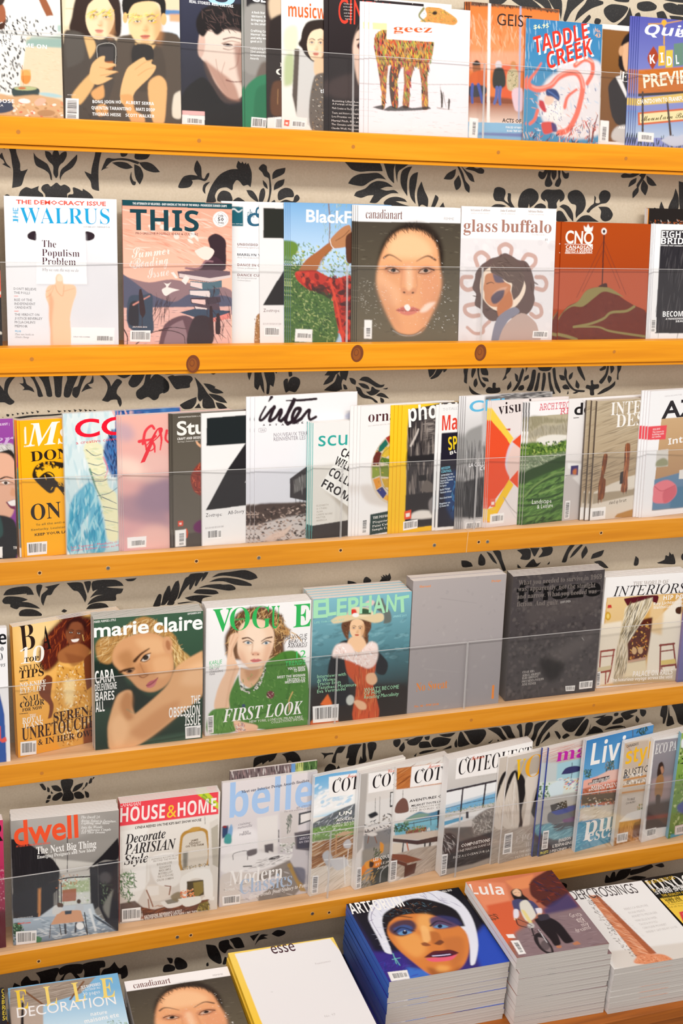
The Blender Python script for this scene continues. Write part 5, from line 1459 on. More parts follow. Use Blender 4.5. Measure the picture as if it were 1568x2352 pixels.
P D9D9E0 10 .8 190,590 560,560 800,540 800,840 185,840
C B8BED6 8 .8 790,220 830,192 870,195 870,240 800,240
C C9C0BC 4 1 180,820 260,815 420,800 560,790 860,760 860,1070 180,1080
C 4A3A34 5 1 180,820 420,800 540,800 540,870 380,900 180,960
N 3A2A26,8A746A,C8B2A4,5A4840,A89084,221A18 420 30 14 10 50 .9 182,840 540,810 860,780 850,1040 180,1072
C D9C0B0 6 .8 240,1060 300,1010 380,980 440,940 400,1010 320,1050
P 3A3436 2 1 424,640 550,548 700,500 700,740 540,790 424,766
P 6A6664 3 1 450,650 550,600 550,690 450,738
N 2A2628,9A9694 40 70 5 85 4 .8 450,650 700,560 700,700 450,738
L 3A3436 4 4 1 1 462,766 464,800
L 3A3436 4 4 1 1 490,766 492,806
L 3A3436 4 4 1 1 516,766 516,806
T h 2A1C24 0 0 0 0 0 .
L 2A1C24 22 6 1 1 302,96 282,126
L 2A1C24 12 22 1 1 262,160 230,220 224,250 250,240 300,180 320,168
L 2A1C24 22 18 1 1 320,160 290,240 295,255 330,230 362,180 368,200 350,246 366,256
L 2A1C24 22 24 1 1 366,256 400,220 440,150 456,106 420,180 396,250 410,274
L 2A1C24 24 22 1 1 410,274 450,250 490,190 488,172 460,180 440,230 452,266 500,240
L 2A1C24 20 18 1 1 500,240 540,190 556,184 550,220 560,246 598,228
L 2A1C24 8 16 1 1 400,120 460,118 500,118 600,108
L 2A1C24 14 6 1 1 470,118 600,106
t S 4A3A40 13 242 288 256 287 A
t S 4A3A40 13 284 287 298 286 R
t S 4A3A40 13 324 286 338 285 T
t S 4A3A40 13 366 285 382 284 A
t S 4A3A40 13 398 284 412 283 C
t S 4A3A40 13 434 278 448 276 T
t S 4A3A40 13 468 276 480 274 U
t S 4A3A40 13 500 272 512 271 E
t S 4A3A40 13 536 270 544 269 L
L 9A8A90 2 2 0 1 218,306 262,303 260,326 218,328 218,306
t o 6A5A60 12 228 322 254 320 131
t o A29AA0 25 314 360 640 342 NOUVEAUX TERRITOIRES
t o A29AA0 25 314 388 640 370 REINVENTER LES FRICHES
# sculp C2
B EDEBE8
P DDD8CE 10 .8 570,560 840,520 830,940 568,950
T D 2FA79C 0 0 0 0 0 .
T s 2FA79C 104 612 424 1180 392 sculpture
C B0A494 10 .7 640,720 830,820 820,900 700,760
P F4F2EC 2 1 800,420 900,470 860,860 622,690 720,540
t S 2A2426 56 758 486 880 530 CARE
t S 2A2426 56 716 540 890 630 WILLOW
t S 2A2426 56 676 612 880 730 COLLECT
t S 2A2426 56 628 690 806 790 FROM
P 3C3432 2 1 566,955 840,912 830,1020 564,1050
P 5AC0B8 1 1 536,945 572,945 568,1050 532,1044
t s B8AFA4 12 600 826 680 818 ELIZABETH
t s B8AFA4 12 600 846 670 840 & OTHERS
t s B8AFA4 12 600 866 640 862 ALAN
t s B8AFA4 12 598 886 706 876 CARPE NOIRE
t s B8AFA4 12 598 906 660 900 MATTER
t s B8AFA4 12 598 926 670 918 AMERICA
# orna C2
B F3F0EE
C D8CEC6 12 .8 885,690 960,680 1040,740 1100,800 1100,830 940,800
C D6C6B0 2 1 1120,340 1060,370 1010,430 975,510 962,590 975,690 1010,760 1060,800 1120,810
P 1F6A5A 1 1 1020,424 1062,376 1082,410 1040,455 1010,470
P A83428 1 1 1062,368 1110,340 1110,390 1084,408
P 6A2E26 1 1 980,500 1005,450 1036,470 1015,550 976,550
P 8A9A3A 1 1 972,560 1020,560 1025,620 972,640
P E0922E 1 1 978,646 1022,630 1036,690 1000,715
P 33347A 1 1 1000,718 1040,694 1070,740 1045,775
P E8A83A 1 1 1046,775 1070,745 1110,790 1110,806
P 7A8A32 1 1 1026,560 1080,550 1090,630 1030,625
P D8B43A 1 1 1030,490 1060,430 1100,420 1100,480 1060,500
P C8A02E 1 1 1034,640 1090,640 1090,700 1056,700
P 5A7A2E 1 1 1020,530 1034,496 1090,510 1090,546
N F4D87A,4A5A1E,E8C04A 40 18 8 60 60 .5 985,470 1060,380 1100,400 1100,790 1040,760 985,660
L 7A6A4A 3 3 0 .8 1100,420 1040,480 1022,580 1040,680 1100,740
T R 4A1F22 72 945 262 1460 224 ornamentum
t s C8BCB8 8 944 292 1120 274 DECORATIVE ARTS IN CANADA
P 2A3E3A 1 1 960,880 1110,850 1110,990 954,1018
t d F2F0EA 16 976 908 1180 876 THE DECORATIVE ARTS
t D F2F0EA 15 974 938 1160 908 Disgustable | Sea
t D F2F0EA 15 972 964 1160 934 Paint Colours the
t D F2F0EA 15 970 988 1160 958 Sample Colour Fan
X 904 910 940 905 936 1000 900 1006
# photo C2
B F8C926
G F9CC2A F4C01E 1180 150 1160 1000
P 3A3436 1 1 1214,182 1560,110 1540,930 1190,975
P 5A5250 4 1 1320,180 1560,130 1560,480 1310,520
N 8A7E78,2A2426,6A605C,B0A49C 150 60 8 -8 6 .7 1330,180 1560,140 1560,470 1310,510
N 6A605C,1E1A1C,9A8E86 130 130 14 88 5 .7 1205,300 1320,280 1560,500 1540,700 1195,740
P 2A2628 3 1 1210,490 1420,470 1420,520 1208,540
L C9BEB6 14 10 2 1 1230,420 1270,340 1280,310
P 2A2426 4 1 1195,750 1400,720 1560,720 1540,930 1190,960
C E4DED6 6 1 1240,870 1300,850 1380,860 1370,900 1230,910
C 6A605A 4 1 1290,720 1330,650 1380,680 1390,720 1340,730
P 1E1A1C 2 1 1280,618 1336,612 1336,650 1284,655
T S FBFAF4 112 1214 260 1680 190 photolife
C 8A8280 5 1 1350,790 1400,740 1400,880 1360,870
P E8502E 1 1 1186,858 1232,846 1232,904 1186,912
P F8ECE4 1 1 1196,872 1224,866 1222,890 1198,896
X 1178 926 1274 910 1272 968 1176 986
# make C2
B F3F1EF
t o C8C4C4 18 1442 188 1600 168 TOTALLY AD
T S E4402C 100 1436 318 1640 300 Make:
P 1E1A2A 1 1 1436,336 1700,316 1690,945 1406,965
C 1A3A6A 14 1 1470,620 1700,560 1700,900 1500,900
N 3A8AC8,1A2A5A,0E0E1E,5AB0D8 60 50 14 80 40 .6 1500,600 1700,560 1700,900 1500,880
T S F2CF1E 88 1480 450 1640 420 SPACE
t S F4F0EA 22 1490 480 1620 440 BUILD
t S 7AC8E0 17 1432 580 1490 570 MISSION
t S 7AC8E0 17 1432 602 1500 592 CONTROL
t S D8E4F0 12 1430 624 1510 612 INTERVIEWS The
t S D8E4F0 12 1428 642 1520 630 Floating Town in
t S D8E4F0 12 1426 660 1510 648 Space Game
t S D8E4F0 12 1424 676 1480 668 Know Paints
t S D8E4F0 12 1424 694 1466 688 to Space
t S D8E4F0 12 1424 720 1490 708 Build Things
t S D8E4F0 12 1424 738 1500 726 Vacuum Meter
t S D8E4F0 12 1422 776 1500 764 Put a Good Home
t S D8E4F0 12 1420 812 1490 802 Register on
t S D8E4F0 12 1420 830 1482 820 CS home Kit
P E84A3A 1 1 1394,400 1410,400 1406,510 1390,510
P 7A7AA0 1 1 1382,630 1402,630 1398,740 1378,740
P 3AA0D0 1 1 1378,750 1400,750 1396,860 1374,860
P 4AA86A 1 1 1372,870 1394,870 1390,980 1370,980
# ciel C3
B E6E3E4
G F0EEEE B8B4B2 120 160 120 560
P 3A3638 6 .9 250,150 700,110 700,160 250,190
N C8C4C0,1E1C1E,7A7674 80 30 10 20 50 .8 330,130 700,105 695,150 340,180
C 9A9896 8 1 120,400 220,340 330,300 330,600 100,600
P C8C4C4 6 .9 230,200 280,170 330,200 330,480 230,480
N 4A484A,8A8888,C8C6C6,2E2C2E 130 120 8 88 5 .6 110,480 330,460 330,720 90,760
P 3E3C3E 6 1 95,720 330,660 330,960 90,960
N 1E1C1E,6A6868,2A282A 130 120 8 88 8 .7 100,640 330,600 330,960 90,980
L 2A2A2E 9 9 1 1 184,600 176,960
T O 63B9E0 72 144 252 420 228 CIEL
t S F6F4F4 26 140 620 330 602 LA COLLECTION
t S F6F4F4 26 214 642 330 630 CONTE
P D9D6D4 1 1 108,980 230,965 230,1030 104,1040
X 120 990 216 980 212 1030 112 1040
t s EDEAEA 9 112 976 230 960 DESIGN ARCHITECTURE
# visual C3
B E9DFDC
P F6CF4A 1 1 290,220 440,430 470,410 420,474 280,300
C E9512A 1 1 286,300 290,310 416,470 384,600 412,700 262,900
P E9512A 0 1 284,302 420,472 400,520 384,600 412,702 264,905 262,600
C D8D2DE 4 .9 410,480 470,410 600,410 600,760 480,760 400,660 384,590
C ECC8B8 6 .8 430,480 500,450 500,680 420,690 395,600
P E9512A 1 1 430,452 490,400 490,500
P F0A03A 0 1 262,960 408,702 436,736 300,990 262,990
P F5C52A 1 1 300,890 412,704 440,740 290,990 262,975 264,900
P E9512A 1 1 412,706 470,640 470,760
L C9BFC0 3 3 1 .8 370,820 440,940 470,970
L 9A8A80 4 4 1 .8 372,820 430,900 500,960
P C0321E 1 1 385,368 420,362 416,380
T R 2A1E20 76 338 270 560 238 visual
P E86A50 1 1 284,832 318,828 318,884 286,886
P F6E4DC 1 1 292,852 312,850 310,870 292,872
P F8F5F2 1 1 284,936 376,924 374,990 282,1000
X 288 942 372 930 370 984 286 994
t s F0C8A0 9 286 906 320 902 magazine
# ar C3
B F5F2F2
P 221C1E 1 1 540,190 548,190 542,385 534,385
T m DE6A76 44 610 242 860 222 ARCHITECTU
T m DE6A76 40 748 268 980 250 REVIEW
G B9AE92 C8BEA6 548 300 548 440 545,286 900,256 880,480 530,480
C 9A9276 6 1 545,290 620,282 690,296 760,300 900,290 900,330 640,330 545,400
C A8A08C 6 1 540,400 640,340 700,345 900,320 900,420 700,400 535,430
N 8A8066,C8BEA8,B0A68C 120 50 9 75 20 .5 545,300 860,290 860,430 540,440
C E9E4DA 4 1 600,430 700,405 860,420 860,470 600,470
C 5A7A34 6 1 515,470 600,455 660,480 720,470 780,440 870,440 860,560 510,560
N 3E5E22,86A448,2E4A1C,A8B860,6A8A3A 220 26 14 30 60 .9 515,470 600,458 780,445 860,450 850,560 510,560
C 7A8A6A 6 1 510,560 640,540 780,520 860,510 860,600 505,700
N 98A488,5A6A48,B8C0A0 130 24 10 20 50 .8 510,555 780,525 850,520 800,570 508,640
C 2E4822 4 1 500,680 640,600 780,540 900,520 860,1000 490,1020
C 4E7434 6 1 495,760 600,690 780,620 870,600 860,960 640,950 490,1010
N 3A5E26,6A9444,27421A,58823A,7AA450 420 60 14 -22 20 .7 498,740 640,680 860,600 850,960 490,1010
L 24401A 12 8 4 .9 500,840 560,760 660,690 780,640
L 24401A 12 10 4 .9 530,840 640,830 740,800 790,760
L 24401A 12 8 4 .9 540,800 600,740 700,690 790,670
L 24401A 10 8 4 .8 600,820 620,780 700,740 780,720
L 86A85A 12 8 4 .8 510,820 580,745 700,670 780,650
L 86A85A 12 8 4 .8 610,800 700,770 780,740
L 24401A 14 10 4 .8 500,880 640,860 790,820
L 24401A 12 10 4 .7 495,960 640,930 790,880
t o F4F4EE 30 560 866 690 858 Landscape
t o F4F4EE 28 594 898 700 886 & Leisure
# des C3
B EFE9E7
G F2EEEC DDD4D0 820 170 780 980
L C9C2C0 3 3 1 1 898,176 950,230
T O 1F1B1D 78 842 272 1150 246 design
P 2A2224 0 1 838,292 876,289 876,293 838,296
P F6F3F1 3 1 800,590 880,600 940,580 940,640 800,630
P 3A2E6A 2 1 822,612 872,608 868,676 818,680
C C8703A 4 1 836,640 860,630 858,668 836,670
L 3A3436 4 4 1 1 785,678 830,674
C C9C0BC 4 1 784,690 880,680 940,740 930,980 750,985
C E4DEDA 4 1 830,690 900,680 940,820 900,760
X 784 846 816 842 808 960 776 964
# intdes C3
B B9A68A
G BFAE92 B0987A 1010 190 960 800
N 8A7860,CBBB9F,A08C70,6A5A48 200 150 5 -14 4 .6 1010,190 1400,170 1380,700 980,780
P DDD2C2 3 1 975,790 1100,730 1320,650 1400,640 1400,960 940,975
P A89880 3 1 970,800 1230,770 1320,720 1320,790 965,870
N 6A5A4A,3A3028 20 90 4 -12 4 .7 985,600 1000,560 1000,760 975,780
P B88848 3 1 1130,935 1240,900 1320,920 1320,960 1110,960
P E3DACB 2 1 1180,690 1400,650 1400,740 1180,760
C 7A4428 2 1 1040,540 1066,538 1060,600 1050,650 1040,690 1054,710 1040,830 1000,842 1005,740 1020,680
N C87A42,3A2018,8A5230 30 60 6 88 6 .8 1040,540 1064,540 1050,700 1036,830 1002,840 1020,690
C 8A5238 2 1 1186,470 1216,468 1210,600 1200,690 1196,780 1154,784 1168,690 1176,600
N D88A5A,3A2420,A8643C 36 70 6 88 6 .8 1184,470 1214,470 1198,780 1158,780
C 3A3232 2 1 1152,660 1172,650 1166,730 1146,735
T R F6F3EE 84 1086 276 1500 240 INTERIOR
T R F6F3EE 82 1120 356 1480 322 DESIGN
t z 5A4A3A 24 1074 870 1190 850 stand up for art
P F7F5F1 1 1 940,900 1054,886 1050,966 930,980
X 958 912 1044 902 1040 952 954 964
# azure C3
B F3F2F3
P C9A67C 1 1 1426,300 1800,268 1760,870 1362,912
G CDAA80 B8906A 1420 300 1380 700 1426,300 1800,268 1780,680 1380,720
P 6A8AA8 3 1 1378,705 1540,660 1800,620 1770,870 1362,910
P 4A7A9A 6 .8 1500,760 1800,700 1770,870 1480,895
C E8808A 3 1 1380,740 1460,706 1520,740 1524,800 1480,850 1440,862 1372,855 1370,800
C D0606E 4 .8 1440,780 1520,744 1522,800 1480,848 1440,858
L C85A68 5 4 2 .9 1380,750 1430,780 1520,740
P D9D4CC 1 1 1394,510 1472,500 1468,615 1386,622
C 9A9A7A 4 1 1396,580 1440,560 1468,580 1464,610 1390,616
P E9E4DE 1 1 1546,640 1800,610 1800,690 1540,700
T O 2E2A2E 112 1424 296 1960 240 AZURE
P E8515A 1 1 1330,352 1462,342 1452,436 1328,440
t S F6DCDC 12 1366 376 1416 370 SPECIAL REPORT
t S F6DCDC 12 1364 394 1440 386 The return to
t S F6DCDC 12 1362 410 1440 402 building with
t S F6DCDC 12 1360 426 1420 420 our senses
t S F4F0EC 42 1468 472 1760 420 Interiors
t s C8C4C4 8 1446 152 1560 140 DESIGN ARCHITECTURE
# sliverd D1
B EFEDEE
P 2A4A9A 2 1 -80,640 0,620 30,760 46,1080 -80,1090
C 2A5AA8 6 .8 -60,660 10,680 36,900 30,1080 -60,1080
T S 1A1A1E 90 -80 300 44 290 he
t d 2A2A30 40 -60 345 24 335 rs so
t D 2A2A30 70 -60 408 20 396 oso
t i 4A4A50 30 -40 448 36 440 rarrs
P EE5A4A 2 1 -60,850 6,840 10,940 -60,950
C EE5A4A 2 1 10,930 40,910 46,940 14,950
# bazaar D1
B F3B24C
G F6C878 EFA22E 150 150 300 1000
C F9DA9A 40 .8 150,180 420,130 400,330 180,420
C 5A1E14 12 1 420,120 520,100 620,130 640,330 560,330 480,300 440,330 380,430 300,480 260,400 290,260
N 8A3418,6A2414,C05A24,4A1410 200 80 8 110 40 .7 290,260 420,130 520,110 620,150 620,300 430,330 300,480 270,390
F 8A4E30 5A2A1A A04A40 500 225 62 82 6
C F6F0EA 1 1 475,262 530,255 520,274 486,278
C 3A1410 6 1 440,190 450,140 520,110 580,150 570,220 540,150 480,150 450,210
L E8C070 5 5 1 1 552,230 560,270
C A8683A 4 1 470,300 540,290 590,320 600,350 560,400 480,420 400,410 390,350
C 8A4E2A 8 .7 430,350 480,440 540,420 560,380
C E0A44A 4 1 385,420 470,452 560,410 600,440 600,960 420,1000 350,820 372,560
N FCE8B4,B8741E,F6CE7A,8A5010,FFF4D8 340 30 10 70 60 .85 385,425 470,455 560,412 600,500 600,900 430,990 360,800 375,560
C F9E2AA 14 .8 430,540 500,520 490,680 440,700
C 7A3E22 3 1 310,500 350,520 340,640 360,700 345,780 320,790 330,700 270,640 260,580
C 7A3E22 3 1 560,400 610,350 620,560 580,600
C 8A4A24 4 1 560,860 620,800 620,960 560,980
T R 2A1A14 172 140 340 238 318 B
T d 1A1210 156 286 332 342 320 A
T D F8F4EC 104 130 425 292 408 10
t d 2A1A14 30 164 412 258 398 TOP
t D 2A1A14 32 130 470 292 446 STYLING
t d 2A1A14 52 128 522 292 500 TIPS
P 2A1A14 0 1 132,538 188,530 188,534 132,542
t d FBF3E6 30 132 580 306 556 NO KNIFE
t d FBF3E6 34 132 620 304 596 EYE-LIFT
P 2A1A14 0 1 132,628 188,622 188,626 132,632
t D 2A1A14 36 152 676 270 658 NAIL
t d 2A1A14 36 132 716 296 692 COLOR
t d 2A1A14 22 148 742 282 722 FOR NOW
P 2A1A14 0 1 132,756 188,750 188,754 132,760
t d FBF3E6 20 196 780 240 774 THE
t d FBF3E6 38 148 822 286 800 ROYAL
t d FBF3E6 36 148 858 286 832 JEANS
t d 3A1A10 62 358 812 640 752 SERENA
t d 3A1A10 82 146 934 680 832 UNRETOUCHED
t d 3A1A10 40 252 966 640 896 & IN HER OWN
P 2A1A14 0 0 0,0 1,0 1,1
t i 6A4A2A 14 545 125 610 116 Harper's
X 136 944 242 932 242 1024 136 1036
# marie D1
B 33503C
G 41604A 1A2C22 900 80 900 1000
P 1E2A24 14 .9 622,400 760,400 860,560 860,760 720,720 640,740
C 1C2620 20 .9 860,560 1000,640 1110,610 900,760 760,800
P 3E5A48 14 .8 900,940 1350,860 1352,950 900,990
P 22382A 4 .8 940,950 1352,880 1352,890 940,962
C B98A4E 6 1 640,300 680,250 760,240 860,160 960,110 1060,150 1160,230 1200,320 1270,400 1180,430 1100,250 900,220 780,320 740,420 660,400
N E6C488,8A5C2C,D0A060,F2D8A4,6A4420 240 70 7 130 40 .7 640,310 700,250 900,130 1020,130 1180,260 1240,400 1140,300 920,230 780,320 720,420 660,400
C D9A070 6 1 760,330 820,260 960,215 1080,240 1140,330 1160,430 1140,520 1090,580 1010,612 930,590 870,530 800,470 752,410
C E9B888 20 .8 900,260 1060,250 1120,340 1040,360 940,320
C E6B282 16 .8 1020,400 1130,380 1140,480 1060,520
C B07848 22 .7 780,380 860,330 900,420 860,480
C B87C4E 18 .6 900,440 960,420 990,500 930,520
E D8A074 1120 300 36 60 -10 4 1
E A86A44 1122 300 16 34 -10 4 .8
C C9A060 6 1 1150,250 1210,330 1270,390 1170,450 1160,380
N F0D49A,8A6030 60 70 6 70 25 .8 1150,250 1220,340 1260,400 1170,450
L 4A2C1A 22 8 4 1 898,406 940,360 996,322
L 4A2C1A 18 8 4 1 800,480 840,462 896,450
C D9CCC0 3 1 944,400 970,366 1002,356 994,390 960,408
E 3A3028 972 382 20 17 -20 2 1
L 2A1A14 9 6 2 1 940,404 966,368 1006,352
L 3A241A 5 4 2 .9 946,410 976,408 1000,390
C 8A6A54 3 .9 836,476 870,460 900,462 880,484 850,488
E 2A201C 866 472 16 10 -10 2 1
L 2A1A14 8 5 2 1 830,474 870,456 902,458
L A06A44 6 6 4 .8 934,420 960,480 980,496
L 7A4028 7 5 2 .8 930,506 956,516 990,498
C B8606A 3 1 976,566 1000,540 1030,530 1056,512 1044,540 1010,570 986,582
C C8767A 3 .9 986,580 1012,564 1046,540 1030,572 1000,586
L 6A2A2E 4 3 1 .9 976,568 1010,558 1054,516
C E0AC7C 6 1 1180,440 1350,336 1352,620 1300,680 1150,800 980,930 860,990 740,994 722,930 724,820 780,640 840,600 880,610 880,700 900,760 1020,660 1120,560
C F0C498 26 .7 1240,460 1350,400 1352,560 1200,560
C C88C5C 22 .7 860,880 1060,720 1200,660 1160,780 960,930
C F0C090 20 .8 740,820 800,760 860,840 820,960 760,960
C B87C4C 14 .8 840,610 884,640 880,760 900,770 850,800 800,700
L 8A9070 9 6 4 .6 846,726 890,752
T S FBFAF8 0 0 0 0 0 .
T O FBFAF8 92 622 246 992 214 marie
T O FBFAF8 98 1024 216 1350 188 claire
t S F0F0EC 15 626 152 772 136 POWER, PURPOSE & STYLE
t S F0F0EC 12 1250 96 1340 86 SEPTEMBER 2019
t S F6F4F0 84 636 556 766 538 CARA
t S F6F4F0 46 634 606 778 588 DELEVINGNE
t S F6F4F0 60 636 672 762 660 BARES
t S F6F4F0 68 638 746 698 738 ALL
t S F6F4F0 56 1272 692 1334 686 THE
t S F6F4F0 66 1126 782 1332 760 OBSESSION
t S F6F4F0 66 1232 836 1334 828 ISSUE
X 1234 842 1338 830 1336 912 1236 922
# vogue D2
B F1EFEE
G F6F4F3 E9E6E6 60 240 60 1090
C 6A4A32 8 1 170,560 165,450 200,380 240,300 330,250 440,250 540,300 560,360 600,420 560,470 560,560 520,600 460,600 200,600
N C89A60,8A5C38,E6C490,4A2E20,D9B07A 260 60 7 110 60 .8 170,560 190,380 260,280 400,250 540,300 600,400 620,470 540,500 540,600 470,600 440,420 260,420 190,560
N E0B87C,B8864E 70 70 6 60 50 .8 500,300 600,400 680,470 560,460 500,420
C F0CDB0 4 1 250,440 270,370 340,330 430,340 486,400 492,480 470,560 440,620 400,650 360,664 320,655 280,610 250,550
C F8DFC8 20 .8 300,400 380,370 430,420 420,520 330,540
C D9A688 18 .7 250,520 290,560 320,640 270,620
C D9A688 16 .6 440,500 480,520 440,620 410,640
L 5A3A28 11 5 3 1 282,460 320,454 356,476
L 5A3A28 5 11 3 1 408,478 440,458 478,450
C B07A58 10 .6 285,480 320,470 358,490 320,504
C B07A58 10 .6 408,490 440,474 480,480 440,500
C E6E2DC 2 1 292,486 318,476 346,490 320,498
C E6E2DC 2 1 414,494 440,478 466,486 440,500
E 4A6070 320 487 10 9 0 2 1
E 4A6070 440 489 10 9 0 2 1
L 3A2620 6 4 2 1 286,484 318,473 350,490
L 3A2620 4 6 2 1 410,494 440,475 472,482
L C89474 8 6 4 .7 350,500 346,540 342,560
C D89C80 6 .8 340,556 370,548 398,558 390,572 350,572
E 7A4A38 352 566 6 4 0 2 .9
E 7A4A38 386 566 6 4 0 2 .9
C D07A78 3 1 332,604 360,594 372,598 386,594 412,604 376,620 350,618
L 8A4444 3 3 1 .8 334,605 370,605 410,605
C EDC4A4 4 1 200,440 240,420 264,440 240,490 220,540 250,640 262,660 230,740 200,860 190,930 96,930 110,820 140,740 170,680 180,580 190,500
L CF9A7A 5 4 3 .8 250,450 215,520 205,580
L CF9A7A 5 4 3 .8 228,430 200,500
L CF9A7A 8 8 6 .6 240,640 200,760 170,920
C E3B48E 4 1 270,650 330,670 400,655 430,620 420,700 400,760 330,790 270,740
C B8845E 12 .7 290,660 400,660 380,720 320,740
C 4E8236 5 1 256,700 270,780 330,790 400,730 440,620 500,580 560,545 640,545 700,620 722,700 712,1040 560,1070 380,1060 230,1010 195,900 200,820
N 6A9A48,2E5A22,84B060,3E6E2C 300 34 9 70 50 .5 260,760 430,640 560,560 690,600 715,1040 380,1060 230,1000 200,850
L 2E5A22 14 10 5 .7 270,780 340,800 430,680
L 2E5A22 12 10 6 .6 560,560 600,700 580,860
L 2E5A22 10 10 6 .6 230,900 400,960 600,900
C 5C8E42 5 1 60,960 100,930 200,930 240,1000 230,1080 60,1096 40,1050
N 7AA85A,3A6A2A 80 50 8 85 20 .6 60,960 200,935 235,1080 50,1095
C 5C8E42 4 1 380,1060 420,960 560,980 700,990 708,1044
C EDC4A4 4 1 220,1000 300,1020 380,1040 370,1078 250,1084
N E6E0DA,3A3A3E,D0C8C0 90 14 12 40 60 1 262,730 280,790 330,810 400,740 432,650 440,660 400,780 330,826 270,800
N F4F0EC,C06A7A,8A8A90 60 24 6 30 70 1 232,1030 300,1020 300,1076 240,1080
E 7A3A44 468 834 26 26 0 4 1
N E6D0C0,3A2024 26 10 6 40 60 1 446,812 490,812 490,858 446,858
L D9B070 9 4 1 1 616,816 590,880 600,940
L E8B0A0 7 4 1 1 596,890 588,950
E 3A4A6A 290 908 12 12 0 1 1
T d 35B45A 150 84 414 212 402 V
T D 35B45A 150 196 408 328 396 O
T D 35B45A 146 344 394 470 384 G
T d 35B45A 146 470 388 524 384 U
T d 35B45A 152 620 384 736 374 E
t S 35B45A 12 232 338 292 332 BRITISH
t z 4A4446 28 548 464 712 452 THE VOGUE
t z 4A4446 28 586 496 712 482 BEAUTY
t z 4A4446 28 580 522 712 510 AWARDS
t z B0A8A8 12 594 524 706 516 THE WINNERS
t i 4AC46A 48 640 590 704 580 12
t S 4AC46A 30 566 640 700 628 TRENDS
t S F6F4F0 17 582 668 700 656 YOU'LL WANT
t S F6F4F0 17 622 682 700 672 TO WEAR
t S F6F4F0 17 512 724 698 708 MEET THE WOMAN
t S F6F4F0 17 576 742 698 730 TRYING TO
t S F6F4F0 17 562 758 698 748 WESTMINSTER
t z 6AC88A 26 58 634 146 622 KARLIE
t z 6AC88A 22 60 658 132 648 KLOSS
t s 8A8486 13 58 672 124 664 HER LIFE
t s 8A8486 13 58 688 150 678 CHANGING
t s 8A8486 13 58 704 98 698 YEAR
t I FAF8F6 84 150 1016 418 984 FIRST
t I FAF8F6 84 430 984 680 956 LOOK
t s F0EEE8 17 326 1020 680 986 NEW YORK, LONDON, MILAN, PARIS
t s F0EEE8 15 470 1024 690 1000 COLLECTIONS SPECIAL
X 46 974 88 968 88 1086 48 1092
# eleph D2
B 4A8E9E
G 84BECC 466F78 1000 160 1000 640
G 466F78 2A2420 1000 640 1000 860 735,640 1412,600 1370,970 735,1045
N 94C4CC,4A7078,6AA0AA,3A585E 140 70 26 -10 30 .3 740,330 1400,240 1390,620 740,720
P 2A2220 20 .9 735,780 900,760 1380,760 1370,970 735,1045
C C8622C 4 1 740,1010 840,960 920,1000 900,1040 740,1045
C E8702E 4 1 800,900 850,830 880,900 850,910
C 1E2026 4 1 850,680 880,560 940,480 1000,470 980,600 1000,820 1030,880 1000,900 900,900 860,800
C 1E2026 4 1 1180,540 1250,620 1230,700 1170,680
C 6A4632 4 1 940,380 960,340 1040,330 1130,340 1140,390 1120,430 1120,490 1090,500 1080,400 1000,400 990,480 960,440
N 8A6042,3A241A 60 30 7 70 50 .8 940,380 1000,340 1140,350 1120,480 1090,490 980,460
F F2C9A0 CF9462 C03A2A 1046 398 50 66 2
C EFC49C 4 1 1010,450 1080,450 1110,520 1060,560 1000,520 980,490
C C8552E 4 1 960,570 1040,580 1160,560 1170,650 1150,760 1190,980 1020,1006 1040,780 980,690
N 8A341A,E08A50,A84A22 120 80 8 88 10 .6 990,600 1150,580 1180,980 1030,1000 1040,780
C F1DCD4 5 1 880,580 900,510 950,490 1000,500 1050,560 1110,500 1140,480 1180,500 1185,580 1160,640 1120,660 1090,650 1000,610 930,590
N FFFFFF,D9B8B0,F6E8E2 120 30 9 60 70 .7 885,580 920,500 1040,560 1150,485 1182,590 1100,655 960,590
C E3CDA4 3 1 870,340 930,305 1000,300 1100,310 1190,290 1222,300 1220,340 1160,356 1060,330 960,350 890,360
C EFDDB8 3 1 980,300 1000,260 1060,250 1130,260 1160,300 1080,316
C D83A2E 3 1 985,300 1000,270 1036,266 1046,300
E F4F0EC 1036 304 22 14 0 2 1
C 3A5A40 3 1 1060,300 1080,260 1130,270 1140,300
E E8C8C0 1130 226 34 20 -20 3 1
C 6A6A60 4 .9 1160,230 1210,190 1230,230 1270,290 1270,350 1220,360 1225,300 1180,270
C E8B890 3 1 1110,700 1160,690 1180,740 1150,770 1110,750
C E8B890 3 1 1020,880 1050,870 1100,890 1105,930 1060,930
E C8CCC4 1000 870 26 34 10 3 1
T O A8E2B8 118 752 322 848 314 E
T O A8E2B8 118 838 308 906 298 L
T O A8E2B8 112 908 306 974 300 E
T O A8E2B8 112 986 300 1056 290 P
T O A8E2B8 112 1060 290 1140 282 H
T O A8E2B8 122 1150 296 1232 284 A
T O A8E2B8 112 1236 280 1304 276 N
T O A8E2B8 106 1300 290 1396 272 T
t o 9AD8C8 13 760 360 960 340 LIFE THROUGH ART
t o A8E0E0 13 1284 320 1374 310 SPRING 2019
t o A8E2B8 23 778 724 970 706 Interviews with
t o A8E2B8 23 778 750 904 738 Ai Weiwei
t o A8E2B8 23 778 774 934 758 Tracey Emin
t o A8E2B8 23 780 798 1040 776 Yasumasa Morimura
t o A8E2B8 23 778 824 966 804 Eva Vermandel
t o A8E2B8 25 1090 814 1322 792 WHAT'S BECOME
t o A8E2B8 25 1090 836 1202 828 OF HIM?
t z A8E2B8 24 1090 862 1322 838 Recasting Masculinity
X 748 912 922 894 918 1006 750 1022
# sweat D3
B A8A0A0
G B2A9A7 9C9698 60 150 400 880
N B8B0AE,9A9494 60 30 20 0 90 .3 60,160 580,130 545,840 45,895
L 8A8482 2 1 1 .7 220,258 425,286
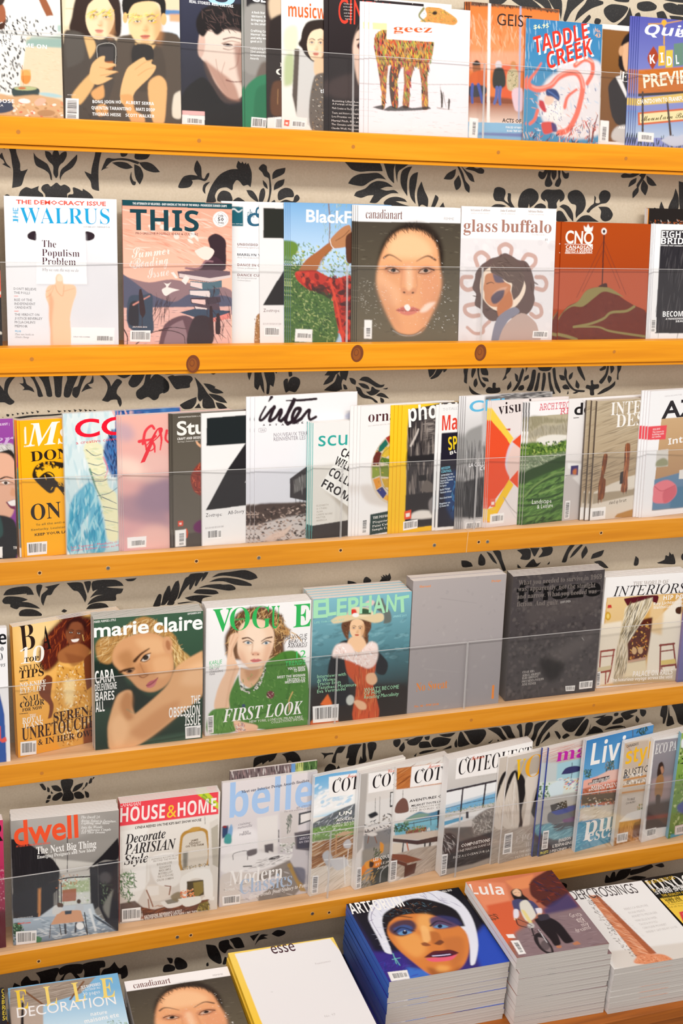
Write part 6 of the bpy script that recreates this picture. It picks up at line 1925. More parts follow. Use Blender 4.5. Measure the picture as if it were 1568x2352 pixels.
L C0B8B6 2 1 1 .6 130,650 330,670
T d F08A2E 12 104 198 166 194 Harvard
T d F08A2E 12 504 168 556 162 Design
T R F08A2E 46 84 776 258 754 No Sweat
t O F08A2E 12 76 864 210 850 No. 46 - F/W 2018
P F08A2E 0 1 508,742 520,740 516,816 504,818
# frieze D3
B 4A4445
N 2A2626,5E5856,3A3435,6E6662 520 30 22 0 90 .4 625,130 1142,97 1070,768 580,827
N 8A827C,1E1A1A 220 7 5 0 90 .35 625,130 1142,97 1070,768 580,827
P 6A6260 24 .5 820,560 1080,420 1080,480 860,640
P 5A5250 20 .5 700,300 1100,240 1100,330 700,400
C 1A1718 16 .9 770,600 820,590 910,616 890,680 840,720 800,690
T O 121011 108 640 276 1108 236 frieze
t d 7A716C 27 654 182 1116 146 What you needed to survive in 1969
t d 7A716C 27 650 216 1080 192 was, apparently, not the straight
t d 7A716C 27 646 258 1086 226 and narrow. What you needed was
t d 7A716C 27 644 300 876 288 fiction. And guilt.
t D D8D2CC 12 886 282 942 276 LUCY IVES
t D C9C2BC 13 676 672 742 664 CESAR AIRA
t D C9C2BC 13 676 690 776 678 SERGEL SOLOVIEV
t D C9C2BC 13 674 706 764 694 ELIO ARRISANT
t D C9C2BC 13 672 724 794 708 DOCUMENTA PAVILION
t D C9C2BC 13 672 740 750 732 JANE FEINER
L 6A6460 3 3 3 .6 670,760 680,810
L 6A6460 3 3 3 .6 760,740 770,800
L D8D4D0 2 1 1 .9 1008,474 1020,490
X 914 742 968 738 964 768 916 770
X 992 718 1066 710 1062 752 990 760
# world D3
B F3F0EE
G F5F2F0 ECE6E2 1140 140 1140 740
t R B8AEA8 22 1290 184 1488 172 THE WORLD OF
T i 1F1A1E 54 1178 244 1580 222 INTERIORS
P D9A85A 1 1 1146,252 1620,222 1556,712 1090,744
G E8C890 D8B078 1200 250 1200 720 1150,254 1330,244 1300,640 1110,660
P EFE3CF 5 1 1110,400 1230,380 1210,720 1092,742
P F0E6D4 4 1 1390,400 1560,240 1556,712 1360,700
P E8C896 8 .9 1390,240 1470,235 1450,460 1380,440
C 5A2418 4 1 1268,460 1330,380 1400,360 1360,600 1262,610
N C8782E,E8B050,3A1610,8A3A20 90 16 10 40 60 .9 1280,450 1390,380 1360,590 1270,600
E D8B080 1298 546 14 20 0 2 1
E D8B080 1332 544 14 20 0 2 1
P C8A088 2 1 1264,600 1364,580 1362,594 1262,614
P E8D9B8 4 1 1258,615 1362,596 1370,700 1220,716
C 5A1420 2 1 1244,256 1428,238 1420,290 1390,270 1370,310 1340,276 1310,300 1290,280 1270,310 1250,280
C E6D8BC 3 1 1256,300 1400,250 1390,300 1310,430 1250,520 1216,470 1240,360
N 6A5A40,3A3028,F6ECD8,A89468 120 90 6 112 10 .8 1256,300 1400,260 1370,330 1260,500 1222,470
N 4A3E2E,F2E8D4 30 60 6 100 10 .7 1260,310 1330,290 1280,440 1240,460
C DCCBAE 3 1 1216,470 1256,500 1262,600 1244,690 1180,710 1196,560
N 5A4E3A,F2E8D4,8A7A58 70 70 5 96 8 .8 1218,475 1254,505 1256,640 1240,685 1186,705 1200,560
L C8392E 3 3 1 1 1146,330 1150,370
P C8392E 1 1 1152,292 1170,290 1174,308 1148,310
E D0A030 1152 354 16 24 0 2 1
E F0D070 1152 354 8 14 0 2 1
C 4A2A1A 2 1 1530,310 1560,296 1556,340 1530,336
L 9A3E30 8 8 1 1 1112,556 1105,650
L 9A3E30 8 8 1 1 1186,540 1168,650 1150,720
L 9A3E30 10 10 1 1 1112,550 1188,540
L 9A3E30 6 6 1 1 1112,580 1184,572
P D8C8A0 2 1 1096,640 1172,626 1166,650 1094,664
P 9A3E30 1 1 1094,664 1166,650 1166,662 1094,674
L 9A3E30 7 7 1 1 1096,664 1094,720
L 9A3E30 7 7 1 1 1140,660 1138,730
L 8A3A30 9 9 1 1 1444,512 1440,680
L 8A3A30 9 9 1 1 1514,506 1530,640
L 8A3A30 11 11 1 1 1440,516 1520,506
L 8A3A30 7 7 1 1 1444,550 1516,540
P E0C878 2 1 1446,600 1524,590 1530,616 1446,626
P 8A3A30 1 1 1446,626 1530,616 1530,628 1446,638
L 8A3A30 6 6 1 1 1450,630 1452,670
P B8A88A 6 .7 1180,700 1556,650 1556,712 1180,735
t S FAF6F0 25 1458 264 1590 254 HIP POP
t S F6EEE2 17 1404 294 1600 276 Roy Lichtenstein's
t S F6EEE2 17 1404 314 1570 300 Manhattan studio
t S FAF6F0 30 1288 690 1508 676 PALACE ON RAILS
t S FAF6F0 18 1166 718 1506 698 The luxurious voyage across the veld
X 1086 664 1110 660 1106 738 1086 742
# sliverp D3
B 8A7AAE
G 8A80B8 6A6A9A 1540 330 1540 720
P EDE8EC 1 1 1560,120 1800,120 1800,330 1560,330
N D86A9A,F0E8F0,4A5A8A 40 30 12 40 60 .9 1550,340 1800,340 1800,720 1545,720
# pink E1
B C02A5E
G D03A6A 6A1A2A 0 330 0 1100
N E8A0B8,8A1A3A,F0C8D0,B02A50 160 20 9 40 60 .5 -80,600 30,600 36,900 -80,900
C 5A1420 14 .9 -80,960 36,900 40,1150 -80,1150
T S 1E1216 120 -60 450 20 440 R
# dwell E1
B 8A847E
G A29C96 8A8680 300 270 300 560
C B8B2AC 30 .7 100,280 500,260 700,300 500,420 200,380
C 9A948E 20 .7 330,540 600,440 780,430 640,560 480,600
P C9C4BC 6 1 350,560 640,590 600,700 420,690
P 231F22 3 1 72,430 160,440 360,570 400,630 395,760 352,800 330,850 260,870 90,800
N 332E32,1A171A 140 200 5 88 3 .5 74,450 340,560 390,640 380,860 90,820
P 28252A 4 1 78,800 360,720 360,900 330,960 90,960
P 8A6240 3 1 252,760 278,752 276,920 250,925
L C8854E 14 14 2 1 266,770 264,990
C 1F1C20 3 1 580,640 640,580 700,520 790,420 792,560 700,570 640,600
P D9DAD4 5 1 400,690 600,670 606,860 400,880
P A8B88A 8 .9 420,720 600,700 600,780 420,790
N D8E4C0,7A9A5A,F4F4EC,C8D0B8 100 22 14 60 60 .7 400,690 600,675 606,860 400,870
P A85A3A 3 .9 418,770 512,760 510,840 416,850
P 2A2A30 2 1 600,620 656,610 660,880 612,920
P 23222A 3 1 656,590 790,570 795,1050 720,1010 660,880
E 5A5658 704 690 40 40 0 10 .8
N 6A7A62,3A4438 50 30 10 50 50 .8 670,720 750,720 740,880 680,870
C 8A8880 6 .9 760,760 740,860 730,960 690,880
L 3A3030 10 10 1 1 330,720 450,690 600,680
L 3A3436 5 5 1 1 452,420 452,650
N B8622E,E09A60,7A3A1E 34 16 12 40 60 1 368,680 520,660 520,740 380,760
L 3A3638 7 7 1 1 388,690 390,860
L 3A3638 6 6 1 1 410,720 412,860
P C9D2D8 4 1 360,880 620,860 640,930 790,1050 560,1090 240,1110 250,960
G AAB8C4 7A8898 400 960 400 1110 90,960 640,930 795,1050 420,1105 90,1135
N D8E2E8,5A6878,EEF2F2 130 60 16 10 30 .5 250,960 640,930 780,1050 250,1110
P D9A07A 2 1 392,912 540,902 564,978 340,1002
L 5A4A46 5 5 1 1 340,1002 332,1090
L 4A4446 6 6 1 1 556,980 590,1080
L 4A4446 6 6 1 1 400,1000 410,1070
L 3A3A42 14 14 2 1 436,1000 440,1060
L 3A3A42 14 14 2 1 510,990 505,1050
E F2F2F0 536 1010 26 24 0 3 1
P 3A4450 2 1 434,910 482,906 478,930 436,934
C D9D8D4 3 1 352,930 360,880 400,870 420,900 390,930
E 5A4030 398 870 16 16 0 2 1
E 5A4030 414 872 12 14 0 2 1
C C8CCD0 3 1 500,900 520,856 556,870 560,910
E 4A3628 528 846 14 15 0 2 1
L 2A2A30 7 7 1 1 566,920 586,1060
L EDF0F0 20 14 4 .9 600,900 640,1040
P 2A2E3A 3 .9 620,930 790,1040 790,1052 640,960
C 2A4A34 4 1 84,1000 130,990 150,1020 130,1060 84,1060
N 3A6A44,8AB08A,1E3424 60 22 12 50 60 .9 84,990 160,1010 170,1060 90,1120 84,1130
C 4A8058 3 1 244,1080 280,1090 270,1120 240,1116
T O F0552E 160 96 470 524 414 dwell
t S F0553A 12 108 484 334 460 AT HOME IN THE MODERN WORLD
t I EDEAE6 18 540 292 664 290 The Dwell 24
t I EDEAE6 16 540 314 776 318 Rising Talent in Furniture,
t I EDEAE6 16 540 330 730 330 Lighting, and More
t I EDEAE6 18 540 360 682 356 Into the Woods
t I EDEAE6 16 540 378 740 372 A California Couple
t I EDEAE6 16 540 394 700 390 DIY Their Dreams
t d F6F3EF 48 244 530 642 482 The Next Big Thing
t d F0EDE8 22 248 560 634 510 Emerging Designers and New Ideas
t s E0DCD8 10 118 960 220 948 architects at work
t s E0DCD8 10 118 976 200 966 in California
t S F0553A 12 118 998 204 990 dwell.com
X 106 1046 244 1036 242 1120 108 1136
# house E1
B E6DFD6
G EAE4DC D9D0C6 800 340 800 900
P F04A55 1 1 790,190 1458,100 1458,262 795,345
P EFEBE4 4 1 800,380 990,350 1000,700 900,880 800,760
P F6F3EE 4 1 860,640 975,600 970,760 870,790
L D8D0C6 4 4 2 1 985,380 980,720
L C8C0B6 3 3 2 .8 810,420 820,740
P DDD6CC 3 1 1400,320 1456,290 1462,900 1410,900
P B8B0A0 3 1 1410,360 1456,330 1460,620 1420,600
C F0ECE6 6 1 1000,560 1190,530 1200,720 1060,740
C B98A3E 2 1 1206,640 1204,420 1230,380 1290,362 1350,355 1388,380 1392,600 1380,610
C D9CFC0 2 1 1222,630 1220,430 1245,396 1300,382 1350,376 1374,400 1378,596
C C89A4A 2 1 1250,374 1290,350 1340,348 1330,366 1290,378
P 5A5A52 6 .8 1220,520 1256,510 1250,620 1222,630
P E9E4DC 2 1 1204,640 1400,600 1404,640 1210,680
N 6A6254,8A8478,C0A060 50 16 8 60 60 .9 1220,616 1390,590 1400,606 1220,636
C F3F0EA 3 1 1214,680 1400,630 1420,830 1370,820 1350,700 1260,710 1240,830 1214,820
P 4A3E28 2 1 1248,712 1358,700 1362,800 1250,836
P 8A7638 3 1 1290,720 1356,708 1358,780 1300,830
P F0EDE6 2 1 1360,815 1432,812 1430,836 1340,840
C E6DCD0 3 1 975,745 1060,735 1140,770 1140,810 1060,840 990,830
P F0EAE2 3 1 980,745 1060,740 1062,800 990,810
L 8A4A24 8 8 1 1 978,770 1000,820 1022,880
L 8A4A24 7 7 1 1 990,830 996,890
L 8A4A24 8 8 1 1 1140,745 1130,800
L 8A4A24 7 7 1 1 1100,740 1138,745
N 2E5A2A,5A8A4A,3A6A34 90 44 10 60 60 .9 800,650 900,650 920,720 860,860 800,800
P 4A2A1E 4 .9 800,860 900,840 950,880 940,970 800,985
P 6A3A24 3 1 940,880 1030,900 1200,850 1320,840 1400,830 1310,920 960,970
N 8A4A2A,3A1E14,A8643C 90 50 10 -8 20 .7 940,890 1200,850 1400,835 1310,930 950,972
C E9E6E0 3 1 1070,850 1160,830 1216,840 1210,870 1120,890
P 8A8478 2 1 1100,840 1180,820 1190,850 1120,864
C 8A7A5A 4 .9 1140,810 1190,780 1220,800 1200,840 1160,840
N F0762E,F8A060,D85A20,F4C090 60 18 14 40 60 1 1200,780 1290,760 1300,820 1210,830
C EDEDE6 3 1 1190,830 1330,810 1340,850 1240,880
P 7A6A34 2 1 1330,860 1390,840 1400,900 1310,915
N D9C060,4A3E18 30 40 6 60 40 .8 1330,860 1400,850 1400,905 1320,910
L 3A3630 3 3 1 1 1368,280 1370,330
T s FBEFEA 30 796 216 936 204 CANADIAN
T S FBEFEA 96 800 318 1098 288 HOUSE
T S FAC83A 88 1112 288 1176 280 &
T S FBEFEA 94 1184 280 1442 246 HOME
P C8D838 1 1 1300,120 1380,108 1456,190 1458,232
t S 4A8A3A 13 1346 134 1426 196 Win Great
t S 4A8A3A 13 1340 150 1410 206 Custom Makeover!
t O 4A4440 17 902 362 1342 308 LYNDA REEVES ON THE KIPS BAY SHOW HOUSE
t I 2E2A2C 62 836 462 1104 420 Decorate
t I 2E2A2C 68 830 534 1172 492 PARISIAN
t I 2E2A2C 62 826 602 986 582 Style
t s A89C94 12 1010 572 1186 542 INSPIRING ROOMS FROM
t s A89C94 12 1020 584 1180 560 AROUND THE WORLD
t O B8AEA4 15 1046 606 1146 590 RUE & DE LUXE
t O B8AEA4 15 1062 628 1140 614 ELEGANCE
t O B8AEA4 15 1060 648 1140 634 MADE SIMPLE
t O B8AEA4 15 1056 668 1150 654 MODERN LOFT
t O B8AEA4 15 1050 690 1156 672 THE OUTDOORS
t O B8AEA4 15 1044 712 1158 694 COLOR COMBOS
t O 8A7A6A 14 1272 448 1322 438 JAMIE
t O 8A7A6A 14 1262 466 1338 456 KENNEDY
t O 8A7A6A 14 1236 486 1358 470 ON THE FARM
t S F6F2EC 18 962 956 1222 914 KATHERINE NEWMAN'S LATEST -
t S F6F2EC 18 962 972 1318 920 YOU'VE NEVER SEEN A KITCHEN LIKE THIS!
X 812 896 938 882 938 968 812 982
# belle E2
B DAD2D2
G E6DEDE CFC8CA 90 280 90 900
P B8B4B8 4 .7 660,210 760,190 700,1000 640,1010
C EDE8E8 20 .9 100,640 320,600 330,860 90,900
P E6E0DC 6 1 320,520 460,500 460,760 330,780
P D2C9C4 8 .8 470,480 600,470 590,700 480,720
P 4A4A4E 2 1 600,490 690,470 680,540 598,570
P E8E2DE 2 1 612,500 690,482 684,530 612,555
N 4A5A50,8A8A80 30 40 10 80 30 .8 520,500 552,500 548,620 524,620
L 3A3638 5 5 1 1 466,600 466,680
P 6A6266 3 1 570,620 680,600 670,740 580,730
P 4A4652 2 1 586,636 676,616 668,720 590,726
P 5A5256 3 1 370,700 430,690 430,750 400,740 398,756 374,750
N F4F2EE,8A9080,DCDCD4 50 22 14 40 60 .9 470,690 570,690 560,760 480,750
C F0ECEA 5 1 90,800 160,740 260,740 300,730 400,760 560,760 540,800 300,880 90,880
L 4A4446 4 4 1 1 162,800 166,760 240,740 258,750 258,800
C 6A6264 3 1 258,740 320,724 318,760 262,776
C 3A3638 2 1 400,790 470,770 470,790 400,802
L 4A4648 9 9 1 1 230,845 285,842
N B8B0AE,EAE6E4,8A8484 80 50 8 -6 20 .6 330,800 540,760 560,800 240,880
C D8CFC8 4 1 90,900 330,880 540,800 470,930 330,1080 90,1110
P 8A8078 6 1 330,900 540,800 640,960 560,1050 330,1080
P B08A3E 3 .9 520,830 545,820 650,1010 610,1010
C D0CACC 4 1 548,790 660,770 660,900 600,880 560,830
C 6A6A7A 5 .9 560,850 640,860 640,960 600,940
C D9D4D6 4 1 200,1000 460,900 480,930 260,1080
N EDE8EA,6A6260 60 60 12 30 40 .4 100,920 560,820 560,1040 100,1100
P 33466A 3 1 88,580 130,570 130,640 88,660
C 7FA8D0 3 1 130,600 150,560 160,590 150,650 120,660
C 4A9A98 3 1 104,650 130,625 150,640 148,690 104,690
E 8A2A2A 106 580 14 8 0 1 1
T S A9C8EE 220 136 520 690 440 belle
t d 4A4A5A 19 216 356 666 278 Meet our Interior Design Awards finalists
t d 9A8E92 13 580 460 680 440 ART, ATTITUDE
t d A89E9E 11 500 484 690 456 The style evolution of design
t i 8A8288 17 196 572 276 558 cuisine
t i 8A8288 17 190 594 288 576 naturelle
t d 8A8288 13 226 622 264 616 RUM IN
t d 8A8288 13 202 638 280 628 PARADISE
t d D0CAD4 15 600 668 670 656 ARTS LE
t d D0CAD4 13 600 690 668 680 ON THE
t R FAF7F4 96 132 972 488 920 Modern
t R B0C4DE 96 204 1030 552 970 Classics
t I F4F0EC 26 266 1058 660 976 Home trends from Sydney to Paris
t S F4F0EC 20 108 1010 170 1000 bonus
X 88 1044 208 1028 206 1090 90 1104
# cotea E2
B E8E4DC
G 6AB0E0 B8DCF0 705 250 705 460 700,240 1600,120 1600,400 690,520
C F6F6F4 14 1 700,400 780,330 860,380 960,340 1000,360 1000,430 820,480 690,520
N FFFFFF,A8D0EC 50 50 26 -10 20 .6 700,300 800,320 960,370 990,400 700,500
C 6A6E74 4 1 692,560 780,510 860,470 960,430 1100,400 1100,560 690,600
N 8A8E94,4A5258,E8ECF0,5A6A50 120 40 9 -30 30 .7 692,565 860,475 1000,430 1000,560 700,600
P 7A9A5A 6 1 690,590 1100,520 1100,620 688,680
N 5A8A3A,8AB060,A8C088,D8E0D0 120 22 10 20 50 .8 690,590 1000,540 990,600 688,680
P 9A6A44 2 1 688,690 1100,600 1100,760 684,862
N B98A60,6A3E28,D8B890,F0E4D4 140 130 7 -17 3 .8 688,690 1000,620 1000,790 684,860
P C8A888 2 1 830,640 900,610 980,610 900,640
L C89A70 10 10 1 1 850,640 846,760
P E2D8CA 3 1 682,862 960,790 1100,760 1100,960 680,1045
N C8B8A4,F2EAE0,A89884 70 120 6 -25 6 .6 682,860 970,790 970,980 680,1040
C BFC0C4 3 1 756,770 790,736 815,760 830,820 810,850 780,830
C D0D0D2 3 1 800,800 900,780 930,830 850,870
L EDEDEC 6 6 1 1 790,850 800,920 776,1010
L EDEDEC 6 6 1 1 900,770 908,960
L EDEDEC 5 5 1 1 770,800 890,790
C C8C8CC 3 1 896,690 930,660 950,690 940,720 905,720
L F2F2F0 6 6 1 1 900,700 980,690
L EDEDEC 5 5 1 1 930,730 925,830 970,850
P FAF7F4 1 1 800,248 1200,190 1200,330 798,386
T D 1E181C 86 818 356 1240 282 COTE SUD
T D 1E181C 30 852 284 884 276 ^
t h E0603A 24 918 254 1002 240 Maisons
t O FBF8F2 26 864 508 1100 468 UN BAIN
t O F4F0E8 16 846 544 1100 506 AIX-LES-BAINS, LA
t s F4F0E8 12 830 566 1100 530 L'ART DE LA FRAICHEUR
t s F4F0E8 12 820 584 1100 546 INVITE AU SOLEIL DU SUD
X 690 906 730 902 724 1020 682 1026
# coteb E2
B D8D2CC
G D9D4CE E6E0DA 1040 240 1200 500
P E3E0DC 4 1 1040,420 1250,380 1240,560 1036,590
P B8B2AC 4 1 1000,230 1060,225 1040,560 1020,720 985,760
L 9A9694 4 4 1 1 1140,380 1136,560
L 5A5654 3 3 1 1 1110,390 1108,500
P 2A2A2C 2 1 1208,350 1260,340 1260,440 1206,450
P E8E8E6 1 1 1214,356 1260,348 1260,430 1212,438
C 2E3034 4 1 1060,500 1110,480 1130,500 1080,525
N 3A3C40,6A5A4A,1E2024,D8D4CC 80 26 10 30 60 .9 1040,560 1230,480 1220,640 1040,640
P 7A7A7A 6 .9 1030,640 1230,580 1230,700 1030,760
L 8A5030 5 5 1 1 1070,620 1058,690
L 8A5030 5 5 1 1 1100,630 1120,690
E E8E4DE 1088 630 34 14 0 3 1
P 9A948A 6 1 1020,740 1230,680 1230,960 1010,1000
C 3A3E3A 8 1 1100,840 1200,760 1230,960 1080,970
C E89A2E 3 1 1140,680 1165,700 1160,750 1140,760
C E8862A 3 1 1020,850 1100,790 1150,800 1130,850 1060,860 1020,920
C F0A03A 3 1 1040,820 1090,800 1080,850 1050,860
L E89A3A 8 8 1 1 1010,910 1090,870
C 3A2014 3 1 1070,810 1100,820 1090,850 1070,850
N 4A6A3A,2E3A2A 30 30 8 -60 40 .9 1100,720 1150,740 1150,800 1100,790
L D0D4D4 4 4 1 1 1200,830 1150,880 1140,950
N D9A860,3A3A2A,8A7A50 40 40 12 -40 30 .7 1020,900 1130,880 1120,960 1010,990
P FAF7F4 1 1 1066,225 1500,160 1500,280 1062,358
T D 1E181C 84 1086 326 1500 254 COTE EST
T D 1E181C 28 1122 258 1152 250 ^
t h E0603A 24 1186 222 1270 206 Vivre
t O FBF8F2 24 1094 810 1260 770 LES COULEURS
t s F4F0E8 14 1110 840 1260 800 ET LE JARDIN
t s F4F0E8 14 1120 866 1260 826 AVEC NOUS
X 986 850 1016 846 1012 986 978 996
# cotec E2
B E6E2DC
P C0743C 2 1 1252,190 1800,120 1800,290 1250,332
N 8A4420,E09A60,6A3014,D0884A 120 110 8 -20 10 .7 1252,195 1360,180 1700,140 1700,290 1250,330
P EDEAE6 3 1 1248,334 1800,260 1800,500 1242,545
L 4A4240 3 3 1 1 1294,335 1292,400
C 7A564C 2 1 1244,488 1250,430 1290,388 1318,400 1330,440 1326,480
C 5A8AA8 4 1 1310,530 1400,480 1460,490 1540,470 1700,450 1700,560 1380,590
P 7AC0D4 3 1 1240,560 1700,490 1700,600 1240,640
C 8AA890 5 .9 1300,540 1400,490 1480,500 1300,560
N 3A6A3A,5A8A4A,2A4A2A 90 22 10 50 60 .9 1238,570 1330,550 1340,600 1236,620
L 3A3A40 5 5 1 1 1240,580 1420,545 1700,490
L 3A3A40 4 4 1 1 1366,550 1368,590
L 3A3A40 4 4 1 1 1478,520 1480,570
P 2A3440 2 1 1524,470 1700,440 1700,560 1522,590
P 8A4A34 2 1 1310,610 1450,580 1450,610 1316,650
N 6A9A4A,C8A060,8A5030 60 18 9 60 60 .9 1310,600 1380,580 1440,570 1450,600 1320,630
N F0ECE8,8A8A80 30 20 12 70 40 .9 1410,590 1540,580 1530,640 1410,640
P D8CABA 3 1 1226,640 1540,600 1700,590 1700,680 1226,660
P 4A2E26 2 1 1226,658 1390,672 1540,640 1700,620 1700,650 1390,700 1226,680
L 1E181A 9 9 1 1 1296,690 1288,770
L 1E181A 10 10 1 1 1440,690 1436,770
L 1E181A 14 14 1 1 1474,690 1456,850
L C8622E 8 8 1 1 1320,690 1330,740
P E8DCCA 3 1 1226,690 1290,690 1280,760 1222,770
P B8A898 4 1 1216,770 1400,720 1540,700 1700,700 1700,860 1300,920 1205,900
N 8A7A6C,D8C8B8 80 120 6 -28 5 .6 1220,770 1540,700 1540,860 1210,940
P 8A4A2C 2 1 1222,762 1310,766 1424,800 1320,824 1218,790
P 6A3420 2 1 1218,790 1320,824 1320,850 1216,812
P 5A2E1C 2 1 1306,840 1386,820 1370,890 1300,920
P FAF7F4 1 1 1352,180 1800,118 1800,250 1340,318
T D 1E181C 86 1364 292 1800 224 COTE SUD
T D 1E181C 28 1408 222 1440 214 ^
t h E0603A 24 1458 190 1540 176 Maisons
t O 3A3436 16 1334 416 1640 366 AVENTURES CORSES
t O 3A3436 13 1348 446 1640 400 MILAN ET TOUTE L'ACTUALITE
t s 9A948E 11 1340 464 1640 420 UNE MAISON DE FAMILLE
t s 9A948E 11 1340 480 1640 440 EN BORD DE MER
t s D8C8B8 16 1392 886 1520 862 L'ETE EN CORSE
X 1210 806 1254 800 1246 930 1202 942
# coted E3
B D9D6D2
G E0DCD8 CFCBC6 130 290 130 470
P C8D8E4 3 1 118,470 440,405 430,520 112,600
P 7AB4D8 3 1 116,580 440,480 434,540 112,610
P F2F4F4 3 1 118,475 440,410 436,470 116,560
L 3A3238 12 12 1 1 116,478 440,408
L 3A3238 10 10 1 1 222,455 200,680
L 3A3238 10 10 1 1 362,425 344,570
L 3A3238 3 3 1 1 116,580 260,545 430,510
N 8AA070,C8C8A0,5A7A50 90 14 6 40 60 .8 112,590 430,530 430,570 110,640
P EDEFEE 2 1 110,640 330,590 430,560 430,620 110,720
P 5AA8D0 2 1 108,660 220,630 220,650 108,685
P 3A3A42 2 1 240,600 256,598 256,640 240,640
C D8D4CE 3 1 110,700 290,640 290,690 120,740
N E8806A,6A9A5A,F0F0E8 30 12 8 40 60 1 150,712 240,700 230,730 150,736
P 6A6460 4 1 108,700 280,690 420,600 420,860 90,930
C 2E282A 4 1 104,750 140,730 180,760 180,840 170,870 100,850
N 5A5456,1E1A1C,C8C4C0 50 60 6 60 30 .7 106,740 170,740 175,860 104,860
C 8A847E 6 1 290,640 420,560 420,800 300,780
N B8B2AA,5A5650,D8D4CC,6A665E 200 40 7 60 60 .6 280,650 425,570 415,800 290,790
P 3A3638 6 1 180,790 400,720 400,920 90,960
N 5A5454,2A2628 80 80 10 -10 20 .5 110,860 400,760 395,900 90,960
P A8A098 4 1 84,960 280,920 390,880 388,930 270,950 84,1000
P FAF7F4 1 1 186,262 800,140 800,300 176,402
T D 1E181C 90 190 376 630 290 COTEOUEST
T D 1E181C 28 232 296 262 288 ^
t h E0603A 24 268 286 352 268 Maisons
t s C8C0B8 9 310 392 430 372 No 142 - AOUT 2019
t O F4F1EC 19 208 818 460 764 COMPOSITIONS LIBRES
t s E8E4DE 14 190 850 440 790 UNE MAISON DANS LE VENT
t s E8E4DE 14 160 888 440 832 FACE A L'OCEAN SUR LA DUNE
X 92 862 128 856 118 980 84 990
# vo E3
B C8BCAE
G D0C6BA B8AA9A 500 270 460 900
C 201C1E 3 1 490,430 520,360 560,345 600,400 606,480 580,600 590,690 560,720 540,560 520,480 470,560
C D9CFC2 3 1 540,360 560,480 560,700 460,680 480,520
C B8AA98 4 .8 560,300 700,260 740,330 620,380 540,340
C E0D6CA 3 1 606,400 690,360 720,400 660,470 640,560 625,700 585,700 610,560
C 201C1E 3 1 690,370 720,340 760,380 720,480 660,640 640,600 670,480
N E8E0D6,A89A88 30 120 5 80 10 .5 500,450 560,420 550,690 480,670
P B0A498 5 1 440,720 640,680 700,680 700,880 430,920
N C8BEB2,8A7E72 70 60 9 -12 20 .5 440,720 680,690 680,880 432,915
L F4F0EA 3 3 1 .8 540,420 520,690
T d F5C21E 120 530 406 586 398 V
T D F2AE2A 128 594 394 704 374 O
T D F2AE2A 128 720 380 800 366 G
t D C8BEB6 40 540 792 760 740 EPOQUE
t D C8BEB6 30 600 820 760 790 WONDERS
t s E8E2DA 12 500 862 720 826 INSIDE THE REVOLUTION
t s E8E2DA 12 540 884 720 846 PLUS REMEMBER
P 6A5E56 2 .5 466,690 470,690 470,700 466,700
X 476 736 526 724 518 850 462 862
# idees E3
B C9C2BC
G E8D8D0 C0B8B4 750 200 750 320
N D8887A,F4E8E0,C86A60 60 160 4 -4 2 .8 756,215 1100,170 1100,260 752,290
P A8D0DC 3 1 780,310 1100,240 1100,420 770,420
P C8D0D0 6 1 720,300 800,300 790,470 712,480
C 3A3A6A 2 1 824,372 850,335 900,320 940,325 940,348 880,366
L 4A4A5A 4 4 1 1 890,318 890,300
L 4A4A5A 4 4 1 1 890,360 880,420
P DCE4DC 4 1 730,420 1100,370 1100,520 720,540
N 4A7A3A,7AA860,2E5A2A 60 20 9 60 60 .9 706,420 760,430 790,500 704,515
N F4F0EA,E8A040,D05A8A,5A8AC0 70 22 9 -10 30 .9 800,400 950,380 945,470 780,470
C D8E8EE 4 1 740,450 840,400 830,500 780,540
P B8B4B0 6 1 700,520 1100,440 1100,700 690,700
C 6A6A70 3 1 740,620 760,600 860,570 940,540 930,630 800,670 745,665
C 3A4A9A 3 1 760,600 850,570 930,560 930,580 800,620
P 3A3638 2 1 756,560 856,530 862,575 764,600
N D8D4D0,2A2628 50 8 6 40 60 1 780,555 850,535 856,572 786,590
C 7A4A7A 3 1 830,650 900,630 930,620 930,680 860,690
C 5A6AA0 4 1 920,590 960,580 960,640 920,640
P 4A4A52 4 1 690,680 1100,640 1100,820 676,880
C 6AA0B0 5 1 700,690 760,670 790,720 920,690 920,740 790,770 710,740
N 9AC8D0,4A7A8A 50 60 7 -20 30 .6 700,690 780,680 920,700 915,740 790,765
P 33333A 4 .9 690,800 1000,760 1000,840 680,878
T d C22AA8 78 790 294 1150 226 marie
t O E8E4E0 20 806 788 880 768 EVASION
t O E8E4E0 18 768 820 960 780 L'ESPAGNE SOUS
t O E8E060 15 692 862 742 850 PROJETS
t O E8E4E0 15 752 850 960 810 | PISCINES, CUISINES
X 712 718 748 712 738 824 700 832
# living E3
B 4A90C8
G 3E84C4 6AAAD8 980 170 980 400
N 3A5A4A,6A8A5A,2A3A34 40 26 6 60 60 .9 968,345 1010,340 1000,390 966,390
N 3A5A4A,8A7A5A,2A3A34 60 30 7 80 60 .9 1090,310 1140,260 1150,360 1100,370
N 3A5A4A,2A3A34 40 30 7 80 60 .9 1290,90 1360,70 1350,120 1290,130
L 5A4A3A 4 4 1 1 1262,100 1262,140
P EFB0A0 3 1 960,410 1100,365 1110,350 1300,320 1300,440 955,460
P E8C0B4 3 1 1050,380 1110,350 1180,340 1170,400 1050,420
P C8745A 3 1 955,460 1300,380 1300,560 945,560
N 8A5A3A,E0A080,3A4A3A,A8603E 140 30 12 70 40 .7 950,460 1250,420 1250,570 945,570
P 6A5A4A 4 1 948,500 1250,470 1250,520 946,560
N F0ECE4,4A5A3A,C8A880,E8E0D0 150 22 9 10 50 .9 945,520 1250,500 1240,640 935,650
P D8CDBE 4 1 940,580 1250,540 1240,620 930,660
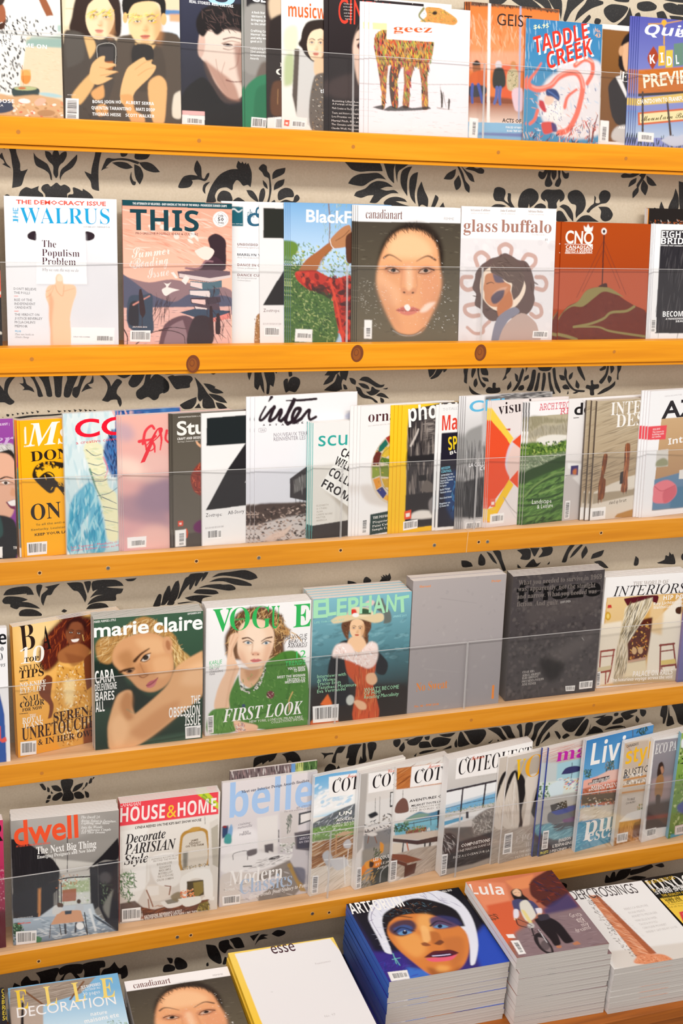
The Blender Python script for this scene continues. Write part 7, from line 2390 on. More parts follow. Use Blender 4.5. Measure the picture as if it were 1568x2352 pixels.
N B8A890,F0E8DC 50 50 9 -8 20 .7 940,590 1240,560 1230,640 932,660
P 3E94B8 3 1 928,670 1240,610 1200,790 908,848
N 6AB8D0,2A7AA0,8ACCE0,4A9AB8 170 46 9 -8 20 .6 930,670 1220,620 1190,800 910,846
T S FAF8F6 130 1000 316 1360 236 Living
P 3A3036 1 1 1014,404 1122,378 1120,398 1012,424
P 3A3036 1 1 988,426 1104,402 1102,412 988,438
t S F6EFEA 16 1016 420 1120 396 non-stop chef
t S F6EFEA 12 990 436 1102 412 summer villas
t S F6EFEA 14 1006 458 1200 424 MIDCENTURY
t S F6EFEA 12 990 474 1200 440 MODERN AND NEW
t R FAF8F6 110 960 744 1260 672 pure
t R FAF8F6 80 980 784 1240 724 escape
# style E3
B D9CCBE
G E3D8CC D0BFAC 1200 180 1150 500
P C8B4A0 4 .8 1210,180 1360,160 1340,330 1200,340
L C8A080 8 8 2 .8 1220,190 1290,280
T S 5A5250 16 1222 208 1294 190 CANADA'S
T S FAC02A 96 1214 310 1420 256 style
t s 3A3638 40 1206 384 1460 332 RUSTIC AND
P C88A4A 2 1 1204,402 1330,376 1400,366 1400,376 1204,412
P C88A4A 2 1 1200,442 1330,420 1400,410 1400,420 1200,452
N F2EEE8,6A6258,A89888 50 16 9 70 40 .9 1206,416 1340,392 1340,414 1204,438
N F2EEE8,6A6258,4A6A8A 30 16 9 70 40 .9 1206,380 1330,360 1330,374 1206,398
P C88A4A 2 1 1194,480 1400,450 1400,462 1194,490
P DCD0C4 3 1 1196,500 1400,470 1390,600 1186,640
t O 8A8078 14 1224 534 1272 526 TO BASE
t O 8A8078 12 1216 556 1276 544 COUNTRY
N 6A8A4A,C89A50,E0D8C8 60 18 9 50 50 .8 1290,560 1330,540 1330,620 1280,630
P F0ECE8 3 1 1176,660 1230,610 1330,580 1330,640 1190,664
P C88A40 3 1 1180,664 1330,640 1330,780 1160,800
N E0A860,A8682A,D89A4A 80 60 8 85 30 .7 1184,670 1320,650 1300,780 1166,800
C 7A4A2A 4 1 1270,670 1310,655 1310,740 1260,760
P B0783A 3 1 1150,760 1250,740 1240,800 1146,814
X 1164 736 1232 722 1226 780 1160 794
# eco E3
B F0EDEB
P 8C8A94 2 1 1398,166 1600,140 1540,680 1340,708
G 9C98A0 6A5A58 1400 170 1340 690 1398,166 1600,140 1540,680 1340,708
P B89A9A 10 .7 1380,400 1600,360 1560,500 1360,540
P 4A3A38 8 1 1350,560 1600,510 1540,640 1342,640
P 8A4438 6 .9 1346,630 1540,600 1540,650 1344,650
P 5A4A42 4 1 1342,655 1540,620 1540,680 1340,706
C 3A2A26 3 1 1410,380 1420,310 1440,294 1452,320 1450,360 1430,400
C B8866A 2 1 1430,330 1444,320 1452,350 1440,372
C A87A4E 3 1 1396,470 1410,390 1440,370 1452,400 1440,500 1420,520 1398,500
C 4A3A36 3 1 1404,500 1430,500 1424,560 1404,560
T d EDEAE8 56 1394 248 1620 200 ECO PARENT
t s E0DCDA 8 1400 186 1480 178 families and planet
X 1346 708 1404 694 1398 744 1342 760
# green E3
B 8AB04A
G 9ABA5A 5A8A3A 1540 120 1500 740
N B8D080,4A7A2E,D8E4A8,6A9A40,2E5A22 260 24 16 50 60 .6 1545,120 1700,110 1660,760 1490,768
C E9EEF0 4 1 1560,160 1600,150 1600,200 1558,210
t s 2A3A20 40 1548 250 1600 244 2019
t O 2A3A20 36 1550 306 1700 296 25
C 4A5AA0 5 1 1536,560 1600,520 1600,620 1540,600
P 5AA8C0 3 1 1494,740 1660,720 1660,770 1490,770
P F0D8D8 1 1 1520,690 1600,670 1600,730 1518,744
X 1524 694 1600 676 1600 724 1522 738
# striped E2
B 7A6A6A
N E8E0DC,3A2A2E,A88A8A,5A4A50 120 60 8 84 6 1 150,150 560,120 560,300 150,300
P 6A9AD0 1 1 550,130 578,126 576,300 548,300
P B8C070 1 1 578,126 630,122 628,300 576,300
N 3A4A2A,C8D08A 16 60 7 86 4 1 580,126 628,122 626,300 578,300
P 4A6A3A 1 1 630,122 730,110 730,300 628,300
N 2A3A22,8AA868 20 60 9 86 4 1 632,122 728,112 728,300 630,300
# elle F1
B 8CC0E4
G 7DB8E0 C8E2F0 500 480 500 720
P A09284 3 1 70,470 640,390 540,500 280,580 290,760 60,760
N B0A294,7A6A5C,C8BCB0,8A7C6E 140 160 6 -8 3 .8 75,475 640,395 530,505 280,575 180,560 90,580
L 7A5236 14 14 2 1 160,480 290,575
L 7A5236 14 14 2 1 560,420 470,540
P B8A89A 4 1 75,590 290,575 290,760 70,760
P 1E1A1C 2 1 146,560 160,560 160,760 138,760
N 6A8A3A,8AA858,3A5A2A 60 26 6 80 60 .9 720,690 800,672 860,700 860,760 720,760
T d F3D04A 130 110 610 192 598 E
T d F6DA78 130 306 584 386 572 L
T d F6DA78 130 496 558 576 546 L
T d F3D878 130 680 530 770 520 E
t o F4F4F4 66 116 662 776 570 DECORATION
t S F0F4F8 20 544 470 672 444 ILS SUPERBES
t s F0F4F8 14 546 488 670 466 50 INTERIEURS
t s F0F4F8 24 556 516 668 496 30 pages
t S F4F8FA 24 606 650 716 634 nature
t S F4F8FA 28 566 700 796 654 maisons ete
# blackyel F1
B B0301E
P 2A2A30 1 1 -200,460 56,446 66,720 -200,720
P C83A22 3 1 -200,400 50,396 56,440 -200,460
P E8B03A 1 1 -200,452 56,444 56,450 -200,458
t S D8C040 30 10 500 54 496 CM
t S D8C040 30 12 536 56 532 SE
t S D8C040 30 12 572 56 568 BR
t S D8C040 30 14 608 58 604 RA
t S D8C040 30 16 644 60 640 EN
t S D8C040 30 16 680 62 676 SO
# esse F2
B F6CF52
G F8D86A F4C63C 400 470 600 1100
P ECEAEA 2 1 116,584 750,482 1400,1290 440,1410
G F0EEEE E8E5E6 400 500 700 1100 116,584 750,482 1400,1290 440,1410
T o 4A2A34 78 366 584 522 562 esse
t s C8C0C0 12 654 656 754 636 Feminismes
t s C8C2C2 14 716 1008 788 992 No. 97
P C8C4C4 2 .6 356,836 368,834 370,840 358,842
# artforum F2
B 2A2650
G 26222E 3A3080 1100 250 1300 760
P 16161E 14 .9 860,240 1650,150 1800,380 1600,560 1200,600 1040,560
P 3A2A8A 20 .9 1020,560 1240,560 1300,760 1120,760
P 3E7AD8 12 .8 1260,660 1500,700 1440,760 1260,750
P 2A50C0 16 .9 1700,500 1800,380 1980,640 1780,690
N 1E2A7A,4A3AA0,2A4AB8 60 60 12 -30 40 .5 1040,600 1240,620 1400,740 1130,760
C E6E8F4 4 1 1000,330 1040,240 1140,180 1280,175 1420,165 1560,200 1660,280 1720,380 1750,520 1730,640 1700,650 1690,520 1640,420 1560,330 1440,290 1240,280 1110,320 1100,400 1150,540 1160,575 1110,560 1060,460 1020,390
N FFFFFF,B8BCD8,7A6A9A,D8DCF0 110 80 6 40 60 .7 1005,330 1140,185 1420,170 1640,270 1560,320 1300,250 1110,310 1150,570 1080,500
L 6A5A8A 5 3 1 .9 1250,190 1400,180 1500,240
L 6A5A8A 5 3 1 .9 1060,250 1020,340 1090,470
C 1E1A20 6 1 1100,330 1160,280 1300,220 1460,240 1600,300 1660,400 1500,400 1300,340 1180,360 1130,420
N 3A5A6A,1E1A20,5A7A8A,8A5A3A 80 40 6 30 70 .8 1100,340 1180,285 1320,230 1480,260 1400,320 1200,340
C D9823E 6 1 1130,440 1160,350 1260,320 1400,320 1540,360 1660,430 1690,540 1660,640 1600,690 1500,715 1420,710 1320,640 1200,540
C F0A85A 22 .8 1180,450 1330,440 1400,540 1330,600 1220,530
C F6B86A 20 .7 1340,330 1430,330 1440,430 1350,420
C C0703A 16 .7 1500,480 1640,470 1650,600 1580,680
C 8A4A28 14 .7 1400,660 1560,690 1640,640 1600,720 1440,730
C F2B060 14 .7 1480,650 1560,660 1540,690 1470,690
C 2A2A4A 10 .9 1140,400 1200,360 1290,355 1330,390 1310,430 1230,460 1160,440
C 3A5A9A 8 .8 1170,410 1240,385 1300,400 1290,430 1220,445
C 6A9AC8 3 1 1200,440 1236,424 1280,428 1304,436 1256,448 1216,450
E 1E1E3A 1250 434 17 13 0 2 1
E F4F8FA 1250 424 4 4 0 1 1
L 1E1A2A 12 5 3 1 1180,430 1230,402 1320,428
L 2A1E22 16 8 6 1 1140,360 1200,330 1300,340
C 3A3A6A 10 .9 1420,350 1500,330 1600,350 1640,390 1560,410 1450,410
C 6A9AC8 3 1 1444,404 1482,386 1524,392 1550,402 1500,412
E 1E1E3A 1490 398 16 12 0 2 1
L 1E1A2A 12 5 3 1 1424,396 1480,364 1570,390
C F8C07A 8 .8 1360,400 1400,400 1430,480 1380,500
C B86A34 8 .8 1420,430 1480,440 1500,500 1440,510
C 8A4A2E 4 .9 1360,506 1390,500 1430,520 1400,526 1370,520
C 6A3A2A 4 .9 1450,510 1490,486 1520,500 1490,520
C 5A1E2A 4 1 1380,600 1440,560 1500,555 1560,550 1620,570 1560,600 1480,600
C E8607A 4 1 1390,606 1460,600 1540,596 1610,580 1570,616 1480,628 1420,624
C 3A1A3A 3 1 1420,588 1480,575 1560,572 1580,588 1480,600
L D8D0F0 9 9 2 1 1440,590 1500,586 1560,580
L 7AD0C8 5 4 1 1 1166,570 1190,640
L 7AD0C8 5 4 1 1 1160,610 1216,600
L 7AD0C8 5 4 1 1 1180,600 1214,650
T S FBFAF8 70 888 312 1252 266 ARTFORUM
t S F4F0EC 11 1508 184 1570 176 FALL 2019
P F1EEEA 1 1 1126,694 1262,680 1282,738 1152,756
X 1140 700 1256 688 1272 732 1162 748
# lula F3
B A0604E
G E08058 7A5048 100 100 900 560
P E88E68 10 1 50,90 330,120 380,240 200,290
P D8633E 10 1 200,250 380,230 450,420 340,560 280,460
P E8905E 8 1 330,110 520,85 500,160 400,170
C 5A2A24 6 1 500,130 560,90 640,74 760,200 720,250 640,290 560,240 510,200
N 3A2230,8A3A2A,2A2A4A,6A2A20 60 60 14 30 60 .8 510,140 640,80 760,220 660,290 560,250
P 3A3A6A 14 .9 600,300 760,210 850,300 640,360
P 8A7478 14 1 420,440 640,330 860,300 1088,540 680,610 445,625
N 9A868A,6A565E,A89498 90 80 12 10 30 .35 400,460 860,310 1085,540 450,625
C 241A1C 3 1 372,180 400,160 440,170 460,200 500,230 490,250 440,260 410,240
C EAC09E 3 1 384,176 410,160 440,180 444,205 424,208 396,196
L 2A1A1A 3 2 1 1 396,186 412,182
L 2A1A1A 3 2 1 1 424,184 436,186
L C0504A 4 3 1 1 408,200 424,200
C 4A4A72 3 1 384,236 420,224 460,230 520,240 560,270 580,300 560,330 540,300 530,340 470,320 430,290 410,300
C E0DCD0 3 1 440,250 490,236 560,330 540,360 500,370 460,320
C E8D690 3 1 450,290 480,300 540,380 515,380
C E6E2EC 3 1 400,290 430,290 440,330 420,350 404,340
C E6E2EC 3 1 550,290 590,290 600,320 575,330
E EAC09E 584 330 16 10 0 2 1
E EAC09E 416 350 12 8 0 2 1
C 221C20 3 1 550,360 600,350 680,400 760,530 720,545 680,500 600,420
C 221C20 3 1 600,360 650,350 740,400 850,520 790,530 720,460
C 3A3440 3 1 570,330 640,330 660,360 590,370
C B87A5A 2 1 730,545 765,545 765,562 735,560
C B87A5A 2 1 840,535 870,518 900,540 860,545
C 2A2428 2 1 560,470 590,450 640,480 700,550 720,600 690,608 620,570 570,510
C 8A7A7C 3 1 590,480 630,490 690,560 700,590 660,580 610,530
E 4A4044 650 540 30 40 -40 4 .7
L D8D4D8 6 5 1 1 590,430 660,520
E C8C4C0 532 400 26 18 20 3 1
L 2A2428 5 5 1 1 430,350 500,380 540,400
L 2A2428 7 7 1 1 420,350 440,390 500,410
L 2A2428 10 8 2 1 540,420 560,470
N 2A2428 24 30 5 40 70 1 510,400 600,430 620,500 550,480
N 5A3A2A 30 30 6 40 70 1 220,310 290,310 290,350 240,350
T S F6EEEA 62 88 172 328 190 Lula
t o D8C8C4 24 800 362 872 350 Greta
t o D8C8C4 22 846 388 888 378 girl
t o D8C8C4 22 880 402 908 392 of
t o D8C8C4 22 888 422 930 412 my
t o D8C8C4 24 856 460 946 436 dreams
P F1EEEC 1 1 352,452 410,452 426,480 372,478
P F4F1EF 1 1 390,498 450,496 514,596 460,602
X 400 506 444 504 500 588 466 592
# bc F3
B F1EFEE
G F4F2F1 E8E5E2 1100 200 1200 680
P DAD2CA 8 .9 1060,580 1800,480 1800,640 1090,700
T s 4A4244 62 690 246 1238 178 BORDERCROSSINGS
P D88A62 2 1 910,200 970,196 1360,590 1240,620
N C06A42,EAB090,B05A3A,F0C0A0 160 60 7 46 14 .8 912,204 968,200 1350,590 1250,612
P A85A38 2 .9 950,200 972,196 1370,590 1330,600
N 4A3A34,8A8280,6A5A52 100 20 6 50 60 .95 890,210 912,200 1250,615 1200,610 1060,470
N B8B4B2 60 30 2 10 30 .5 970,210 1060,270 1300,480 1240,470
C E2926A 4 1 1220,650 1250,610 1330,595 1420,600 1490,640 1470,660 1350,668 1240,664
N C87A50,F0B894,B86A44 70 14 8 30 60 .8 1225,650 1260,612 1400,600 1485,645 1300,665
t s CFCAC8 13 1150 296 1302 268 REBECCA BELMORE
t s CFCAC8 13 1180 322 1284 302 FIONA MEADE
t s CFCAC8 13 1200 346 1364 316 ANNETTE MESSAGER
t s CFCAC8 13 1226 374 1362 350 MARCELLE BOWER
t s CFCAC8 13 1252 400 1370 378 TACITA MOULD
t s CFCAC8 13 1274 424 1430 396 CAROLINE MONNET
t s CFCAC8 13 1298 452 1500 412 WENDY SATURDAY LOCK
# mono F3
B 1E1A1C
P F5CC4A 1 1 1380,232 1800,172 1800,560 1620,560
T R F4F1EE 66 1300 184 1760 120 MONOCLE
t S E8C03A 19 1282 142 1504 96 THE TOP 25 PLACES TO LIVE
t S E8C03A 20 1326 190 1386 182 ENJOY:
t S F4F1EE 20 1392 182 1660 140 SMART, BUSY CITIES
t S F4F1EE 20 1346 206 1700 150 BEST NEW SPORTSWEAR
t S E8C03A 14 1420 216 1700 176 THE QUALITY OF LIFE SURVEY
t d 6A5A1A 26 1436 246 1540 228 TIME TO
t d 6A5A1A 26 1460 262 1556 244 DREAM
t s A8923A 10 1440 276 1600 256 the new homes issue
t s A8923A 10 1456 292 1600 272 and all the rest
P D8404A 2 1 1530,320 1640,290 1640,420 1560,390
P F4F0EA 2 1 1556,330 1640,310 1640,370 1580,370
"""
ART = {}
for line in ART_TEXT.split('\n'):
    if line.startswith('#'):
        ART[line[1:].split()[0]] = cur = []
    elif line.strip():
        cur.append(line)

_want = {}
for _cmds in ART.values():
    for _l in _cmds:
        if _l[0] in 'tT':
            _k = _l.split(None, 8)
            _want.setdefault((_k[1], float(_k[3]) > 40), {})[_k[8]] = 1
for (_f, _fine), _d in sorted(_want.items()):
    set_lines(_f, _fine, [t for t in _d if _fine or t not in _want.get((_f, True), {})])
bpy.data.objects.remove(_to)
bpy.data.curves.remove(_tc)

# ------------------------------------------------------------------ painter: prints a cover picture into the colours of a mesh grid
class Painter:
    def __init__(s, w, h, quad, res):
        s.w, s.h = w, h
        src = np.array(quad, float); dst = np.array([(0, 0), (w, 0), (w, h), (0, h)], float)
        A = []; B = []
        for (x, y), (u, v) in zip(src, dst):
            A.append([x, y, 1, 0, 0, 0, -u * x, -u * y]); B.append(u)
            A.append([0, 0, 0, x, y, 1, -v * x, -v * y]); B.append(v)
        s.H = np.append(np.linalg.solve(np.array(A), np.array(B)), 1).reshape(3, 3)
        s.k = w / np.linalg.norm(src[1] - src[0])
        s.res = res; s.SS = 2
        s.nx, s.ny = int(round(w * res)) + 1, int(round(h * res)) + 1
        s.W, s.Hh = s.nx * s.SS, s.ny * s.SS
        s.f = res * s.SS
        s.img = np.ones((s.Hh, s.W, 3), np.float32) * 0.8
    def mm(s, p):
        p = np.atleast_2d(np.array(p, float))
        q = np.c_[p, np.ones(len(p))] @ s.H.T
        return q[:, :2] / q[:, 2:]
    def px(s, p):
        return s.mm(p) * s.f
    def mask(s, P, pad=0):
        x0, y0 = np.floor(P.min(0)).astype(int) - pad; x1, y1 = np.ceil(P.max(0)).astype(int) + pad + 1
        x0, y0, x1, y1 = max(x0, 0), max(y0, 0), min(x1, s.W), min(y1, s.Hh)
        if x1 <= x0 or y1 <= y0:
            return None
        d = np.zeros((y1 - y0, x1 - x0 + 1), np.int32)
        Q = np.roll(P, -1, 0)
        for (ax, ay), (bx, by) in zip(P, Q):
            if ay == by:
                continue
            sg = 1
            if ay > by:
                ax, ay, bx, by, sg = bx, by, ax, ay, -1
            r0, r1 = max(int(math.ceil(ay - 0.5)), y0), min(int(math.ceil(by - 0.5)), y1)
            if r1 <= r0:
                continue
            rows = np.arange(r0, r1)
            xs = ax + (rows + 0.5 - ay) * (bx - ax) / (by - ay)
            cs = np.clip(np.ceil(xs - 0.5).astype(int) - x0, 0, x1 - x0)
            np.add.at(d, (rows - y0, cs), sg)
        m = (np.cumsum(d, 1)[:, :-1] != 0).astype(np.float32)
        return x0, y0, x1, y1, m
    @staticmethod
    def blur(m, r):
        if r < 0.6:
            return m
        k = max(1, int(round(r * 0.8)))
        for _ in range(2):
            for ax in (0, 1):
                c = np.cumsum(np.pad(m, [(k + 1, k) if a == ax else (0, 0) for a in (0, 1)], mode='edge'), ax)
                m = (c[2 * k + 1:] - c[:-2 * k - 1]) / (2 * k + 1) if ax == 0 else (c[:, 2 * k + 1:] - c[:, :-2 * k - 1]) / (2 * k + 1)
        return m
    def fill(s, P, col, blur=0.0, a=1.0):
        b = blur * s.k * s.f
        r = s.mask(P, int(b * 2) + 1 if b >= 0.6 else 0)
        if r is None:
            return
        x0, y0, x1, y1, m = r
        m = s.blur(m, b)[..., None] * a
        t = s.img[y0:y1, x0:x1]
        if callable(col):
            col = col(x0, y0, x1, y1)
        t += (col - t) * m
    def gradient(s, c1, c2, p, q, pts):
        p, q = s.px([p])[0], s.px([q])[0]
        c1, c2 = np.array(c1, np.float32), np.array(c2, np.float32)
        def col(x0, y0, x1, y1):
            yy, xx = np.mgrid[y0:y1, x0:x1]
            t = ((xx - p[0]) * (q[0] - p[0]) + (yy - p[1]) * (q[1] - p[1])) / max(1e-6, float((q - p) @ (q - p)))
            t = np.clip(t, 0, 1)[..., None].astype(np.float32)
            return c1 + (c2 - c1) * t
        s.fill(pts, col)
    def full(s):
        return np.array([(-1, -1), (s.W + 1, -1), (s.W + 1, s.Hh + 1), (-1, s.Hh + 1)], float)
    def stroke(s, pts, w0, w1, col, blur, a):
        P = [np.array(p, float) for p in pts]
        if len(P) > 2:
            E = [2 * P[0] - P[1]] + P + [2 * P[-1] - P[-2]]
            Q = []
            for i in range(1, len(E) - 2):
                p0, p1, p2, p3 = E[i - 1:i + 3]
                for k in range(6):
                    t = k / 6
                    Q.append(0.5 * (2 * p1 + (p2 - p0) * t + (2 * p0 - 5 * p1 + 4 * p2 - p3) * t * t + (3 * p1 - p0 - 3 * p2 + p3) * t**3))
            Q.append(P[-1]); P = Q
        P = s.px(P); n = len(P)
        T = np.gradient(P, axis=0) if n > 2 else np.repeat((P[1] - P[0])[None], n, 0)
        T /= np.linalg.norm(T, axis=1, keepdims=True) + 1e-9
        N = np.c_[-T[:, 1], T[:, 0]]
        ww = (np.linspace(w0, w1, n) * 0.5 * s.k * s.f)[:, None]
        cap = lambda c, d, nn, r: [c + d * r * math.sin(x) + nn * r * math.cos(x) for x in (math.pi / 4, math.pi / 2, 3 * math.pi / 4)]
        poly = list(P + N * ww) + cap(P[-1], T[-1], N[-1], ww[-1]) + list((P - N * ww)[::-1]) + cap(P[0], -T[0], -N[0], ww[0])
        s.fill(np.array(poly), col, blur, a)
    def dabs(s, cols, cnt, ln, wd, ang, jit, a, pts, rng):
        P = s.px(pts)
        r = s.mask(P)
        if r is None:
            return
        x0, y0, x1, y1, m = r
        ys, xs = np.nonzero(m)
        if not len(xs):
            return
        o = s.px([pts[0]])[0]
        for i in range(cnt):
            j = rng.randrange(len(xs))
            c = np.array([xs[j] + x0, ys[j] + y0], float)
            an = math.radians(ang + rng.uniform(-jit, jit)); L = ln * s.k * s.f * rng.uniform(.5, 1.1) / 2; Wd = wd * s.k * s.f * rng.uniform(.5, 1.1) / 2
            ca, sa = math.cos(an), math.sin(an)
            ex = math.hypot(L * ca, Wd * sa) + 1; ey = math.hypot(L * sa, Wd * ca) + 1
            bx0, by0, bx1, by1 = max(int(c[0] - ex), 0), max(int(c[1] - ey), 0), min(int(c[0] + ex) + 2, s.W), min(int(c[1] + ey) + 2, s.Hh)
            if bx1 <= bx0 or by1 <= by0:
                continue
            gx = np.arange(bx0, bx1)[None, :] + 0.5 - c[0]; gy = np.arange(by0, by1)[:, None] + 0.5 - c[1]
            uu = (gx * ca + gy * sa) / max(L, .6); vv = (gy * ca - gx * sa) / max(Wd, .5)
            d = np.clip((1.0 - np.abs(uu) ** 1.6 - vv * vv) * 3.0, 0, 1).astype(np.float32)[..., None] * (a * rng.uniform(.7, 1))
            t = s.img[by0:by1, bx0:bx1]
            t += (cols[rng.randrange(len(cols))] - t) * d
    def face(s, skin, shade, lip, cx, cy, rx, ry, rot):
        c, sn = math.cos(math.radians(rot)), math.sin(math.radians(rot))
        def Q(*uv):
            return [(cx + (u * c - v * sn * ry / rx * 1.0) * rx if 0 else cx + u * rx * c - v * ry * sn, cy + u * rx * sn + v * ry * c) for u, v in uv]
        def el(u, v, a, b):
            return Q(*[(u + a * math.cos(t * math.pi / 8), v + b * math.sin(t * math.pi / 8)) for t in range(16)])
        f = lambda pts, col, bl=0, a=1: s.fill(s.px(pts), col, bl, a)
        B = rx * 0.08
        f(Q(*smooth_closed([(-.98, -.2), (-.8, -.75), (-.3, -1), (.3, -1), (.8, -.75), (.98, -.2), (.93, .25), (.7, .65), (.3, .97), (-.3, .97), (-.7, .65), (-.93, .25)])), skin, B * .4)
        f(el(.78, .2, .3, .8), shade, B * 2, .55)
        f(el(-.45, -.1, .3, .16), shade, B * 1.5, .6); f(el(.42, -.1, .3, .16), shade, B * 1.5, .6)
        f(el(.1, .25, .16, .22), shade, B * 1.5, .55); f(el(0, .82, .3, .1), shade, B, .4)
        dk = lin('2A1C18'); dk = np.array(dk, np.float32)
        for u in (-.43, .41):
            f(el(u, -.1, .17, .055), np.array(lin('E8E0D8'), np.float32), B * .2)
            f(el(u, -.1, .075, .06), dk, B * .2)
            s.stroke(Q((u - .2, -.1), (u, -.17), (u + .2, -.09)), rx * .06, rx * .03, dk, B * .3, .9)
        s.stroke(Q((-.72, -.26), (-.45, -.34), (-.16, -.27)), rx * .05, rx * .1, dk, B * .5, .8)
        s.stroke(Q((.16, -.27), (.43, -.34), (.7, -.25)), rx * .1, rx * .05, dk, B * .5, .8)
        s.stroke(Q((-.13, .3), (.0, .34), (.15, .3)), rx * .05, rx * .05, shade, B * .4, .9)
        f(el(0, .57, .3, .06), lip, B * .3); f(el(0, .64, .24, .06), lip, B * .4, .9)
        s.stroke(Q((-.3, .58), (0, .59), (.3, .58)), rx * .03, rx * .03, dk, B * .2, .6)
    def result(s):
        im = s.img.reshape(s.ny, s.SS, s.nx, s.SS, 3).mean((1, 3))
        return im

def hexc(h):
    return np.array(lin(h), np.float32)
def pts_of(tok):
    return [tuple(float(x) for x in t.split(',')) for t in tok]

def paint(cmds, w, h, quad, res, seed):
    """runs the drawing commands; returns picture, and the lettering and barcode commands for later"""
    P = Painter(w, h, quad, res); rng = random.Random(seed)
    texts = []; codes = []
    for line in cmds:
        k = line.split(); c = k[0]
        if c == 'B': P.img[:] = hexc(k[1])
        elif c == 'P': P.fill(P.px(pts_of(k[4:])), hexc(k[1]), float(k[2]), float(k[3]))
        elif c == 'C': P.fill(P.px(smooth_closed(pts_of(k[4:]))), hexc(k[1]), float(k[2]), float(k[3]))
        elif c == 'E':
            cx, cy, rx, ry, ro, bl, a = map(float, k[2:9]); ro = math.radians(ro)
            pp = [(cx + rx * math.cos(t) * math.cos(ro) - ry * math.sin(t) * math.sin(ro), cy + rx * math.cos(t) * math.sin(ro) + ry * math.sin(t) * math.cos(ro)) for t in [i * math.pi / 12 for i in range(24)]]
            P.fill(P.px(pp), hexc(k[1]), bl, a)
        elif c == 'L': P.stroke(pts_of(k[6:]), float(k[2]), float(k[3]), hexc(k[1]), float(k[4]), float(k[5]))
        elif c == 'G':
            x0, y0, x1, y1 = map(float, k[3:7])
            P.gradient(hexc(k[1]), hexc(k[2]), (x0, y0), (x1, y1), P.px(pts_of(k[7:])) if len(k) > 7 else P.full())
        elif c == 'N': P.dabs([hexc(x) for x in k[1].split(',')], int(k[2]), *[float(x) for x in k[3:8]], pts_of(k[8:]), rng)
        elif c == 'F': P.face(hexc(k[1]), hexc(k[2]), hexc(k[3]), *[float(x) for x in k[4:9]])
        elif c in 'tT':
            texts.append((c == 'T', k[1], k[2], float(k[3]), [float(x) for x in k[4:8]], line.split(None, 8)[8]))
        elif c == 'X': codes.append([float(x) for x in k[1:9]])
    return P, texts, codes

def colour_attr(me, cols):
    at = me.color_attributes.new('print', 'FLOAT_COLOR', 'POINT')
    a = np.ones((len(cols), 4), np.float32); a[:, :3] = cols
    at.data.foreach_set('color', a.ravel())

def poly_mesh(name, verts, faces, cols):
    me = bpy.data.meshes.new(name)
    me.from_pydata((np.asarray(verts) * MM).tolist(), [], faces)
    me.materials.append(M_PRINT)
    colour_attr(me, cols)
    me.update()
    return me

def cover_mesh(P, t, spine, vis):
    """front sheet as a grid carrying the picture, plus spine and back sheet: one wrap-around cover"""
    im = P.result(); w, h = P.w, P.h
    us = [i for i in range(P.nx) if i <= vis[1] * P.nx + 2 and i >= vis[0] * P.nx - 2 or i % 8 == 0 or i == P.nx - 1]
    vs = [j for j in range(P.ny) if j <= vis[3] * P.ny + 2 and j >= vis[2] * P.ny - 2 or j % 8 == 0 or j == P.ny - 1]
    X = np.array(us) / (P.nx - 1) * w; Z = h - np.array(vs) / (P.ny - 1) * h
    gx, gz = np.meshgrid(X, Z)
    V = np.stack([gx.ravel(), np.zeros(gx.size), gz.ravel()], 1)
    C = im[np.ix_(vs, us)].reshape(-1, 3)
    nx, ny = len(us), len(vs)
    i = np.arange(nx - 1)[None, :] + np.arange(ny - 1)[:, None] * nx
    F = np.stack([i, i + nx, i + nx + 1, i + 1], -1).reshape(-1, 4)
    b = len(V)
    sp = hexc(spine)
    V = np.concatenate([V, [(0, 0, 0), (0, t, 0), (0, t, h), (0, 0, h), (0, t, 0), (w, t, 0), (w, t, h), (0, t, h)]])
    C = np.concatenate([C, np.repeat(sp[None], 4, 0), np.repeat(hexc('E4E0DC')[None], 4, 0)])
    F = np.concatenate([F, [(b, b + 3, b + 2, b + 1), (b + 4, b + 7, b + 6, b + 5)]])
    me = bpy.data.meshes.new('cover')
    me.vertices.add(len(V)); me.loops.add(F.size); me.polygons.add(len(F))
    me.vertices.foreach_set('co', (V * MM).astype(np.float32).ravel())
    me.loops.foreach_set('vertex_index', F.astype(np.int32).ravel())
    me.polygons.foreach_set('loop_start', np.arange(0, F.size, 4, dtype=np.int32))
    me.update(calc_edges=True)
    me.materials.append(M_PRINT)
    colour_attr(me, C)
    return me

def pages_mesh(w, h, t, mat):
    b = MB(); b.box(0.2, w - 0.4, 0.06, t - 0.06, 0.2, h - 0.02)
    me = bpy.data.meshes.new('pages')
    me.from_pydata([(x * MM, y * MM, z * MM) for x, y, z in b.v], [], b.f)
    me.materials.append(mat); me.update()
    return me

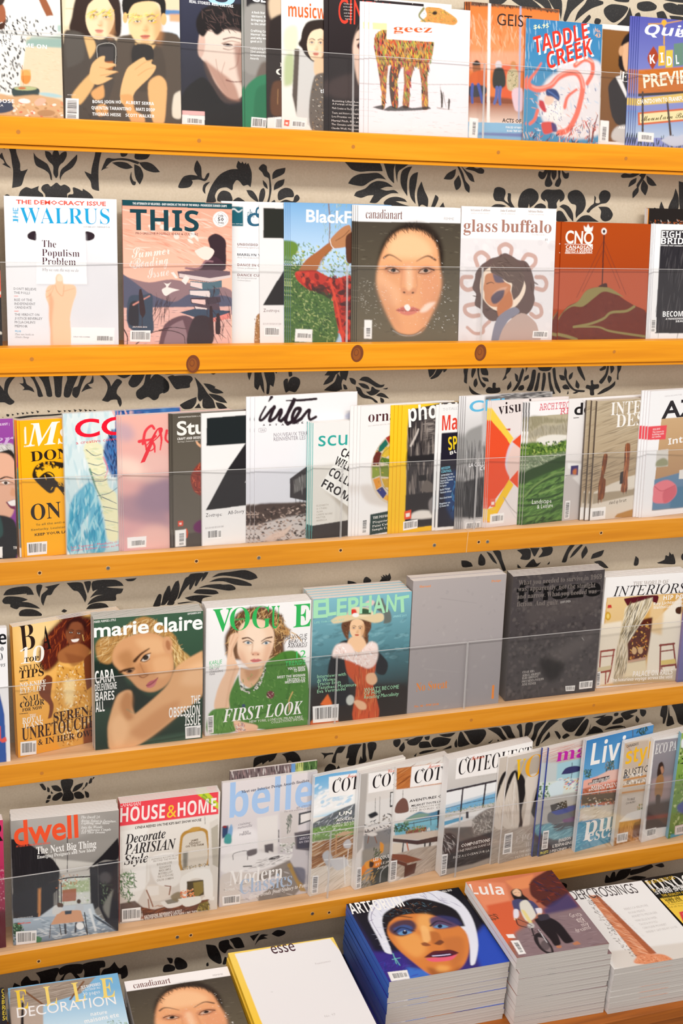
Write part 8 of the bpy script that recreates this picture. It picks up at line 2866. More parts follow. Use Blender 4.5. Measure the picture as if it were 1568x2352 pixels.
def text_geo(P, items, base):
    V = []; F = []; C = []; n = 0
    for i, (font, col, hh, (x0, y0, x1, y1), body) in enumerate(items):
        if hh <= 0:
            continue
        a, b = P.mm([(x0, y0), (x1, y1)])
        co, fs = outline(font, body, hh > 40)
        if not len(co):
            continue
        d = b - a; L = np.linalg.norm(d); d = d / L; up = np.array([d[1], -d[0]])
        cx = co[:, 0] + (co[:, 1] * .2 if font in 'zZ' else 0)
        xs = (cx - cx.min()) / max(1e-6, np.ptp(cx)) * L
        hm = np.linalg.norm(P.mm([(x0, y0 - hh)])[0] - a)
        ys = co[:, 1] / cap_height(font) * hm
        q = a + xs[:, None] * d + ys[:, None] * up
        q[:, 0] = np.clip(q[:, 0], .3, P.w - .3); q[:, 1] = np.clip(q[:, 1], .3, P.h - .3)
        off = -(base + .012 * i)
        V.append(np.c_[q[:, 0], np.full(len(q), off), P.h - q[:, 1]])
        F += [tuple(n + j for j in f) for f in fs]
        C.append(np.repeat(hexc(col)[None], len(q), 0)); n += len(q)
    if not V:
        return None
    return np.concatenate(V), F, np.concatenate(C)

def barcode_geo(P, quads, seed):
    V = []; F = []; C = []; rng = random.Random(seed)
    for q in quads:
        c = P.mm(list(zip(q[0::2], q[1::2])))
        tl, tr, br, bl = c
        wide = np.linalg.norm(tr - tl) >= np.linalg.norm(bl - tl)
        def at(u, v):
            return tl * (1 - u) * (1 - v) + tr * u * (1 - v) + br * u * v + bl * (1 - u) * v
        def quad(u0, u1, v0, v1, col, off):
            n = len(V)
            for u, v in ((u0, v0), (u0, v1), (u1, v1), (u1, v0)):
                p = at(u, v); p = np.clip(p, .2, [P.w - .2, P.h - .2]); V.append((p[0], -off, P.h - p[1])); C.append(hexc(col))
            F.append((n, n + 1, n + 2, n + 3))
        quad(0, 1, 0, 1, 'F4F2F0', .34)
        u = .09
        while u < .72:
            bw = rng.choice((.012, .02, .03))
            quad(*((u, u + bw, .12, .8) if wide else (.14, .84, u, u + bw)), '2A2628', .37)
            u += bw + rng.choice((.012, .02, .026))
        u = .78
        while u < .93:
            quad(*((u, u + .018, .2, .8) if wide else (.14, .8, u, u + .018)), '2A2628', .37); u += .036
    return (V, F, C) if V else None

QUADS = {'travel':[[-474.4,-378.1],[391.1,-299.8],[425.0,813.1],[-421.0,773.8]],'film':[[403.0,-299.1],[1191.4,-227.7],[1208.3,849.8],[436.6,813.9]],'pov':[[1192.9,-226.0],[1918.8,-159.4],[1924.2,880.9],[1213.0,848.7]],'screen':[[113.7,-187.5],[814.4,-123.2],[812.0,899.8],[125.0,868.7]],'sliver':[[261.6,-174.5],[954.0,-110.9],[949.0,906.4],[270.0,875.7]],'music':[[363.6,-165.6],[1050.5,-102.5],[1043.7,911.2],[370.0,880.7]],'cin':[[682.3,-25.9],[1314.5,29.0],[1304.3,923.8],[682.6,895.7]],'white':[[854.5,-21.0],[1500.0,34.7],[1484.0,930.8],[849.0,901.3]],'geez':[[-522.7,15.3],[150.4,72.5],[132.5,939.6],[-530.0,908.8]],'geist':[[149.3,14.7],[743.1,66.8],[715.1,965.4],[130.8,938.4]],'taddle':[[545.5,125.6],[1030.0,166.4],[1000.0,980.3],[522.5,958.2]],'brown':[[1025.9,162.4],[1599.7,210.7],[1562.3,1005.0],[996.1,978.8]],'quill':[[1279.8,111.4],[1865.4,162.7],[1820.6,1018.8],[1243.3,992.0]],'red':[[-843.9,-9.8],[-14.3,17.5],[18.0,1078.3],[-793.2,1080.8]],'walrus':[[25.0,61.6],[777.4,85.6],[791.7,1068.9],[54.4,1070.4]],'this':[[815.7,88.2],[1546.5,111.5],[1546.1,1061.4],[829.1,1062.6]],'dance':[[-35.4,94.9],[673.7,112.3],[671.5,1035.7],[-24.3,1047.5]],'zoe':[[216.8,117.8],[901.2,133.9],[895.3,1033.5],[223.3,1045.2]],'black':[[424.9,104.9],[1099.7,121.5],[1089.8,1036.2],[427.3,1047.7]],'canart':[[877.0,121.8],[1562.5,141.3],[1540.1,1040.1],[866.3,1046.2]],'glass':[[91.5,129.3],[725.0,147.7],[691.8,1032.4],[68.7,1037.9]],'cnq':[[760.5,233.6],[1353.9,248.7],[1315.3,1024.7],[730.2,1029.9]],'darkb':[[1335.0,145.1],[1882.2,161.5],[1830.9,1014.8],[1291.8,1019.4]],'eight':[[1386.3,247.6],[1932.1,261.7],[1885.4,1019.7],[1346.8,1024.2]],'purple':[[-708.8,209.2],[85.1,180.0],[115.0,1109.6],[-657.8,1167.7]],'orange':[[96.1,190.3],[825.8,148.8],[843.5,1034.2],[132.3,1106.7]],'ms':[[129.7,195.0],[851.9,153.4],[869.2,1040.3],[165.4,1112.7]],'ccq':[[419.5,150.6],[1204.8,106.6],[1213.9,1020.2],[448.9,1099.4]],'fill':[[808.2,165.0],[1561.7,121.3],[1562.1,1000.2],[826.9,1076.9]],'studio':[[1148.4,149.9],[1841.3,109.6],[1835.1,981.6],[1158.7,1052.6]],'zoeb':[[1343.2,147.9],[2014.8,108.5],[2004.6,971.4],[1348.8,1040.5]],'inter':[[189.8,93.3],[872.8,56.6],[852.5,999.3],[186.6,1069.7]],'sculp':[[579.4,268.0],[1198.1,228.1],[1175.3,982.8],[568.7,1047.7]],'orna':[[897.0,154.9],[1518.3,118.1],[1485.6,960.9],[877.6,1026.3]],'photo':[[1173.6,149.8],[1772.8,113.9],[1735.0,943.7],[1148.2,1007.1]],'make':[[1421.0,147.0],[1983.3,112.8],[1941.8,926.3],[1390.7,986.1]],'ciel':[[120.8,148.2],[699.1,114.2],[651.1,973.6],[84.9,1036.0]],'visual':[[291.8,179.5],[807.1,148.0],[758.9,969.0],[253.8,1024.8]],'ar':[[537.1,184.4],[1129.6,148.0],[1075.7,941.9],[494.3,1005.6]],'des':[[810.3,164.5],[1360.8,130.8],[1302.3,919.7],[761.9,979.0]],'intdes':[[997.5,181.0],[1551.9,146.2],[1490.4,920.5],[945.8,980.9]],'azure':[[1354.9,114.2],[1901.2,81.4],[1828.8,898.6],[1292.4,958.7]],'sliverd':[[-730.7,243.7],[44.0,179.9],[70.9,1082.5],[-682.2,1170.5]],'bazaar':[[81.6,178.2],[797.8,60.0],[819.3,898.3],[122.7,1049.7]],'marie':[[624.6,127.7],[1354.7,68.3],[1347.6,927.7],[635.9,1009.9]],'vogue':[[39.0,255.9],[741.2,200.6],[716.7,1031.6],[31.1,1108.6]],'eleph':[[752.7,197.7],[1410.3,144.3],[1370.7,967.6],[728.0,1042.0]],'sweat':[[69.5,161.9],[587.9,121.3],[540.3,844.0],[33.9,902.6]],'frieze':[[626.3,133.2],[1134.4,93.2],[1077.0,769.3],[579.4,826.4]],'world':[[1138.3,138.9],[1597.9,107.8],[1535.6,711.2],[1084.3,755.1]],'sliverp':[[1595.6,144.8],[2041.0,113.5],[1974.3,678.5],[1536.3,721.9]],'pink':[[-730.2,398.5],[19.0,300.3],[41.1,1149.7],[-683.6,1268.3]],'dwell':[[72.1,308.6],[792.8,236.1],[788.9,1050.3],[90.0,1139.4]],'house':[[800.3,193.3],[1469.0,112.3],[1447.5,895.9],[797.7,994.1]],'belle':[[89.2,288.3],[723.7,206.2],[683.0,1015.3],[66.5,1115.6]],'striped':[[140.7,210.4],[722.1,136.9],[679.0,999.2],[115.1,1090.4]],'cotea':[[706.4,248.5],[1309.6,114.4],[1259.0,886.0],[671.5,1044.6]],'coteb':[[1012.9,227.9],[1598.1,96.2],[1540.9,846.7],[970.1,1002.0]],'cotec':[[1248.1,183.0],[1818.1,54.4],[1755.4,800.5],[1199.1,952.2]],'coted':[[136.2,283.5],[649.1,166.7],[582.5,859.1],[81.7,997.5]],'vo':[[499.6,267.5],[967.4,158.9],[898.5,791.6],[440.5,918.8]],'idees':[[748.5,209.7],[1198.7,105.1],[1122.5,752.5],[681.6,875.7]],'living':[[978.7,163.9],[1389.3,66.7],[1306.3,732.5],[904.1,847.7]],'style':[[1212.3,179.1],[1622.8,81.2],[1540.3,697.5],[1137.5,812.1]],'eco':[[1390.8,160.9],[1792.8,64.4],[1706.8,676.1],[1312.1,789.1]],'green':[[1559.7,119.2],[1953.8,24.5],[1861.8,654.2],[1474.9,765.8]],'blackyel':[[-705.1,560.4],[24.3,458.2],[90.6,1126.2],[-715.7,1257.3]],'elle':[[52.4,464.6],[783.7,361.8],[933.7,1036.7],[125.4,1169.3]],'canart2':[[827.2,420.2],[1515.6,318.0],[1731.4,924.6],[979.8,1053.4]],'esse':[[67.7,577.9],[768.7,471.9],[1081.0,1098.0],[314.2,1233.5]],'artforum':[[850,245],[1612,154],[1963,630],[1135,760]],'lula':[[49,93],[630,72],[1088,542],[445,628]],'bc':[[690,185],[1250,98],[1700,590],[1090,705]],'mono':[[1278,96],[1770,18],[2240,472],[1717,570]]}       # sketch coordinates of each cover's corners: TL TR BR BL
VIS = {'travel':[0.47,1.0,0.25,1],'film':[0.0,1.0,0.2,1],'pov':[0.0,0.66,0.15,1],'screen':[0.0,0.3,0.1,1],'sliver':[0.0,0.24,0.1,1],'music':[0.0,1.0,0.07,1],'cin':[0.0,0.41,0.0,1],'white':[0.0,0.13,0.0,1],'geez':[0.0,1.0,0.0,1],'geist':[0.0,1.0,0.0,1],'taddle':[0.0,1.0,0.0,1],'brown':[0.0,0.42,0.0,1],'quill':[0.0,0.58,0.0,1],'red':[0.95,1.0,0.0,1],'walrus':[0.0,1.0,0.0,1],'this':[0.0,1.0,0.0,1],'dance':[0.0,0.44,0.0,1],'zoe':[0.0,0.34,0.0,1],'black':[0.0,0.69,0.0,1],'canart':[0.0,1.0,0.0,1],'glass':[0.0,1.0,0.0,1],'cnq':[0.0,1.0,0.0,1],'darkb':[0.0,0.53,0.0,1],'eight':[0.0,0.43,0.0,1],'purple':[0.82,1.0,0.0,1],'orange':[0.0,0.12,0.0,1],'ms':[0.0,0.48,0.0,1],'ccq':[0.0,0.54,0.0,1],'fill':[0.0,0.5,0.0,1],'studio':[0.0,0.36,0.0,1],'zoeb':[0.0,0.53,0.0,1],'inter':[0.0,1.0,0.0,1],'sculp':[0.0,0.48,0.0,1],'orna':[0.0,0.41,0.0,1],'photo':[0.0,0.46,0.0,1],'make':[0.0,0.32,0.0,1],'ciel':[0.0,0.34,0.0,1],'visual':[0.0,0.49,0.0,1],'ar':[0.0,0.54,0.0,1],'des':[0.0,0.29,0.0,1],'intdes':[0.0,0.61,0.0,1],'azure':[0.0,0.51,0.0,1],'sliverd':[0.87,1.0,0.0,1],'bazaar':[0.0,0.78,0.0,1],'marie':[0.0,1.0,0.0,1],'vogue':[0.0,1.0,0.0,1],'eleph':[0.0,1.0,0.0,1],'sweat':[0.0,1.0,0.0,1],'frieze':[0.0,1.0,0.0,1],'world':[0.0,1.0,0.0,1],'sliverp':[0.0,0.08,0.0,1],'pink':[0.9,1.0,0.0,1],'dwell':[0.0,1.0,0.0,1],'house':[0.0,1.0,0.0,1],'belle':[0.0,1.0,0.0,1],'striped':[0.0,1.0,0.0,1],'cotea':[0.0,0.56,0.0,1],'coteb':[0.0,0.48,0.0,1],'cotec':[0.0,0.64,0.0,1],'coted':[0.0,1.0,0.0,1],'vo':[0.0,0.51,0.0,1],'idees':[0.0,0.54,0.0,1],'living':[0.0,1.0,0.0,1],'style':[0.0,0.47,0.0,1],'eco':[0.0,0.45,0.0,1],'green':[0.0,0.21,0.0,1],'blackyel':[0.8,1,0,0.5],'elle':[0,1,0,0.55],'canart2':[0,1,0,0.6],'esse':[0,1,0,1],'artforum':[0,1,0,1],'lula':[0,1,0,1],'bc':[0,1,0,1],'mono':[0,0.6,0,0.9]}           # part of each cover that can be seen (u0, u1, v0, v1), for the print's fineness
SPINE = {'travel': 'F0ECE4', 'film': '4A4038', 'pov': 'DADADC', 'screen': '3A6A50', 'sliver': '3A2B26', 'music': 'F3EEE6', 'cin': '2A2021', 'white': 'F2EDE6', 'geez': 'E8E2DE', 'geist': '5A4036', 'taddle': 'E9E4E0', 'brown': 'EDE8E4', 'quill': '4A5AA8', 'red': '1A1618', 'walrus': 'EEECEC', 'this': 'C98A80', 'dance': 'F1F0F0', 'zoe': 'EEEAE8', 'black': '8FB8DE', 'canart': '1E1A1A', 'glass': 'F0EBEB', 'cnq': 'B04210', 'darkb': 'F2F2F4', 'eight': 'E6E8EE', 'purple': '9A4AA0', 'orange': 'E8862A', 'ms': 'F0A81A', 'ccq': 'DCE6E8', 'fill': 'F0E8E8', 'studio': '3A342E', 'zoeb': 'F0EDEB', 'inter': 'E6E4E6', 'sculp': '7AD0CC', 'orna': 'F0EDEB', 'photo': 'F3C21E', 'make': 'EDEBE9', 'ciel': '8A8686', 'visual': 'F0E6E2', 'ar': 'F0ECEA', 'des': 'EFE9E7', 'intdes': '6A5E54', 'azure': 'F0EEF0', 'sliverd': 'EDEBEC', 'bazaar': 'E8A030', 'marie': 'E6E2DE', 'vogue': 'EEEAE8', 'eleph': 'DADAD8', 'sweat': 'A09896', 'frieze': '6A6464', 'world': 'F0ECEA', 'sliverp': '8A7AAE', 'pink': 'E8E4E4', 'dwell': 'D8D4D4', 'house': 'E04A55', 'belle': 'DAD4D4', 'cotea': 'F2F0EE', 'coteb': 'F2F0EE', 'cotec': 'F0EEEC', 'coted': 'F0EEEC', 'vo': 'EDEAE6', 'idees': '3A4AA0', 'living': 'E8E8E8', 'style': 'EDE9E4', 'eco': 'EEECEA', 'green': '8ABACC', 'blackyel': '8A8098', 'elle': 'E8E6E6', 'canart2': 'E8E6E6', 'esse': 'EBC12A', 'artforum': '3A6AC8', 'lula': 'EFEBE8', 'bc': 'EAE6E4', 'mono': '2A2628', 'striped': '6A5A5A'}
LABEL = {'travel': ('magazine with man in leaf-print shirt on beach', 'standing on the top shelf'), 'film': ('magazine of two people holding phones', 'gold leaves over their eyes, top shelf'), 'pov': ('dark magazine with close face of curly-haired man', 'pale blue letters cut off above'), 'screen': ('grey magazine with person in green', 'lines of white text down its front, top shelf'), 'sliver': ('narrow dark brown magazine edge with white serif letters', 'beside the orange-titled music magazine'), 'music': ('white magazine with orange title and dark-haired woman', 'top shelf'), 'cin': ('black magazine with tall thin red letters', 'partly behind the colourful camel magazine'), 'white': ('white magazine edge peeping above the colourful camel magazine', 'standing behind it'), 'geez': ('white magazine with many-coloured camel-like animal', 'bold orange lowercase title on a white tag'), 'geist': ('orange magazine with seated masked people', 'thin brown capitals, white post down its front'), 'taddle': ('small blue comic-style magazine with red tentacle', 'slanted red letters, top shelf'), 'brown': ('brown and white magazine with dark-haired woman in black', 'half behind the blue neon sign magazine'), 'quill': ('violet-blue magazine with old neon motel sign', 'at the end of the top shelf'), 'red': ('black and red magazine edge', 'peeping out beside the white blue-titled hand magazine'), 'walrus': ('white magazine with hand pulling a paper slip', 'blue serif title, red line above'), 'this': ('pink magazine with reader seated on giant books', 'heavy dark teal title'), 'dance': ('white magazine with teal square logo and headings', 'behind the pink giant-books magazine'), 'zoe': ('white magazine with black square and triangle', 'half hidden beside the plaid-shirt cover'), 'black': ('magazine with person in red plaid shirt shading eyes', 'among leaves, blue sky above'), 'canart': ('magazine with wet face floating in dark water', 'standing on the second shelf, white title band'), 'glass': ('pale grey magazine with profile head ringed by snakes', 'taupe serif title'), 'cnq': ('rust-orange magazine with mast on a dark hill', 'white crown above its title'), 'darkb': ('black magazine with orange edge line', 'peeping above the white and black magazine, second shelf'), 'eight': ('white-edged black scratched magazine with stacked white title', 'at the end of the second shelf'), 'purple': ('purple magazine with laughing short-haired woman', 'third shelf, beside the yellow snake magazine'), 'orange': ('narrow purple and teal magazine edge with orange spine', 'behind the yellow snake magazine'), 'ms': ('yellow magazine with black coiled snake', 'large white italic title'), 'ccq': ('pale blue painted-figure magazine with red capitals', 'third shelf'), 'fill': ('blurred pink and mauve magazine with red handwritten title', 'third shelf'), 'studio': ('dark olive magazine with white sans title', 'red-haired figure peeping at its edge'), 'zoeb': ('white magazine with big black letter Z', 'third shelf, beside the tall handwritten-title magazine'), 'inter': ('tall white magazine with black handwritten title', 'hut above rocky ground'), 'sculp': ('white magazine with thin teal title and tilted sign', 'teal spines showing'), 'orna': ('white magazine with round stained-glass piece', 'thin dark red title'), 'photo': ('yellow-framed magazine of an old grey house', 'heavy white title'), 'make': ('white magazine with red title and dark space picture', 'colour-striped spine'), 'ciel': ('grey magazine with weathered barn boards and blue capitals', 'third shelf'), 'visual': ('white magazine with orange and yellow angled shapes', 'thin black serif title'), 'ar': ('magazine with green hedge maze under a cliff', 'pink typewriter title'), 'des': ('white magazine with pale room', 'black lowercase title, behind the wooden totem magazine'), 'intdes': ('beige magazine with two carved wooden totems', 'white serif title, third shelf'), 'azure': ('white-framed magazine with pink armchair', 'bold dark capitals, red label on its edge'), 'sliverd': ('white and blue magazine edge with black letters', 'fourth shelf, beside the golden-dress magazine'), 'bazaar': ('orange magazine with woman in golden dress', 'fourth shelf'), 'marie': ('green magazine with blond person resting on bare arm', 'heavy white lowercase title'), 'vogue': ('white magazine with woman in green sweater', 'tall green serif capitals'), 'eleph': ('teal magazine with woman in feathered straw hat', 'brushy pale green title, fourth shelf'), 'sweat': ('thick plain grey journal with orange lettering', 'fourth shelf'), 'frieze': ('dark speckled magazine with faint grey sentence', 'fourth shelf'), 'world': ('white-framed magazine with tied curtain and red chairs', 'thin black italic capitals'), 'sliverp': ('purple magazine edge', 'at the end of the fourth shelf'), 'pink': ('crimson magazine edge with a black letter', 'at the near end of the fifth shelf'), 'dwell': ('magazine with dark room and wooden dining table', 'rounded orange lowercase title'), 'house': ('magazine with red title band and gilt mirror', 'white room with fireplace'), 'belle': ('pale grey living-room magazine with powder-blue title', 'fifth shelf'), 'cotea': ('magazine with mountain and white terrace chairs', 'black serif capitals, fifth shelf'), 'coteb': ('magazine with black kitchen and orange stools', 'black serif capitals, fifth shelf'), 'cotec': ('magazine with brown table and lamp above blue bay', 'black serif capitals, fifth shelf'), 'coted': ('magazine with sea seen through black-framed windows', 'black serif capitals, fifth shelf'), 'vo': ('beige magazine with pale arches and yellow letters', 'fifth shelf'), 'idees': ('magazine with blue lamp and sofa terrace', 'magenta lowercase title, blue spines'), 'living': ('magazine with palm trees and blue pool', 'large white title on blue sky'), 'style': ('cream magazine with kitchen shelves and yellow lowercase title', 'fifth shelf'), 'eco': ('grey-violet magazine with woman in ochre dress standing', 'small white capitals, fifth shelf'), 'green': ('green leafy magazine', 'at the far end of the fifth shelf'), 'blackyel': ('black and yellow magazine edge', 'lying beside the blue-sky magazine on the table'), 'elle': ('magazine with thatched roof and blue sky', 'spaced yellow letters, lying on the table'), 'canart2': ('wet-face magazine', 'lying flat beside the yellow-bordered one, same cover as on the second shelf'), 'esse': ('white yellow-bordered magazine', 'lying on top of its pile'), 'artforum': ('magazine with painted face in white headscarf', 'lying on top of its pile'), 'lula': ('magazine with woman standing by a motorbike', 'orange walls, lying on top of its pile'), 'bc': ('white magazine with pink ladder', 'lying on top of its pile'), 'mono': ('black and yellow magazine', "lying at the table's far end"), 'striped': ('dark striped magazine edge', 'peeping above the pale grey living-room magazine')}       # name: (what it is, what else singles it out)
ORDN = ['front', 'second', 'third', 'fourth', 'fifth', 'sixth', 'seventh', 'eighth', 'ninth', 'tenth', 'eleventh', 'twelfth', 'thirteenth', 'fourteenth']
rj = random.Random(5)
BUILT = {}
def magazine_data(name, w, h, t, art=None, flat=False):
    if name in BUILT:
        return BUILT[name]
    res = 1.0
    art = art or name
    P, texts, codes = paint(ART[art], w, h, QUADS[art], res, len(BUILT) + 11)
    heads = [x[1:] for x in texts if x[0]]; lines = [x[1:] for x in texts if not x[0]]
    BUILT[name] = (cover_mesh(P, t, SPINE[name], VIS.get(name, (0, 1, 0, 1))), pages_mesh(w, h, t, M_PAGES_SHADED if flat else M_PAGES_LIT),
                   text_geo(P, heads, .06), text_geo(P, lines, .09), barcode_geo(P, codes, len(BUILT)))
    return BUILT[name]

def magazine(name, w, h, t, loc, rot, label, group, data, copy_of=None):
    root = empty('magazine', loc, rot, label, 'magazine', group)
    cm, pm, heads, lines, code = data
    cov = link_mesh('cover', cm, root)
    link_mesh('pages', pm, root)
    if copy_of is None:
        if heads: link_mesh('masthead', poly_mesh('masthead', *heads), cov)
        if lines: link_mesh('cover_lines', poly_mesh('cover_lines', *lines), cov)
        if code: link_mesh('barcode', poly_mesh('barcode', *code), cov)
    return root

MAGS = [
    ('travel', 1, 167.0, 107.8, 213.0, 276.0, 0.01, 0.1645, 4.0, 1, 0.0),
    ('film', 1, 382.8, 108.4, 207.3, 276.0, 0.0101, 0.1645, 4.0, 1, 0.0),
    ('pov', 1, 592.9, 116.9, 205.0, 276.0, 0.03, 0.1645, 4.0, 1, 0.0),
    ('screen', 1, 711.6, 116.2, 205.0, 276.0, 0.03, 0.1645, 1.6, 2, -4.55),
    ('sliver', 1, 753.1, 115.1, 205.0, 276.0, 0.03, 0.1645, 1.6, 1, 0.0),
    ('music', 1, 781.7, 113.6, 205.0, 276.0, 0.03, 0.1645, 1.6, 1, 0.0),
    ('cin', 1, 873.7, 111.9, 193.9, 246.7, 0.0314, 0.1646, 1.6, 2, -9.48),
    ('white', 1, 928.2, 123.3, 200.0, 249.9, 0.01, 0.1645, 4.0, 1, 0.0),
    ('geez', 1, 951.6, 107.7, 209.2, 241.7, 0.0083, 0.1643, 1.6, 3, -9.0),
    ('geist', 1, 1163.1, 115.6, 195.7, 257.8, 0.0109, 0.1645, 4.0, 4, -1.5),
    ('taddle', 1, 1288.4, 108.0, 164.2, 236.1, 0.0096, 0.1645, 1.6, 2, -6.35),
    ('brown', 1, 1455.6, 117.0, 205.0, 237.5, 0.0106, 0.1647, 4.0, 1, 0.0),
    ('quill', 1, 1537.5, 107.9, 213.0, 257.8, 0.0092, 0.1643, 1.6, 5, -4.28),
    ('red', 2, 58.5, 71.2, 205.0, 276.0, -0.0399, 0.1584, 4.0, 1, 0.0),
    ('walrus', 2, 273.9, 72.3, 197.5, 264.0, -0.0437, 0.1582, 4.0, 2, 0.0),
    ('this', 2, 483.1, 71.2, 203.1, 262.8, -0.0442, 0.1581, 3.21, 2, 0.0),
    ('dance', 2, 673.6, 81.6, 213.0, 264.8, 0.0271, 0.158, 4.0, 1, 0.0),
    ('zoe', 2, 747.1, 81.0, 210.0, 260.4, 0.0291, 0.1582, 1.6, 1, 0.0),
    ('black', 2, 806.8, 74.6, 210.0, 266.2, 0.0278, 0.158, 1.6, 4, -3.45),
    ('canart', 2, 941.3, 69.9, 217.8, 265.5, -0.0092, 0.1585, 1.6, 4, -3.5),
    ('glass', 2, 1161.7, 70.9, 212.9, 268.7, -0.0099, 0.1583, 5.0, 1, 0.0),
    ('cnq', 2, 1389.8, 71.7, 211.6, 243.0, -0.0094, 0.1585, 3.0, 2, -11.58),
    ('darkb', 2, 1597.9, 78.2, 205.0, 273.8, -0.01, 0.1584, 4.0, 3, 0.0),
    ('eight', 2, 1613.3, 69.9, 205.0, 243.5, -0.0112, 0.1581, 1.6, 4, -2.28),
    ('purple', 3, 73.8, 22.7, 205.0, 261.8, 0.029, 0.1011, 4.0, 1, 0.0),
    ('orange', 3, 283.5, 30.0, 205.0, 258.5, 0.1032, 0.101, 4.0, 1, 0.0),
    ('ms', 3, 291.8, 23.7, 203.0, 258.6, 0.1046, 0.1012, 2.9, 2, -3.94),
    ('ccq', 3, 369.4, 19.7, 226.7, 269.6, 0.104, 0.101, 5.0, 2, 0.0),
    ('fill', 3, 476.0, 18.0, 225.0, 262.9, 0.1042, 0.1011, 2.79, 4, -2.33),
    ('studio', 3, 573.0, 20.0, 213.0, 263.8, 0.1042, 0.1011, 1.6, 4, -2.02),
    ('zoeb', 3, 629.3, 19.8, 210.0, 262.8, 0.1042, 0.101, 5.37, 1, 0.0),
    ('inter', 3, 736.4, 24.8, 220.9, 291.2, 0.1042, 0.101, 1.6, 3, -8.37),
    ('sculp', 3, 855.2, 22.5, 208.0, 237.1, 0.1046, 0.1011, 3.0, 4, -2.51),
    ('orna', 3, 955.1, 23.5, 215.0, 267.7, 0.1044, 0.101, 1.93, 4, -6.6),
    ('photo', 3, 1045.0, 24.9, 213.0, 266.5, 0.1043, 0.101, 1.6, 4, -7.63),
    ('make', 3, 1128.8, 29.3, 205.0, 264.0, 0.1049, 0.1012, 1.6, 2, -6.4),
    ('ciel', 3, 1186.0, 26.9, 214.6, 280.6, 0.107, 0.1014, 1.6, 4, -4.01),
    ('visual', 3, 1244.9, 27.1, 194.1, 269.4, 0.1067, 0.1015, 1.6, 3, -3.27),
    ('ar', 3, 1332.0, 30.2, 230.0, 264.8, 0.1043, 0.1009, 1.6, 3, -5.58),
    ('des', 3, 1433.9, 38.6, 220.0, 266.5, 0.1041, 0.1008, 1.6, 1, 0.0),
    ('intdes', 3, 1495.1, 26.2, 225.0, 262.8, 0.1036, 0.1006, 5.0, 3, -9.53),
    ('azure', 3, 1626.3, 25.9, 230.0, 281.3, 0.1038, 0.1006, 3.07, 4, -5.13),
    ('sliverd', 4, 48.6, -25.0, 205.0, 272.7, -0.0004, 0.0872, 4.0, 3, 0.0),
    ('bazaar', 4, 270.1, -9.8, 215.0, 265.9, 0.1989, 0.087, 3.5, 5, 0.0),
    ('marie', 4, 416.0, -21.3, 214.3, 272.4, -0.0022, 0.0873, 5.0, 7, 0.0),
    ('vogue', 4, 639.4, -9.7, 219.2, 271.5, -0.0069, 0.0872, 6.0, 6, 0.0),
    ('eleph', 4, 859.8, -18.5, 217.0, 275.3, -0.0013, 0.0874, 13.0, 5, 0.0),
    ('sweat', 4, 1078.8, -18.7, 216.4, 296.6, -0.0015, 0.0878, 18.0, 2, 0.0),
    ('frieze', 4, 1317.6, -8.8, 225.7, 286.3, -0.002, 0.0869, 7.0, 5, 0.61),
    ('world', 4, 1553.1, 1.6, 212.2, 262.5, -0.0319, 0.087, 5.0, 7, 0.0),
    ('sliverp', 4, 1759.6, -14.1, 215.0, 250.5, -0.0295, 0.0875, 4.0, 2, 0.0),
    ('pink', 5, 30.5, -49.4, 205.0, 284.4, -0.0001, 0.0372, 5.0, 4, 0.0),
    ('dwell', 5, 249.8, -48.4, 207.6, 278.8, -0.0588, 0.0373, 5.0, 8, 0.0),
    ('house', 5, 465.0, -33.9, 205.7, 276.4, -0.018, 0.0375, 5.0, 5, 0.0),
    ('belle', 5, 676.3, -32.3, 206.7, 292.0, 0.0005, 0.0368, 2.44, 3, 0.0),
    ('striped', 5, 694.6, -23.6, 190.0, 311.2, 0.0004, 0.0372, 5.0, 1, 0.0),
    ('cotea', 5, 874.2, -46.3, 222.0, 286.4, 0.1501, 0.0373, 2.77, 4, 0.0),
    ('coteb', 5, 976.4, -49.5, 222.0, 281.5, 0.1498, 0.037, 5.76, 3, 0.0),
    ('cotec', 5, 1059.9, -43.1, 222.0, 282.6, 0.1499, 0.037, 1.6, 3, 0.0),
    ('coted', 5, 1180.2, -51.2, 225.0, 288.4, 0.1501, 0.0373, 4.85, 5, 0.58),
    ('vo', 5, 1331.9, -39.5, 215.0, 268.5, 0.1499, 0.037, 5.0, 2, -19.27),
    ('idees', 5, 1434.4, -37.2, 213.0, 277.4, 0.1499, 0.037, 5.0, 2, -13.34),
    ('living', 5, 1527.2, -42.2, 199.6, 286.8, 0.1548, 0.0372, 4.0, 3, 0.0),
    ('style', 5, 1628.6, -43.7, 205.0, 268.5, 0.1502, 0.0375, 4.0, 3, 1.25),
    ('eco', 5, 1704.5, -47.1, 205.0, 268.3, 0.1502, 0.0375, 3.3, 4, 1.21),
    ('green', 5, 1777.1, -49.1, 205.0, 277.7, 0.1505, 0.038, 3.85, 3, 1.41)]    # name, row, x, y, w, h, yaw, lean, thickness, copies, side step of each copy (mm)
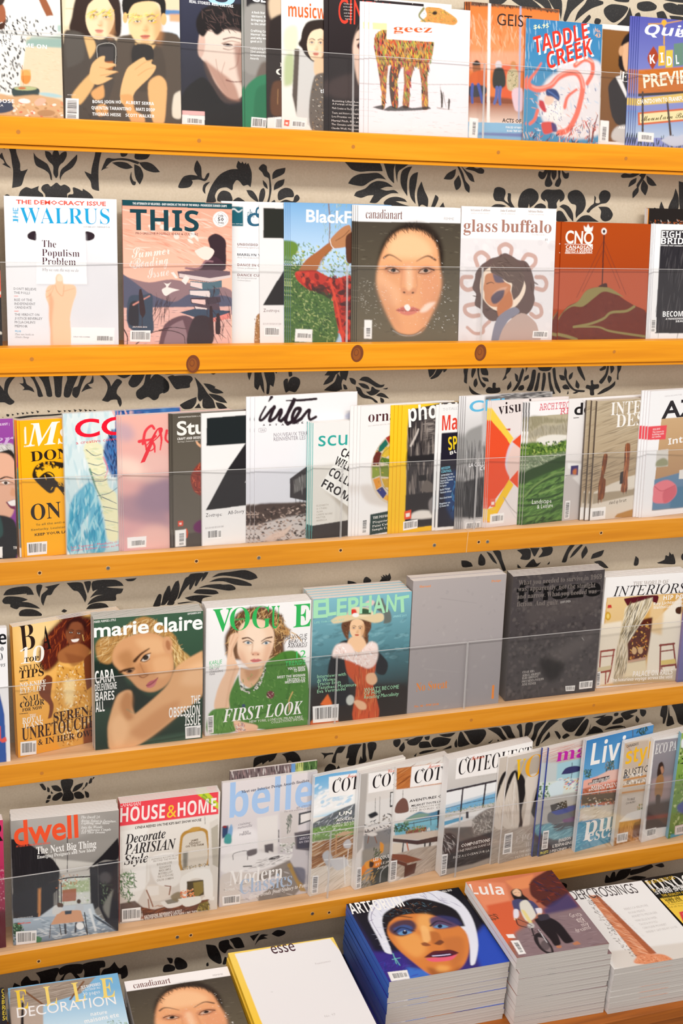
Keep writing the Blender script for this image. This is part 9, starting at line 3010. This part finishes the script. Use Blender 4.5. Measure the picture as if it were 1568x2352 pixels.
for name, row, x, y, w, h, ya, th, t, n, dx in MAGS:
    zl = SHELVES[row][2] + t * math.sin(th) + .3
    what, more = LABEL[name]
    data = magazine_data(name, w, h, t)
    group = 'copies of the ' + what if n > 1 else None
    for i in range(n):
        d = (t + .3) / math.cos(th) * i
        j = rj.uniform(-.5, .5) if i else 0
        loc = ((x + (dx * i + j) * math.cos(ya) - math.sin(ya) * d) * MM, (y + (dx * i + j) * math.sin(ya) + math.cos(ya) * d) * MM, zl * MM + ZOFF)
        lab = what + ', ' + more if i == 0 else (ORDN[i] + ' copy from the front of the ' + what)
        magazine(name, w, h, t, loc, (-th, 0, ya), lab, group, data, None if i == 0 else name)

STACKS = [
    ('blackyel', -1725, 6, -398, -3, 200, 270, 8.21, 14, 1),
    ('elle', -1738, 214, -412, -3, 212, 285, 9.37, 11, 1),
    ('canart2', -1745, 438, -425, -2.5, 209, 266, 8.73, 11, 1),
    ('esse', -1733, 656, -435, -2, 226, 292, 10.84, 10, 2.0),
    ('artforum', -1703, 936, -351, -1.5, 262, 262, 12.55, 11, 1.2),
    ('lula', -1672, 1205, -388, -2.5, 208, 266, 12.95, 13, 1.0),
    ('bc', -1732, 1418, -406, -2, 222, 270, 13.77, 8, 1.2),
    ('mono', -1734, 1650, -400, -1, 200, 265, 8.89, 12, 1)]   # name, top z, x, y of the near corner, yaw, w, h, thickness, copies, jitter
for name, z, x, y, ya, w, h, t, n, jit in STACKS:
    what, more = LABEL[name]
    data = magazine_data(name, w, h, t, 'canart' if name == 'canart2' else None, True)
    group = 'pile of the flat ' + what
    for i in range(n):
        top = z - i * (t + .35)
        if top - t < TZ - .01:
            break
        jx = rj.uniform(-jit, jit) if i else 0; jy = rj.uniform(-jit, jit) * .7 if i else 0
        if name == 'lula' and i < 2: jx -= 10
        if name == 'esse': jx -= 2.2 * min(i, 4)
        r = math.radians(ya + (rj.uniform(-.3, .3) if i else 0))
        lab = what + ', ' + more if i == 0 else (ORDN[i] if i < 14 else str(i + 1) + 'th') + ' copy down in the flat pile of the ' + what
        magazine(name, w, h, t, ((x + jx) * MM, (y + jy) * MM, top * MM + ZOFF), (-math.pi / 2, 0, r), lab, group, data, None if i == 0 else name)
